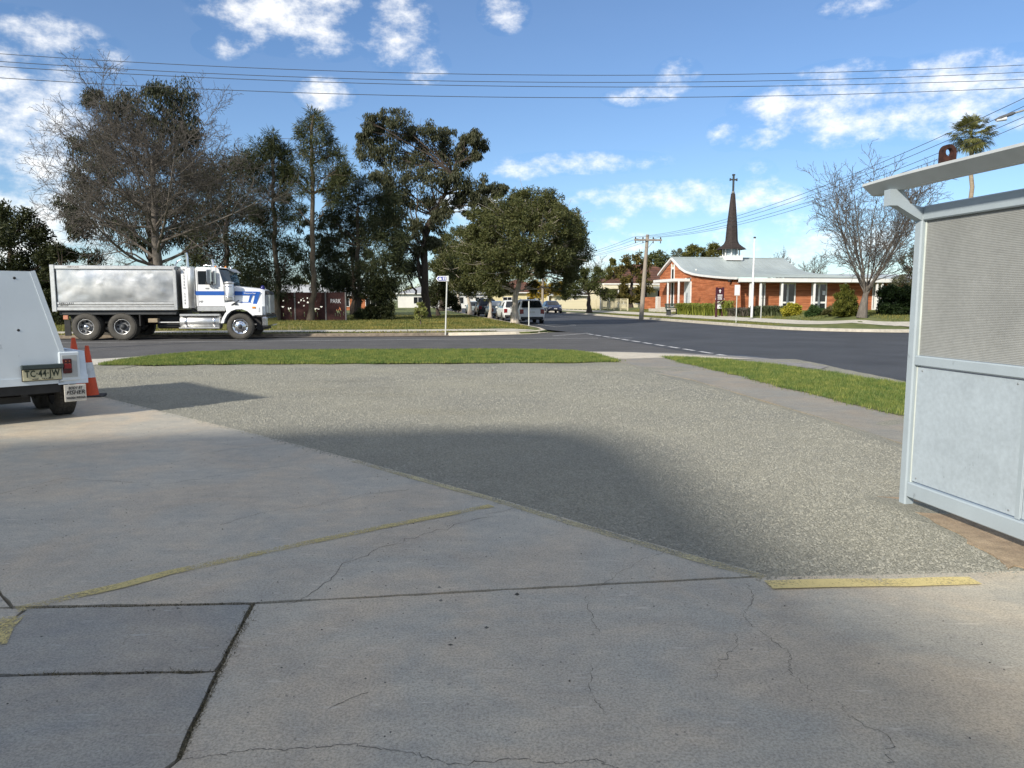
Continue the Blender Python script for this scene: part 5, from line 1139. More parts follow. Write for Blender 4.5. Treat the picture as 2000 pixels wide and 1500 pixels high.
    m = MB(); w0 = 30*mpx/2*1.0; m.box(-w0*1.08, w0*1.08, -w0*1.08, w0*1.08, hz(509), hz(500)); m.build('lantern_base', M_TRIM, e)
    n = 8; 
    for k in range(8):
        a = 2*math.pi*(k+.5)/8; r = w0*1.02; m = MB(); m.tube((r*math.cos(a), r*math.sin(a), hz(500)), (r*math.cos(a), r*math.sin(a), hz(487)), .07, n=6); m.build('lantern_post', M_TRIM, e)
    m = MB(); m.lathe([(w0*.9, hz(500)), (w0*.9, hz(487))], 8); m.build('lantern_glazing', pbr('lantern_glass', (.35, .42, .45), .15, .25, 2), e)
    shm = pbr('brown_shingles', (.040, .030, .027), .85, .35, 7, .5, 40, speck=.3, sscale=25)
    sil = [(487.5, 27.5), (485, 25), (481, 19), (477, 14.5), (473, 12.2), (469, 11.2), (440, 9.4), (410, 6.6), (378, 3.6)]
    def wd(py):
        for (a, b), (c, d) in zip(sil[:-1], sil[1:]):
            if c <= py <= a: return b+(d-b)*(a-py)/(a-c)
        return sil[-1][1]
    py = 487.5; 
    while py > 379:                                                     # shingle courses, each one a ring of its own
        q = max(378, py-2.6); m = MB(); ra, rb = wd(py)*mpx, wd(q)*mpx
        m.lathe([(ra*.96, hz(py)+.0), (ra*1.035+.015, hz(py)), (rb*.985+.012, hz(q)+.01)], 8, Matrix.Rotation(math.pi/8, 4, 'Z'), False); m.build('shingle_course', shm, e); py = q
    m = MB(); m.lathe([(.001, hz(380)), (.14, hz(378)), (.15, hz(376)), (.12, hz(374)), (.001, hz(372))], 12); m.build('finial', pbr('copper_grey', (.16, .16, .15), .6), e)
    cm = pbr('cross_metal', (.05, .06, .065), .6); m = MB(); b = .075
    m.box(-b, b, -b, b, hz(374), hz(341)); m.build('cross', cm, e)
    m = MB(); m.box(-6.5*mpx, -b, -b*.8, b*.8, hz(352.3), hz(349.5)); m.box(b, 6.5*mpx, -b*.8, b*.8, hz(352.3), hz(349.5))
    for sx in (-1, 1): m.box(min(sx*6*mpx, sx*7.5*mpx), max(sx*6*mpx, sx*7.5*mpx), -b, b, hz(353.5), hz(348.3))
    m.box(-b*1.6, b*1.6, -b*1.3, b*1.3, hz(343), hz(340)); m.build('cross', cm, e)
make_church()

# ------------------------------------------------------------------ houses
def hip_house(name, label, loc, rz, lx, ly, wall_h, roof_h, wallm, roofm, wins, eave=.5):
    T = empty(name, loc, rz, label, 'house')
    m = MB(); m.box(-lx/2, lx/2, -ly/2, ly/2, -.4, wall_h); m.build('wall', wallm, T)
    m = MB(); a, b = lx/2+eave, ly/2+eave; rl = max(.5, lx/2-ly/2)
    vs = [(-a, -b, wall_h), (a, -b, wall_h), (a, b, wall_h), (-a, b, wall_h), (-rl, 0, wall_h+roof_h), (rl, 0, wall_h+roof_h)]
    m.add(vs, [(0, 1, 5, 4), (2, 3, 4, 5), (1, 2, 5), (3, 0, 4), (0, 3, 2, 1)]); rf = m.build('roof', roofm, T)
    m = MB(); m.box(-a, a, -b-.03, -b, wall_h-.12, wall_h+.04); m.box(-a-.03, -a, -b, b, wall_h-.12, wall_h+.04); m.build('gutter', M_TRIM, rf)
    for (x0, x1, z0_, z1_) in wins:
        f = MB(); f.box(x0-.07, x1+.07, -ly/2-.05, -ly/2-.002, z0_-.07, z1_+.07); w = f.build('window', M_TRIM, T)
        f = MB(); f.box(x0, (x0+x1)/2-.04, -ly/2-.056, -ly/2-.0505, z0_, z1_); f.box((x0+x1)/2+.04, x1, -ly/2-.056, -ly/2-.0505, z0_, z1_); f.build('pane', M_GLASS, w)
    return T
tilem = brick_mat('brown_roof_tile', (.17, .085, .06), (.11, .065, .055), (.05, .035, .03), .35)
cream = pbr('cream_render', (.66, .60, .42), .8, .08, 1)
hp = at(1262, 600, 92); hz_ = lot_z(hp.x, hp.y)
hip_house('tiled_house', 'cream cottage with brown tiled roof left of the church', (hp.x, hp.y+4, hz_), TH, 11.5, 9, 2.9, 2.6, cream, tilem, [(-4.4, -3.0, .5, 2.2), (-2.2, -.8, .5, 2.2), (.6, 1.8, .8, 2.1), (3.0, 4.2, .8, 2.1)])
# street verandah of the cottage
T = empty('verandah', (hp.x-3.4, hp.y-1.6, hz_), TH, 'cream post verandah along the front of tiled cottage', 'verandah')
m = MB(); m.add([(-3, -1.2, 2.35), (5, -1.2, 2.35), (5, .6, 2.85), (-3, .6, 2.85), (-3, -1.2, 2.25), (5, -1.2, 2.25), (5, .6, 2.75), (-3, .6, 2.75)], [(0, 1, 2, 3), (7, 6, 5, 4), (0, 4, 5, 1), (1, 5, 6, 2), (3, 2, 6, 7), (0, 3, 7, 4)]); m.build('roof', cream, T)
for x in (-2.8, -1.7, -.6, .9, 2.6, 4.8): m = MB(); m.bbox(x-.06, x+.06, -1.1, -.98, -.3, 2.3, .01); m.build('post', M_TRIM, T)
# low brick fence and white pillar by the church
a, b = Glot(1259, 604), Glot(1283, 604); d = b-a; rz = math.atan2(d.y, d.x)
T = empty('brick_fence', (a.x, a.y, a.z), rz, 'low orange brick fence between power pole and church', 'fence')
m = MB(); m.bbox(0, d.length, -.12, .12, -.3, 1.25, .02); m.build('wall', M_BRICK, T); m = MB(); m.bbox(d.length+.01, d.length+.45, -.2, .2, -.3, 1.3, .03); m.build('pillar', pbr('pale_pillar', (.58, .56, .52), .7, .1), T)
# cream picket fence along the street
creamp = pbr('cream_fence_paint', (.62, .56, .38), .6, .08, 4)
def picket_fence(label, s_a, s_b, t, solid):
    P = S(t, s_a); T = empty('picket_fence', (P.x, P.y, 0), TH+R(90), label, 'fence')
    L = s_b-s_a; z = lambda x: lot_z(*tuple(S(t, s_a+x))[:2])+.02
    n = int(L/2.4); post = MB(); post.bbox(-.06, .06, -.06, .06, -.3, 1.45 if solid else 1.25, .01); pm = post.mesh('post', creamp)
    for i in range(n+1): link('post', pm, T, (L*i/n, 0, z(L*i/n)))
    st = .16 if solid else .30; wpk = .13 if solid else .04
    pk = MB(); pk.prism([(-wpk/2, .08), (wpk/2, .08), (wpk/2, 1.2), (0, 1.3), (-wpk/2, 1.2)], -.015, .015, 'y'); pkm = pk.mesh('picket', creamp)
    k = st/2
    while k < L:
        link('picket', pkm, T, (k, .06, z(k))); k += st
    for zz in (.25, 1.0):
        for i in range(n):
            a, b = L*i/n, L*(i+1)/n; m = MB(); za, zb_ = z(a)+zz, z(b)+zz; m.add([(a, .0, za), (b, 0, zb_), (b, .04, zb_), (a, .04, za), (a, 0, za+.07), (b, 0, zb_+.07), (b, .04, zb_+.07), (a, .04, za+.07)], [(0, 1, 5, 4), (2, 3, 7, 6), (4, 5, 6, 7), (0, 3, 2, 1)]); m.build('rail', creamp, T)
picket_fence('pale metal picket fence with thin bars in front of cottage', 76.5, 91.5, 24.6, False)
picket_fence('solid-looking cream board fence beyond the street tree', 92.0, 112, 24.3, True)
# far houses seen in glimpses
whitew = pbr('white_weatherboard', (.70, .69, .64), .7, .06, 1)
hip_house('far_house', 'long white building glimpsed behind parked cars', tuple(at(905, 592, 150))[:2]+(0,), TH, 26, 9, 2.8, 1.4, whitew, pbr('grey_iron_roof', (.35, .36, .36), .5), [(-10+i*4, -8.4+i*4, .9, 2.1) for i in range(6)])
hip_house('far_house', 'yellow-cream house glimpsed beyond thick paperbark trunk', tuple(at(1010, 592, 128))[:2]+(0,), TH, 9, 8, 2.8, 2.2, pbr('yellow_render', (.66, .58, .33), .8), tilem, [(-3, -1.6, .8, 2.0), (1, 2.4, .8, 2.0)])
hip_house('far_house', 'white-walled house with white posts right of thick trunk', tuple(at(1040, 592, 140))[:2]+(0,), TH, 9, 8, 2.8, 2.0, whitew, pbr('red_iron_roof', (.30, .10, .06), .6), [(-3.4+i*1.5, -2.7+i*1.5, .3, 2.2) for i in range(5)])
hip_house('far_house', 'red brick house glimpsed through gap beside the mural panels', tuple(at(705, 592, 112))[:2]+(.05,), .1, 7, 6, 2.2, 1.2, M_BRICK, pbr('pale_iron_roof', (.45, .46, .46), .5), [(-2.6, -1.4, .6, 1.7), (1, 2.4, .6, 1.7)])
hip_house('far_house', 'pale roofed building behind mural panels and casuarina trunk', tuple(at(600, 590, 118))[:2]+(.05,), .05, 16, 8, 2.6, 1.3, whitew, pbr('pale_iron_roof', (0, 0, 0)), [(-6+i*4, -4.6+i*4, .8, 1.9) for i in range(4)])
hip_house('far_house', 'small cream outbuilding behind board fence by street tree', tuple(at(1125, 598, 125))[:2]+(.15,), TH, 8, 6, 2.2, 1.0, pbr('pale_shed', (.72, .66, .50), .7), pbr('pale_iron_roof', (0, 0, 0)), [(-2.6, -1.7, .9, 1.7), (-1.2, -.3, .9, 1.7), (1.0, 1.9, .9, 1.7)])
hip_house('far_house', 'dark-roofed house low behind the truck and bare tree', tuple(at(250, 592, 120))[:2]+(.05,), -.1, 20, 10, 3.0, 2.4, whitew, tilem, [(-6+i*4, -4.4+i*4, .9, 2.1) for i in range(4)])

# ------------------------------------------------------------------ mural panels at the park
def make_mural():
    Y = 57.5; xs_px = [521, 577, 637, 676]; a = G(521, 625.5, .1); b = G(676, 625.5, .1); d = b-a; rz = math.atan2(d.y, d.x)
    T = empty('mural_fence', (a.x, a.y, .1), rz, 'dark red cut-out mural panels reading PARK between the casuarina trunks', 'screen')
    L = d.length; H = at(600, 572, a.y).z-.1; rust = pbr('dark_red_steel', (.052, .016, .013), .75, .35, 5, .2, 40)
    rr = random.Random(8); X = [(p-521)/(676-521)*L for p in xs_px]
    for i in range(3):
        x0, x1 = X[i]+.05, X[i+1]-.05; c = .045; nx = max(4, int((x1-x0)/c)); nz = int(H/c); hole = set()
        def el(cx, cz, rx_, rz_, sl=0):
            for ii in range(nx):
                for jj in range(nz):
                    u = (ii+.5)/nx*(x1-x0)-cx-sl*((jj+.5)*c-cz); v = (jj+.5)*c-cz
                    if (u/rx_)**2+(v/rz_)**2 < 1: hole.add((ii, jj))
        W = x1-x0
        if i < 2:
            for k in range(9): el(rr.uniform(.1*W, .9*W), rr.uniform(1.15, 1.6), rr.uniform(.03, .075), rr.uniform(.03, .075))
            for k in range(4): el(rr.uniform(.15*W, .9*W), rr.uniform(.65, 1.0), rr.uniform(.03, .11), rr.uniform(.025, .05))
        for k in range(2 if i < 2 else 3): el(rr.uniform(.3*W, .9*W), rr.uniform(.55, .8), .04, .16, -.3)
        for k in range(4): el(rr.uniform(.2*W, .95*W), rr.uniform(.25, .45), .023, rr.uniform(.1, .26))
        m = MB(); th = .012; vi = {}; vs = []; fs = []
        def vid(ii, jj, f):
            k = (ii, jj, f)
            if k not in vi: vi[k] = len(vs); vs.append((x0+W*ii/nx, f*th, .06+jj*c))
            return vi[k]
        for ii in range(nx):
            for jj in range(nz):
                if (ii, jj) in hole: continue
                fs.append((vid(ii, jj, 0), vid(ii+1, jj, 0), vid(ii+1, jj+1, 0), vid(ii, jj+1, 0)))
                fs.append((vid(ii, jj, 1), vid(ii, jj+1, 1), vid(ii+1, jj+1, 1), vid(ii+1, jj, 1)))
        m.add(vs, fs); pn = m.build('panel', rust, T)
        if i == 2: textmesh('lettering', 'PARK', .43, M_TEXTW, pn, ((x0+x1)/2, -.006, 1.36), (R(90), 0, 0), sx=.72)
        m = MB(); m.box(x0, x1, -.02, .03, .0, .055); m.build('bottom_rail', rust, T)
    for x in X: m = MB(); m.bbox(x-.045, x+.045, -.05, .05, -.1, H+.02, .01); m.build('post', pbr('grey_post', (.20, .19, .18), .7, .15), T)
make_mural()

# ------------------------------------------------------------------ poles, wires, signs
wood = pbr('grey_timber', (.30, .26, .21), .9, .25, 6, .4, 30, stretch=(4, 4, .4))
insul = pbr('brown_insulator', (.06, .05, .045), .3)
def power_pole(P, h, rz, label, lamp=False, lean=.0):
    T = empty('power_pole', P, rz, label, 'pole', 'timber power poles')
    m = MB(); m.path([(0, 0, -.3), (lean*.5, 0, h*.5), (lean, 0, h)], [.19, .16, .125], 14); m.build('pole', wood, T)
    m = MB(); m.bbox(lean-1.12, lean+1.12, -.2, -.1, h-.5, h-.36, .01); arm = m.build('crossarm', wood, T)
    for x in (-1.02, -.42, .42, 1.02):
        m = MB(); m.lathe([(.02, 0), (.055, .02), (.065, .07), (.04, .12), (.05, .15), (.001, .17)], 10); m.build('insulator', insul, arm, (lean+x, -.15, h-.36))
        m = MB(); m.tube((lean+x, -.15, h-.5), (lean+x, -.15, h-.68), .03, .05, 8); m.build('insulator', insul, arm)
    m = MB(); m.path([(lean+.5, -.15, h-.43), (lean+.05, -.13, h-1.0)], .015, 6); m.build('brace', M_DGREY, T)
    return T, lean
Pp = G(1252, 622, .1); Pp.z = lot_z(Pp.x, Pp.y); hp_ = at(1252, 458, Pp.y).z-Pp.z
power_pole(Pp, hp_, TH, 'leaning grey timber power pole left of the church', lean=at(1262, 458, Pp.y).x-at(1252, 458, Pp.y).x)
topP = at(1262, 466, Pp.y)
tvec = S(1, 0)-S(0, 0)
Pn = S(21.9, 19.0); zn = 8.5
power_pole((Pn.x, Pn.y, 0), zn+.43, TH, 'timber power pole outside the right edge of the view')
Pf = S(21.7, 108); power_pole((Pf.x, Pf.y, .1), 7.8, TH, 'distant timber power pole behind yellow autumn tree')
wirem = pbr('wire', (.05, .055, .06), .6)
def wire(a, b, sag, r, label, n=24, group='overhead wires'):
    m = MB(); pts = []
    for i in range(n+1):
        f = i/n; p = a.lerp(b, f); p.z -= sag*4*f*(1-f); pts.append(p)
    m.path(pts, r, 5); return tag(m.build('overhead_wire', wirem), label, 'wire', group)
for k, x in enumerate((-1.02, -.42, .42, 1.02)):
    a = topP+tvec*x; a.z = Pp.z+hp_-.2; b = Vector((Pn.x, Pn.y, zn+.25))+tvec*x; f = Vector((Pf.x, Pf.y, 7.65))+tvec*x
    wire(a, b, 1.1, .011, ['leftmost', 'second from left', 'third from left', 'rightmost'][k]+' wire from church-side pole over the shelter', 30)
    wire(a, f, .7, .012, ['leftmost', 'second from left', 'third from left', 'rightmost'][k]+' wire running from leaning pole away down street', 16)
# four wires crossing the top of the view, strung between two poles out of frame
def sdepth(px, s):
    k = (px-CX)/F*math.cos(PITCH); return s/(CT-ST*k)
for k, (ya, ym, yb, ss) in enumerate([(105, 146, 127, 22.6), (120, 160, 141, 22.2), (130, 168.5, 155, 21.6), (152, 190, 171, 21.2)]):
    pts = []
    for px in range(-500, 2501, 75):
        u = px/1000.0-1; py = ym+(yb-ya)/2*u+((ya+yb)/2-ym)*u*u; pts.append(at(px, py, sdepth(px, ss)))
    m = MB(); m.path(pts, .0085, 5); tag(m.build('overhead_wire', wirem), ['topmost', 'second', 'third', 'lowest'][k]+' of the four wires spanning the whole sky', 'wire', 'overhead wires')
    wl_, wr_ = pts[0], pts[-1]
for p, lb in ((wl_, 'timber power pole outside the left edge of the view'), (wr_, 'timber power pole outside view carrying the sky wires right')):
    power_pole((p.x, p.y+.5, 0), p.z+.9, TH+R(90), lb)
# street lamp on its arm from the pole at the right
T = empty('street_lamp', (Pn.x, Pn.y, 0), 0, 'street lamp head on an arm at the right edge of sky', 'street lamp')
hd0, hd1 = at(1943, 234, 22.0), at(1980, 221, 22.0); e = at(2010, 212, 22.0)
org = Vector((Pn.x, Pn.y, 0))
m = MB(); m.path([e-org-(e-hd1)*1.0, e-org, Vector((0, 0, 7.6))], .03, 8); m.build('arm', M_ALUR, T)
d = (hd1-hd0); m = MB(); m.path([hd0-org, hd0-org+d*.3, hd0-org+d*.9, hd1-org+d*.05], [.02, .05, .05, .035], 10); m.build('lamp_head', pbr('lamp_grey', (.10, .105, .11), .5), T)
m = MB(); m.path([hd0-org+d*.08+Vector((0, 0, -.04)), hd0-org+d*.6+Vector((0, 0, -.075))], [.035, .06], 8); m.build('lens', pbr('lamp_lens', (.6, .62, .62), .3), T)
# street-name finger sign
P = at(870, 655, 33.2); P.z = .09; T = empty('street_sign', (P.x, P.y, .09), 0, 'blue and white finger sign on slim pale post at corner', 'sign')
h = at(874, 540, P.y).z-.09; m = MB(); m.path([(0, 0, -.1), (.1, 0, h)], .032, 10); m.build('post', pbr('galvanised', (.55, .56, .52), .5, .1, 8), T)
s_ = P.y/F; w_ = 21*s_; zc = h-4.2*s_
m = MB(); x1 = .1-.01; m.prism([(x1-w_, zc), (x1-w_+.09, zc+.115), (x1+.06, zc+.115), (x1+.06, zc-.115), (x1-w_+.09, zc-.115)], -.06, -.035, 'y'); bl = m.build('blade', pbr('sign_white', (.75, .76, .78), .5), T, fix=True)
m = MB(); m.prism([(x1-w_+.05, zc), (x1-w_+.11, zc+.085), (x1-.02, zc+.085), (x1-.02, zc-.085), (x1-w_+.11, zc-.085)], -.066, -.0605, 'y'); m.build('blue_field', pbr('sign_blue', (.01, .03, .26), .5), bl, fix=True)
m = MB(); yq = (-.073, -.0665)
m.prism([(x1-.36, zc-.05), (x1-.36, zc+.02), (x1-.31, zc+.05), (x1-.25, zc+.045), (x1-.22, zc-.05)], *yq); m.box(x1-.17, x1-.13, *yq, zc-.055, zc+.03); m.box(x1-.175, x1-.125, yq[0], yq[1], zc+.036, zc+.062); m.box(x1-.09, x1-.05, *yq, zc-.055, zc+.03); m.box(x1-.095, x1-.045, yq[0], yq[1], zc+.036, zc+.062); m.build('pictogram', M_TEXTW, bl)
m = MB(); m.bbox(x1+.0, x1+.09, -.075, .06, zc-.125, zc+.125, .01); m.build('clamp', pbr('galvanised', (0, 0, 0)), T)
# parking sign posts
def post_sign(px, py, ptop, lot, label, plate=True, slim=.025, pw=.3, phh=.42):
    P = Glot(px, py) if lot else G(px, py, .1); h = at(px, ptop, P.y).z-P.z
    T = empty('sign_post', P, 0, label, 'sign'); m = MB(); m.tube((0, 0, -.1), (0, 0, h), slim, n=10); m.build('post', pbr('galvanised', (0, 0, 0)), T)
    if plate: 
        m = MB(); m.bbox(-pw/2, pw/2, -.05, -.03, h-phh, h+.02, .004); pl = m.build('plate', pbr('sign_plate', (.66, .66, .66), .5), T)
        m = MB(); m.bbox(-pw/2+.04, pw/2-.04, -.056, -.0505, h-phh+.05, h-.03, .002); m.build('plate_face', pbr('sign_face', (.72, .68, .68), .5, .15, 9), pl)
    return T
post_sign(1033, 633, 588, False, 'thin pale post standing at the rear of white SUV', False, .04)
post_sign(1437.5, 631, 557, True, 'small white parking sign on thin post before church wall', True, .03, .34, .65)
post_sign(1486, 622, 594, True, 'short dark tap post beside the flagpole', False, .03)
# flagpole
P = Glot(1468, 620.5); T = empty('flagpole', P, 0, 'tall white flagpole in front of church verandah', 'flagpole'); h = at(1474, 466, P.y).z-P.z; x = at(1474, 466, P.y).x-P.x
m = MB(); m.path([(0, 0, -.1), (x*.5, 0, h*.5), (x, 0, h)], [.085, .07, .05], 12); m.build('pole', pbr('white_pole', (.8, .8, .8), .4), T); m = MB(); m.lathe([(.03, 0), (.09, .04), (.09, .1), (.001, .14)], 12); m.build('truck_cap', M_DGREY, T, (x, 0, h))
# church notice board
P = Glot(1404.5, 619.5); T = empty('notice_board', P, TH*.3, 'maroon church notice board with white lettering on two posts', 'sign'); u = P.y/F; h = at(1404, 561, P.y).z-P.z
m = MB(); bw = 12.5*u
for sx in (-1, 1): m.bbox(sx*bw/2-.07, sx*bw/2+.07, -.06, .06, -.1, h-.0, .02)
mar = pbr('maroon_paint', (.055, .012, .022), .5, .1); m.build('post', mar, T)
zb_ = 17*u; m = MB(); m.bbox(-bw/2+.02, bw/2-.02, -.04, .04, zb_+7.5*u, h-.05, .01); bd = m.build('board', mar, T)
m = MB(); m.bbox(-bw/2+.02, bw/2-.02, -.045, .045, zb_-.5*u, zb_+7.3*u, .008); lo = m.build('lower_board', pbr('notice_white', (.72, .72, .72), .5), T)
m = MB(); m.path([(-.1, -.05, zb_+1.6*u), (.0, -.05, zb_+5*u), (.07, -.05, zb_+1.8*u), (.16, -.05, zb_+2.4*u)], .02, 5); m.build('emblem', pbr('teal', (.05, .22, .22), .5), lo)
m = MB(); m.box(-.03, .03, -.046, -.0405, h-.42, h-.16); m.box(-.085, .085, -.0465, -.041, h-.28, h-.235); m.build('cross_emblem', M_TEXTW, bd)
for zz, hh, ww in ((h-.58, .08, .50), (h-.72, .08, .62), (h-.86, .08, .66), (h-1.04, .04, .40), (h-1.13, .04, .52), (h-1.22, .04, .46), (h-1.31, .04, .56), (h-1.40, .04, .38)):
    m = MB(); x = -ww/2
    while x < ww/2-.02: k = random.uniform(.03, .075); m.box(x, min(ww/2, x+k), -.0455, -.0405, zz-hh/2, zz+hh/2); x += k+.02
    m.build('lettering', M_TEXTW, bd)['kind'] = 'stuff'
# green bench on the church lawn
P = Glot(1316, 615); T = empty('park_bench', P, TH+R(20), 'small green park bench on lawn before church porch', 'bench'); gm = pbr('bench_green', (.05, .10, .085), .6, .2)
for k in range(3): m = MB(); m.bbox(-.75, .75, -.25+.17*k, -.11+.17*k, .43, .47, .01); m.build('slat', gm, T)
for k in range(3): m = MB(); m.bbox(-.75, .75, .26+.03*k, .29+.03*k, .55+.15*k, .67+.15*k, .008); m.build('slat', gm, T)
for x in (-.55, .55): m = MB(); m.bbox(x-.04, x+.04, -.22, .3, -.05, .43, .01); m.bbox(x-.03, x+.03, .3, .36, .3, .95, .01); m.build('leg', M_DGREY, T)
# ------------------------------------------------------------------ vegetation
def leaves(C, rad, n, ln, wd, style, rng):
    """n leaf quads round each centre of C (m,3), rad (m,) -> verts"""
    m = len(C); k = m*n; c = np.repeat(C, n, 0); r = np.repeat(rad, n)
    d = rng.normal(size=(k, 3)); d /= np.linalg.norm(d, axis=1)[:, None]; f = rng.random(k)**(.45)
    p = c+d*(r*f)[:, None]*np.array([1, 1, .82])
    if style == 'gum': ax = np.column_stack([rng.normal(0, .45, k), rng.normal(0, .45, k), -np.ones(k)*.9])
    elif style == 'needle': ax = d*1.0+np.column_stack([rng.normal(0, .4, k), rng.normal(0, .4, k), rng.normal(-.15, .5, k)])
    elif style == 'up': ax = np.column_stack([rng.normal(0, .4, k), rng.normal(0, .4, k), np.ones(k)])+d*.6
    else: ax = rng.normal(size=(k, 3))+d*.5
    ax /= np.linalg.norm(ax, axis=1)[:, None]+1e-9
    sd = np.cross(ax, rng.normal(size=(k, 3))); sd /= np.linalg.norm(sd, axis=1)[:, None]+1e-9
    L = ln*rng.uniform(.6, 1.35, k)[:, None]; W = wd*rng.uniform(.7, 1.3, k)[:, None]
    V = np.empty((k, 4, 3)); V[:, 0] = p; V[:, 1] = p+ax*L*.5+sd*W*.5; V[:, 2] = p+ax*L; V[:, 3] = p+ax*L*.5-sd*W*.5
    return V.reshape(-1, 3)
def leafobj(name, V, mat, parent, org):
    V = V-np.array(org); return link(name, fast_mesh(name, V, np.arange(len(V)).reshape(-1, 4), mat), parent)
def segs_mesh(name, segs, mat, parent, org):
    """segs: chains (points, radii, sides), each one connected tube"""
    Vs = []; Fs = []; b = 0
    for pts, rs, n in segs:
        a = None; k = len(pts)
        for i, p in enumerate(pts):
            d = (pts[min(i+1, k-1)]-pts[max(i-1, 0)]).normalized()
            a = d.orthogonal().normalized() if a is None else (a-d*a.dot(d)).normalized()
            c = d.cross(a); r = rs[i]
            for j in range(n):
                t = 2*math.pi*j/n; u = r*math.cos(t); w = r*math.sin(t); Vs.append((p.x+a.x*u+c.x*w, p.y+a.y*u+c.y*w, p.z+a.z*u+c.z*w))
        Fs += [(b+i*n+j, b+i*n+(j+1) % n, b+(i+1)*n+(j+1) % n, b+(i+1)*n+j) for i in range(k-1) for j in range(n)]; b += k*n
    V = np.array(Vs)-np.array(org)
    return link(name, fast_mesh(name, V, np.array(Fs), mat, True), parent)
def limb(segs, rnd, a, b, r0, r1, n=6, k=5, wob=.06, arch=0.0):
    L = (b-a).length; pts = []
    for i in range(k+1):
        f = i/k; p = a.lerp(b, f)
        if 0 < i < k: p = p+Vector((rnd.gauss(0, wob*L), rnd.gauss(0, wob*L), rnd.gauss(0, wob*L*.5)))
        p.z += arch*L*4*f*(1-f); pts.append(p)
    segs.append((pts, [r0+(r1-r0)*i/k for i in range(k+1)], n)); return pts
BARK = {'grey': pbr('grey_bark', (.135, .118, .10), .95, .3, 4, .6, 25, stretch=(3, 3, .5)), 'dark': pbr('dark_bark', (.065, .05, .04), .95, .4, 4, .7, 20, stretch=(3, 3, .5)),
        'paper': pbr('paperbark', (.44, .37, .29), .9, .35, 5, .7, 18, stretch=(3, 3, .35), col2=(.62, .55, .46)), 'twig': pbr('twig_bark', (.10, .088, .076), .95, .25, 3), 'cas': pbr('casuarina_bark', (.10, .08, .058), .95, .3, 4, .5, 20, stretch=(3, 3, .5))}
def blob_tree(name, label, base, trunk, blobs, leaf, lm, bark='dark', r=.3, depth=1.0, sub=9, per=60, seed=1, tipr=.05, limbs=True, cat='tree', group=None, flat=1.0, gr=1.0):
    """base: world point; trunk: list of (px,py) up from base (same depth); blobs: (px, py, rpx[, depth offset m])"""
    rnd = random.Random(seed); rng = np.random.default_rng(seed); Y = base.y; mp = Y/F
    T = empty(name, base, 0, label, cat, group); segs = []
    pts = [Vector(base)]+[at(px, py, Y) for px, py in trunk]
    n = len(pts); chain = []; rad = []
    if n > 1:
        for i in range(n-1):
            for j in range(4):
                f = j/4; p = pts[i].lerp(pts[i+1], f); g = (i+f)/n
                if i+j: p = p+Vector((rnd.gauss(0, .02), rnd.gauss(0, .02), 0))*(pts[i+1]-pts[i]).length
                chain.append(p); rad.append((r*(1-g)**.8+tipr)*(1+.45*max(0, 1-(i*4+j)/2.0)))
        chain.append(pts[-1]); rad.append(tipr); segs.append((chain, rad, 10))
    C = []; Rr = []
    for b in blobs:
        px, py, rp = b[:3]; R_ = rp*mp*gr; dy = b[3] if len(b) > 3 else rnd.uniform(-1, 1)*R_*depth
        c = at(px, py, Y+dy)
        if limbs and len(pts) > 1:
            cand = [p for p in pts[1:] if p.z < c.z+R_*.3] or [pts[1]]
            p0 = min(cand, key=lambda p: (p-c).length+max(0, p.z-c.z)*1.5)
            lp = limb(segs, rnd, p0, c, max(.03, r*.28*(1 if (c-p0).length > 1.5 else .6)), .02, 6, 5, .06, .03)
            for _ in range(4):
                e = c+Vector((rnd.gauss(0, .6), rnd.gauss(0, .6), rnd.gauss(0, .5)))*R_; limb(segs, rnd, lp[3], e, .03, .008, 4, 3, .06)
        for _ in range(sub):
            d = Vector((rnd.gauss(0, 1), rnd.gauss(0, 1), rnd.gauss(0, 1))).normalized()*(R_*rnd.random()**.5*.85); d.z *= flat
            C.append(tuple(c+d)); Rr.append(R_*rnd.uniform(.28, .56))
    C = np.array(C); Rr = np.array(Rr); ln, wd, st = leaf
    if segs: segs_mesh('trunk', segs, BARK[bark], T, base)
    leafobj('crown', leaves(C, Rr, per, ln, wd, st, rng), lm, T, base)
    return T
def grow(segs, rnd, p, d, L, r, lvl, sp):
    n = sp['nseg'][lvl]; pts = [p]; dirs = []; rs = [max(r, sp['rmin'])]; g = rnd.gauss
    for i in range(n):
        w = sp['wob'][lvl]; d = Vector((d.x+g(0, w), d.y+g(0, w), d.z+g(0, w)+sp['trop'][lvl])).normalized()
        pts.append(pts[-1]+d*(L/n)); dirs.append(d); rs.append(max(r*(1-.78*(i+1)/n), sp['rmin']*.7))
    segs.append((pts, rs, sp['sides'][lvl]))
    if lvl+1 >= len(sp['nseg']): return
    k = sp['kids'][lvl]; ph = rnd.random()*6.28
    for j in range(k):
        f = sp['from'][lvl]+(1-sp['from'][lvl])*(j+rnd.random())/k; i = min(n-1, int(f*n)); u = f*n-i; q = pts[i].lerp(pts[i+1], min(1, u)); dd = dirs[i]
        a = dd.orthogonal().normalized(); b = dd.cross(a); ph += 2.4; an = R(rnd.gauss(sp['ang'][lvl], 9)); nd = dd*math.cos(an)+(a*math.cos(ph)+b*math.sin(ph))*math.sin(an)
        grow(segs, rnd, q, nd.normalized(), L*sp['lr'][lvl]*rnd.uniform(.75, 1.2)*(1-sp.get('short', .35)*f), r*(1-.75*f)*sp['rr'][lvl], lvl+1, sp)
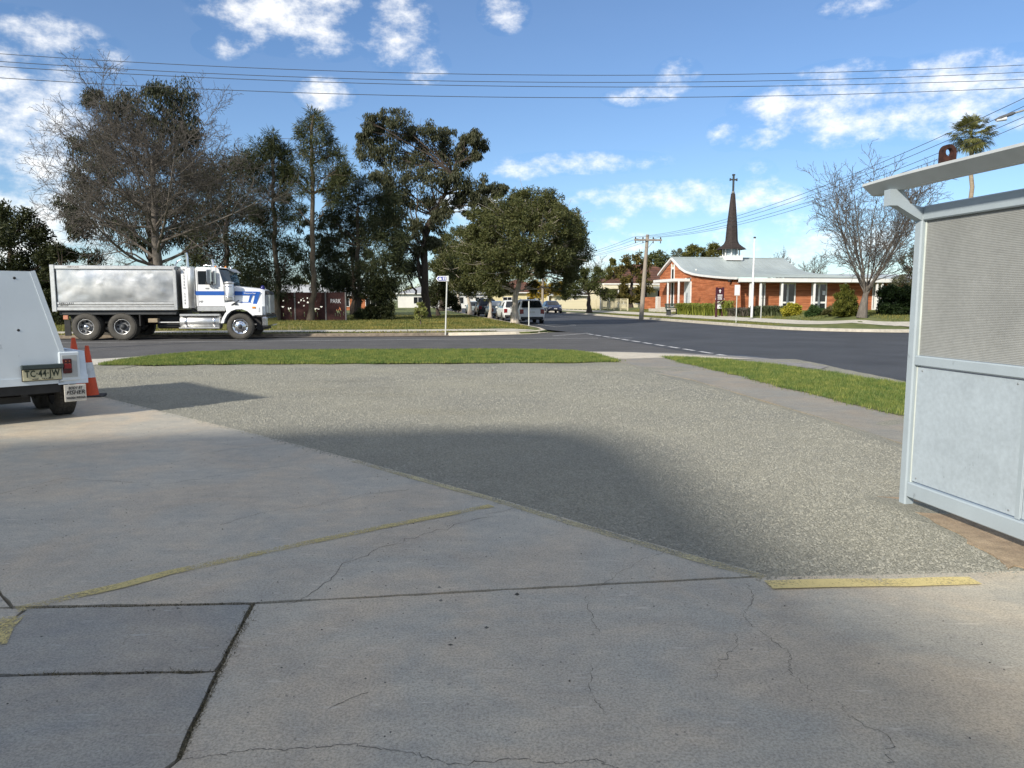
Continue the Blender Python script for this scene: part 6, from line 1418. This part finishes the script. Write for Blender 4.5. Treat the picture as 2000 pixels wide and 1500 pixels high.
def bare_tree(name, label, base, h, r, sp, seed, lean=(0, 0), cat='tree', mat='twig'):
    T = empty(name, base, 0, label, cat); segs = []; grow(segs, random.Random(seed), Vector(base), Vector((lean[0], lean[1], 1)).normalized(), h, r, 0, sp)
    lim = [s for s in segs if s[2] >= 5]; tw = [s for s in segs if s[2] < 5]
    segs_mesh('trunk', lim, BARK[mat], T, base); segs_mesh('twigs', tw, BARK['twig'], T, base); print(name, len(segs)); return T
# ---- the big leafless tree behind the truck
Pb = at(318, 627, 47); Pb.z = .1
sp = dict(nseg=[8, 8, 6, 4, 3], wob=[.03, .09, .13, .16, .2], trop=[.02, .035, .03, .02, .0], kids=[30, 13, 8, 5], ang=[63, 40, 42, 40], lr=[.76, .48, .48, .5], rr=[.36, .50, .55, .6], sides=[10, 7, 5, 4, 3], rmin=.011, short=.30)
sp['from'] = [.33, .15, .12, .1]
bare_tree('bare_tree', 'huge leafless spreading tree rising behind the tipper tray', Pb, 10.3, .40, sp, 11, (.01, 0), mat='grey')
# ---- gums and dense trees behind it
gumA = leafmat('gum_leaf', (.030, .040, .018), (.105, .105, .055), .2); gumB = leafmat('gum_leaf_dark', (.018, .028, .013), (.070, .072, .036), .2)
casL = leafmat('casuarina_leaf', (.020, .032, .014), (.075, .085, .036), .2); denL = leafmat('dense_leaf', (.014, .022, .008), (.060, .066, .022), .2)
papL = leafmat('paperbark_leaf', (.040, .055, .016), (.130, .130, .045), .25)
def gpt(px, py, Y, z=.1): p = at(px, py, Y); p.z = z; return p
blob_tree('gum_tree', 'dark eucalypt crown filling the middle of the leafless tree', gpt(300, 620, 64), [(298, 520), (290, 420), (300, 320), (320, 240)],
    [(300, 190, 45), (350, 195, 38), (245, 205, 34), (180, 190, 22), (205, 245, 42), (270, 250, 45), (340, 250, 42), (180, 290, 42), (235, 310, 50), (300, 310, 45), (360, 260, 34), (365, 320, 40), (170, 350, 36), (225, 375, 48), (290, 380, 48), (350, 390, 44), (145, 400, 34), (205, 430, 44), (265, 445, 46), (330, 455, 46), (150, 440, 24), (395, 350, 34), (390, 430, 44)],
    (.34, .085, 'gum'), gumB, 'dark', .3, .9, 16, 120, 21, gr=1.15)
blob_tree('gum_tree', 'dark drooping tree between leafless tree and first casuarina', gpt(440, 622, 60), [(440, 540), (445, 440), (450, 350)],
    [(450, 320, 34), (480, 330, 30), (420, 350, 34), (465, 375, 38), (410, 410, 36), (455, 430, 42), (490, 420, 30), (400, 470, 38), (440, 490, 42), (485, 490, 38), (410, 540, 38), (455, 555, 42), (495, 550, 34), (375, 500, 30), (380, 560, 30)],
    (.38, .07, 'needle'), denL, 'dark', .2, .9, 13, 110, 22, gr=1.15)
blob_tree('dense_tree', 'dense dark green tree at the left edge behind trailer', gpt(20, 628, 46), [(22, 560), (20, 480)],
    [(0, 425, 36), (40, 430, 36), (70, 460, 34), (-30, 450, 44), (20, 475, 46), (90, 505, 30), (60, 520, 42), (0, 530, 50), (-50, 520, 50), (95, 550, 26), (40, 580, 44), (-20, 590, 44), (85, 595, 28), (-90, 480, 50), (-90, 560, 50)],
    (.22, .085, 'any'), denL, 'dark', .3, .9, 12, 150, 23)
blob_tree('shrub', 'lower dark shrub right of the dense left-edge tree', gpt(120, 630, 44), [(120, 590)], [(115, 490, 22), (132, 500, 18), (105, 530, 28), (130, 545, 24), (110, 575, 26), (135, 590, 22), (110, 612, 24)], (.2, .07, 'any'), denL, 'dark', .12, .9, 8, 130, 24, cat='shrub')
blob_tree('shrub', 'dark understorey bushes showing above and below the tipper tray', gpt(260, 626, 62), [], [(180, 540, 40), (240, 550, 44), (300, 545, 40), (350, 560, 44), (210, 595, 40), (290, 600, 44), (360, 605, 40), (150, 600, 34), (420, 600, 40), (470, 610, 34), (180, 500, 26), (390, 540, 30)], (.3, .08, 'any'), denL, 'dark', .1, .8, 9, 110, 25, limbs=False, cat='shrub')
blob_tree('casuarina_tree', 'slender casuarina standing in front of the truck end of mural', gpt(541, 629, 53.5), [(543, 560), (538, 470), (534, 400), (533, 330), (530, 272)],
    [(535, 275, 22), (512, 290, 22), (552, 300, 20), (500, 320, 24), (535, 325, 28), (558, 345, 18), (510, 360, 28), (545, 375, 26), (525, 410, 30), (498, 420, 22), (552, 420, 22), (520, 455, 30), (545, 480, 34), (505, 490, 30), (570, 485, 24), (530, 520, 34), (500, 540, 28), (565, 530, 28), (545, 565, 26), (515, 575, 22)],
    (.42, .042, 'needle'), casL, 'cas', .15, .9, 12, 85, 31, gr=1.1)
blob_tree('casuarina_tree', 'tall straight-trunked casuarina with open crown, trunk crossing mural panels', gpt(606, 628, 53), [(612, 575), (610, 500), (609, 440), (611, 380), (610, 320), (609, 260), (612, 225)],
    [(612, 228, 17), (600, 245, 18), (628, 248, 17), (590, 262, 14), (618, 272, 24), (640, 275, 14), (592, 295, 20), (640, 305, 22), (660, 300, 15), (615, 310, 24), (582, 330, 22), (650, 335, 22), (672, 325, 14), (610, 345, 18), (570, 350, 18), (590, 370, 16), (665, 360, 20), (680, 345, 12), (640, 370, 14), (585, 410, 12), (650, 390, 14), (560, 330, 12), (560, 390, 14)],
    (.42, .038, 'needle'), leafmat('casuarina_leaf_light', (.030, .045, .015), (.11, .115, .045), .22), 'cas', .16, .9, 11, 48, 32, gr=1.08)
blob_tree('casuarina_tree', 'bushy dark casuarina beside the eucalypt, foliage down to the mural', gpt(700, 628, 57.5), [(702, 560), (698, 480), (700, 400)],
    [(700, 370, 22), (665, 385, 24), (735, 385, 24), (690, 410, 30), (650, 425, 26), (720, 425, 30), (765, 420, 22), (680, 450, 34), (735, 460, 34), (640, 470, 28), (775, 465, 24), (700, 490, 36), (660, 505, 34), (745, 505, 36), (625, 520, 28), (785, 510, 20), (690, 535, 34), (640, 550, 28), (735, 545, 34), (770, 550, 26), (760, 385, 18), (660, 350, 14), (670, 560, 26), (710, 565, 24)],
    (.45, .045, 'needle'), casL, 'cas', .16, .9, 13, 88, 33, gr=1.12)
blob_tree('dense_tree', 'dark conical bush growing to the ground right of the mural', gpt(740, 629, 56), [(742, 590)], [(742, 560, 22), (730, 575, 20), (752, 580, 20), (738, 600, 20), (725, 605, 14), (755, 605, 17), (735, 615, 20), (715, 615, 14), (758, 618, 16), (745, 622, 14)], (.3, .07, 'needle'), denL, 'dark', .15, .8, 9, 100, 34, limbs=False)
blob_tree('dense_tree', 'shadowed tree mass filling the gap behind both right-hand casuarinas', gpt(690, 620, 76), [(690, 560), (690, 480)], [(x+((y//30) % 2)*18, y, 22) for x in (585, 620, 655, 690, 725, 760) for y in (430, 462, 494, 526, 556)], (.45, .09, 'gum'), denL, 'dark', .2, .9, 7, 60, 36)
blob_tree('shrub', 'scruffy twiggy shrub in the gap beside mural panels', gpt(705, 629, 55), [], [(706, 610, 9), (699, 618, 8), (712, 619, 9)], (.25, .03, 'up'), casL, 'dark', .1, .8, 8, 50, 35, limbs=False, cat='shrub')
blob_tree('gum_tree', 'tall eucalypt with dark trunk and open leaning crown', gpt(832, 621, 64), [(831, 560), (828, 500), (830, 450), (846, 420), (868, 380), (882, 340)],
    [(745, 232, 20), (722, 240, 15), (775, 240, 22), (708, 268, 15), (740, 272, 22), (780, 275, 26), (810, 262, 18), (840, 258, 20), (870, 265, 18), (720, 300, 20), (755, 310, 26), (795, 312, 26), (835, 298, 26), (872, 300, 24), (905, 278, 14), (925, 262, 16), (935, 285, 15), (905, 310, 18), (735, 345, 24), (775, 352, 28), (815, 350, 28), (855, 345, 26), (890, 345, 20), (930, 300, 10), (760, 390, 26), (800, 395, 28), (840, 390, 24), (910, 365, 20), (940, 362, 18), (965, 372, 16), (982, 368, 10), (925, 390, 14), (950, 395, 10), (775, 430, 24), (812, 440, 20), (790, 470, 20), (895, 390, 14), (915, 415, 8), (750, 440, 22), (770, 490, 20), (855, 430, 18), (815, 485, 18), (845, 475, 16), (800, 520, 16), (870, 405, 16)],
    (.30, .072, 'gum'), gumA, 'dark', .30, .9, 14, 100, 41, gr=1.3)
# extra upright stems of that eucalypt
segs = []; rnd = random.Random(3)
for a, b, r0 in (((826, 560), (800, 400), .15), ((824, 540), (775, 380), .13), ((832, 500), (850, 330), .16), ((840, 440), (905, 350), .13), ((828, 520), (815, 380), .14), ((812, 575), (790, 520), .10)): limb(segs, rnd, at(*a, 64), at(*b, 64+rnd.uniform(-2, 2)), r0, .04, 7, 8, .025)
gt = [o for o in bpy.data.objects if o.get('label', '').startswith('tall eucalypt')][0]; segs_mesh('stem', segs, BARK['dark'], gt, gt.location)
blob_tree('small_tree', 'small dark tree with bent trunk behind the blue finger sign', gpt(856, 618, 70), [(853, 600)], [(855, 575, 16), (840, 580, 12), (870, 580, 14), (860, 560, 14), (848, 590, 11), (873, 592, 11), (885, 585, 10), (890, 598, 10)], (.28, .09, 'any'), denL, 'dark', .14, .8, 9, 80, 42)
wat = leafmat('sapling_leaf', (.16, .19, .05), (.36, .36, .13), .35)
blob_tree('sapling', 'pale yellow-green sapling on the park lawn', gpt(821.5, 637, 44.5), [(821.5, 625)], [(821, 597, 6), (816, 605, 7), (826, 606, 7), (814, 615, 7), (822, 614, 8), (829, 615, 7), (819, 622, 7)], (.15, .07, 'up'), wat, 'cas', .03, .8, 8, 22, 43, tipr=.012, cat='sapling')
# paperbarks along the street
def paper(px, py, Y, trunk, blobs, label, r, seed, per=150, sub=13, ln=.24):
    return blob_tree('paperbark_tree', label, gpt(px, py, Y, .09), trunk, blobs, (ln, .32*ln, 'any'), papL, 'paper', r, 1.0, sub+5, per, seed, gr=1.2, group='paperbarks along the street')
def dome(cx, cy, rx, ry, n, r, seed, Y, low=-.62):
    """blobs over the shell of an ellipsoid crown: an even rounded outline with small lumps"""
    rr = random.Random(seed); out = []; mp = Y/F; g = math.pi*(3-math.sqrt(5))
    for i in range(n):
        z = 1-(1-low)*(i+.5)/n; k = math.sqrt(max(0, 1-z*z)); a = g*i; f = rr.uniform(.74, .90)
        out.append((cx+rx*f*k*math.cos(a)+rr.gauss(0, 3), cy-ry*f*z+rr.gauss(0, 3), r*rr.uniform(.75, 1.25), rx*mp*f*k*math.sin(a)))
    return out
papL = leafmat('paperbark_leaf', (.045, .058, .014), (.150, .145, .042), .25)
paper(1006, 634, 47.5, [(1005, 600), (1008, 570), (1018, 540), (1030, 500), (1035, 450)],
   dome(1026, 480, 132, 106, 105, 21, 5, 47.5)+[(1026, 470, 40, 0), (990, 500, 36, 0), (1060, 500, 36, 0), (945, 545, 20, -1), (965, 560, 16, -2), (1095, 560, 16, -1), (1110, 545, 18, 0), (1075, 385, 18, 0), (925, 520, 22, 0), (990, 562, 12, 1), (1040, 560, 12, 2)], 'largest paperbark with thick pale trunk beside the white SUV', .17, 51, 115, 4, .17)
paper(957, 622, 62, [(958, 600), (955, 570)], [(955, 560, 22), (930, 540, 28), (970, 545, 22), (915, 560, 18), (940, 510, 30), (900, 520, 24), (965, 500, 26), (925, 480, 24), (980, 565, 10)], 'slender pale-trunked paperbark next to the silver hatchback', .10, 52, 120, 11)
paper(919, 615, 76, [(917, 595), (912, 575)], [(915, 560, 18), (895, 555, 18), (930, 550, 16), (905, 530, 22), (885, 530, 18), (890, 500, 24), (870, 510, 18), (915, 500, 22), (900, 475, 20), (925, 465, 18)], 'forked paperbark third along the kerb', .17, 53, 110, 10)
paper(898, 610, 92, [(897, 590), (892, 570)], [(890, 560, 14), (875, 555, 14), (880, 530, 18), (860, 540, 14), (862, 510, 16), (850, 520, 12), (875, 490, 18), (885, 460, 16), (860, 480, 14), (905, 455, 14)], 'farthest paperbark in the row, with reddish trunk', .18, 54, 110, 10)
blob_tree('dense_tree', 'shadowed dark tree behind the eucalypt trunk', gpt(862, 610, 100), [(862, 570)], [(862, 490, 22), (850, 520, 24), (875, 520, 24), (858, 550, 24), (880, 560, 20), (845, 565, 18), (890, 490, 20), (868, 465, 14)], (.4, .12, 'any'), denL, 'dark', .3, .8, 9, 80, 55)
# right of the street
yel = leafmat('autumn_leaf', (.20, .14, .015), (.48, .34, .04), .35); ygr = leafmat('yellow_green_leaf', (.07, .075, .02), (.20, .19, .05), .3); olg = leafmat('olive_leaf', (.04, .055, .016), (.12, .13, .04), .25); grL = leafmat('grey_leaf', (.07, .08, .05), (.18, .19, .12), .25)
def lpt(px, Y): p = at(px, 600, Y); p.z = lot_z(p.x, p.y); return p
blob_tree('autumn_tree', 'yellow autumn tree above the white SUV roof', lpt(1055, 118), [(1052, 575)], [(1045, 560, 14), (1060, 555, 14), (1040, 575, 10), (1058, 572, 12), (1075, 565, 12), (1095, 560, 12), (1090, 572, 9), (1038, 585, 6)], (.34, .16, 'any'), yel, 'dark', .15, .8, 9, 60, 61)
blob_tree('street_tree', 'round dark street tree with thick trunk before cream fence', lpt(1151, 84), [(1150, 590), (1150, 575)], [(1150, 560, 20), (1120, 570, 18), (1180, 570, 18), (1135, 545, 18), (1165, 545, 18), (1108, 574, 12), (1192, 574, 12), (1110, 555, 14), (1140, 528, 10), (1170, 530, 10)], (.26, .11, 'any'), olg, 'dark', .24, .8, 10, 85, 62)
blob_tree('conifer_tree', 'upright bronze-green tree between street tree and power pole', lpt(1196, 92), [(1196, 580)], [(1196, 515, 8), (1194, 530, 12), (1203, 542, 12), (1190, 550, 13), (1200, 560, 14), (1185, 570, 12), (1208, 572, 12), (1196, 585, 12)], (.28, .10, 'up'), ygr, 'dark', .14, .8, 9, 75, 63)
blob_tree('dense_tree', 'olive and rust tree with open centre left of power pole', lpt(1232, 86), [(1232, 570), (1235, 540)], [(1212, 575, 12), (1228, 582, 10), (1245, 580, 9), (1225, 512, 12), (1245, 505, 14), (1262, 515, 13), (1212, 528, 11), (1222, 545, 11), (1258, 540, 14), (1240, 530, 12), (1268, 560, 13), (1215, 560, 9), (1250, 565, 12)], (.34, .13, 'any'), leafmat('rust_leaf', (.05, .06, .015), (.20, .15, .04), .3), 'dark', .2, .8, 8, 65, 64)
blob_tree('dense_tree', 'rounded green tree behind the church gable', lpt(1283, 112), [(1283, 540)], [(1280, 498, 15), (1265, 508, 12), (1298, 508, 14), (1285, 522, 18), (1305, 530, 14), (1262, 530, 12), (1280, 545, 16)], (.36, .14, 'any'), olg, 'dark', .25, .8, 9, 75, 65)
blob_tree('dense_tree', 'pale green treetop left of the spire behind ridge', lpt(1356, 118), [(1356, 520)], [(1352, 484, 11), (1342, 492, 11), (1366, 488, 10), (1355, 500, 16), (1375, 500, 10), (1335, 505, 10)], (.34, .13, 'any'), ygr, 'dark', .2, .8, 9, 65, 66)
blob_tree('dense_tree', 'olive treetop touching the spire base behind ridge', lpt(1394, 120), [(1394, 520)], [(1390, 485, 11), (1402, 482, 9), (1385, 498, 11), (1400, 498, 13), (1412, 494, 8)], (.34, .13, 'any'), ygr, 'dark', .2, .8, 9, 65, 67)
blob_tree('dense_tree', 'thin greyish tree between gable and pale treetop', lpt(1322, 116), [(1320, 520)], [(1318, 497, 8), (1328, 492, 6), (1325, 508, 10), (1312, 510, 9)], (.34, .10, 'any'), grL, 'dark', .15, .8, 7, 40, 68)
spb = dict(nseg=[4, 5, 4, 3], wob=[.05, .1, .15, .18], trop=[.03, .08, .06, .03], kids=[12, 9, 7], ang=[38, 38, 40], lr=[.8, .5, .5], rr=[.5, .5, .55], sides=[7, 5, 4, 3], rmin=.022); spb['from'] = [.2, .2, .15]
bare_tree('bare_tree', 'greyish leafless tree behind the street tree and picket fence', lpt(1165, 120), 5.5, .25, spb, 71)
bare_tree('bare_tree', 'leafless treetop behind cream fence nearer power pole', lpt(1215, 122), 5.0, .22, spb, 72)
bare_tree('bare_tree', 'leafless tree behind the church roof right of flagpole', lpt(1525, 108), 5.5, .25, spb, 73)
bare_tree('bare_tree', 'dark leafless treetop behind the church wing', lpt(1580, 104), 5.0, .22, spb, 74)
spv = dict(nseg=[3, 9, 6, 4, 3], wob=[.02, .05, .11, .15, .18], trop=[.0, .035, .05, .04, .02], kids=[14, 12, 7, 4], ang=[26, 34, 40, 40], lr=[3.35, .36, .46, .5], rr=[.42, .45, .55, .6], sides=[10, 7, 5, 4, 3], rmin=.011, short=.15); spv['from'] = [.55, .12, .15, .1]
bt = Glot(1683, 621); bare_tree('bare_tree', 'leafless vase-shaped tree on the corner lawn before the church', bt, 1.9, .30, spv, 75, (.13, 0), mat='grey')
# garden of the church
def shrub(label, px, py, blobs, lm, leaf, seed, per=70, sub=9, name='shrub', Y=None):
    p = Glot(px, py) if Y is None else lpt(px, Y)
    return blob_tree(name, label, p, [], blobs, leaf, lm, 'dark', .1, .7, sub, per, seed, limbs=False, cat='shrub')
shrub('bright yellow-green rounded shrub under the church window', 1545, 617, [(1545, 606, 12), (1536, 607, 9), (1556, 604, 9), (1545, 600, 9), (1534, 612, 6), (1555, 612, 7)], leafmat('golden_leaf', (.20, .20, .02), (.48, .42, .05), .3), (.14, .06, 'any'), 81, 170)
shrub('low dark green clipped shrub right of yellow shrub', 1591, 618, [(1591, 608, 10), (1581, 610, 8), (1601, 609, 9), (1591, 603, 8), (1578, 614, 6), (1605, 614, 6)], leafmat('clipped_leaf', (.022, .05, .015), (.07, .12, .035), .2), (.12, .05, 'any'), 82, 170)
shrub('tall cone-shaped golden-green conifer beside the bare tree trunk', 1652, 620, [(1650, 564, 7), (1651, 575, 12), (1645, 588, 16), (1658, 586, 15), (1640, 602, 16), (1655, 604, 17), (1666, 600, 12), (1636, 612, 9), (1652, 614, 12), (1664, 614, 10)], leafmat('conifer_leaf', (.05, .065, .012), (.16, .16, .03), .2), (.16, .05, 'up'), 83, 150, 10)
shrub('spreading bronze-green shrub at the foot of the conifer', 1625, 619, [(1618, 609, 8), (1630, 607, 10), (1640, 612, 8), (1612, 613, 6), (1625, 614, 8)], leafmat('bronze_leaf', (.05, .055, .02), (.13, .12, .05), .2), (.14, .045, 'up'), 84, 130)
hp2 = Glot(1754, 615)
blob_tree('hedge', 'big square dark hedge behind the shelter post', hp2, [], [(x, y, 17) for x in (1730, 1750, 1770, 1790, 1815) for y in (572, 588, 602)], (.15, .06, 'any'), leafmat('hedge_leaf', (.008, .018, .006), (.035, .06, .015), .15), 'dark', .1, .8, 11, 150, 85, limbs=False, cat='hedge')
blob_tree('shrub_tree', 'brownish twiggy tree rising behind the dark hedge', lpt(1775, 58), [(1775, 570)], [(1755, 545, 16), (1775, 530, 18), (1795, 545, 18), (1745, 560, 14), (1780, 555, 20), (1770, 505, 14), (1790, 490, 16), (1810, 520, 18)], (.2, .05, 'any'), leafmat('brown_green_leaf', (.05, .055, .03), (.12, .12, .06), .2), 'dark', .15, .8, 8, 75, 86)
# strap-leaved bed
def bed(label, a, b, h, lm, n, seed, depth=1.1, lean=.6, w=.07):
    A, B = Glot(*a), Glot(*b); rng = np.random.default_rng(seed); T = empty('flower_bed', A, 0, label, 'plants'); V = []; F_ = []
    f = rng.random(n); P = np.array(A)[None]+(np.array(B)-np.array(A))[None]*f[:, None]; P[:, 1] += rng.uniform(0, depth, n); P[:, 0] += rng.normal(0, .12, n)
    P[:, 2] = [lot_z(x, y) for x, y in P[:, :2]]; an = rng.uniform(0, 6.28, n); d = np.column_stack([np.cos(an), np.sin(an), np.zeros(n)]); sd = np.column_stack([-np.sin(an), np.cos(an), np.zeros(n)])*w/2
    H = h*rng.uniform(.6, 1.15, n)[:, None]; L = H*lean*rng.uniform(.5, 1.3, n)[:, None]; up = np.array([0, 0, 1.])[None]
    q = np.stack([P-sd, P+sd, P+d*L*.45+up*H*.8+sd, P+d*L*.45+up*H*.8-sd, P+d*L*.8+up*H+sd*.8, P+d*L*.8+up*H-sd*.8, P+d*L*1.35+up*H*.85], 1).reshape(-1, 3)
    i = np.arange(n)*7; fc = np.concatenate([np.stack([i, i+1, i+2, i+3], 1), np.stack([i+3, i+2, i+4, i+5], 1), np.stack([i+5, i+4, i+6, i+6], 1)[:, :4]]); me = bpy.data.meshes.new('leaves')
    me.from_pydata([tuple(v) for v in (q-np.array(A))], [], [tuple(x) for x in fc[:2*n]]+[tuple(x[:3]) for x in fc[2*n:]]); me.materials.append(lm); me.update(); link('leaves', me, T)
strap = leafmat('strap_leaf', (.11, .15, .02), (.34, .36, .07), .3)
bed('yellow-green strap-leaved border left of the maroon notice board', (1331, 614.5), (1400, 618), .85, strap, 1500, 91)
bed('strap-leaved clump right of the maroon notice board', (1411, 617), (1426, 618), 1.0, strap, 420, 92)
bed('grey-green flowering border behind the flagpole', (1428, 618), (1464, 619), .55, leafmat('rose_leaf', (.06, .08, .04), (.22, .18, .15), .3), 700, 93, 1.4, .8, .06)
bed('low shrubby border between flagpole and yellow shrub', (1478, 618), (1528, 617.5), .6, leafmat('border_leaf', (.05, .07, .025), (.16, .18, .09), .3), 900, 94, 1.4, .7, .06)
# palm far right
Yp = 78; Pp2 = lpt(1897, Yp); T = empty('palm_tree', Pp2, 0, 'tall fan palm rising beyond the shelter beam', 'palm'); topz = at(1897, 272, Yp)
segs = []; rnd = random.Random(6); limb(segs, rnd, Pp2, at(1898, 285, Yp), .26, .19, 10, 12, .004); segs_mesh('trunk', segs, pbr('palm_trunk', (.30, .24, .17), .95, .3, 3, .5, 12, stretch=(1, 1, 6)), T, Pp2)
c = at(1897, 264, Yp); V = []; rng = np.random.default_rng(9)
for k in range(120):
    az = rng.uniform(0, 6.28); elv = math.asin(rng.uniform(-.85, 1)); d = Vector((math.cos(az)*math.cos(elv), math.sin(az)*math.cos(elv), math.sin(elv))); st = rng.uniform(.8, 1.75); h0 = c+d*st
    sd = d.cross(Vector((0, 0, 1))).normalized(); up = sd.cross(d).normalized()
    V += [h0-sd*.02, h0+sd*.02, c+sd*.02, c-sd*.02]
    for j in range(17):
        a = (j/16-.5)*2.5; fd = (d*math.cos(a)+sd*math.sin(a)).normalized(); L = rng.uniform(.85, 1.2)*(1-.18*abs(a)); mid = h0+fd*L*.6; tip = h0+fd*L+Vector((0, 0, -.32*rng.uniform(.5, 1.4))); pw = sd*math.cos(a)*.035+d*(-math.sin(a))*.035
        V += [h0, mid+pw, tip, mid-pw]
V = np.array([tuple(v) for v in V]); leafobj('crown', V, leafmat('palm_leaf', (.05, .065, .018), (.26, .25, .09), .25), T, Pp2)
# row of far trees that closes the horizon
rr = random.Random(77); k = 0
spots = [(-40, 140), (60, 150), (170, 135), (260, 150), (370, 140), (470, 150), (560, 145), (650, 150), (730, 145), (800, 150), (870, 160), (960, 175), (1010, 190), (1080, 170), (1140, 160), (1240, 150), (1330, 150), (1440, 150), (1620, 140), (1700, 140), (1800, 130), (1900, 140)]
wh = ['behind trailer', 'above the trailer roof', 'behind tray rear', 'behind tray middle', 'behind truck cab', 'behind bonnet', 'behind slender casuarina', 'behind straight casuarina', 'behind conical bush', 'behind eucalypt trunk', 'behind finger sign', 'beyond silver hatchback', 'beyond white wagon', 'beyond yellow tree', 'beyond street tree', 'beyond power pole', 'beyond gable', 'beyond spire', 'beyond church wing', 'beyond corner bare tree', 'beyond hedge', 'beyond shelter screen']
for (px, Y), w_ in zip(spots, wh):
    hh = rr.uniform(22, 44) if not 1200 < px < 1700 else rr.uniform(10, 20); bl = []
    for j in range(9): bl.append((px+rr.uniform(-48, 48), 592-rr.uniform(6, hh), rr.uniform(10, 17)))
    p = at(px, 590, Y); p.z = .1
    blob_tree('far_tree', 'distant bushy tree on the horizon '+w_, p, [(px, 580)], bl, (.6, .24, 'any'), [olg, denL, ygr][rr.randrange(3)], 'dark', .2, .8, 8, 28, 200+k, cat='tree', group='distant trees on the horizon'); k += 1
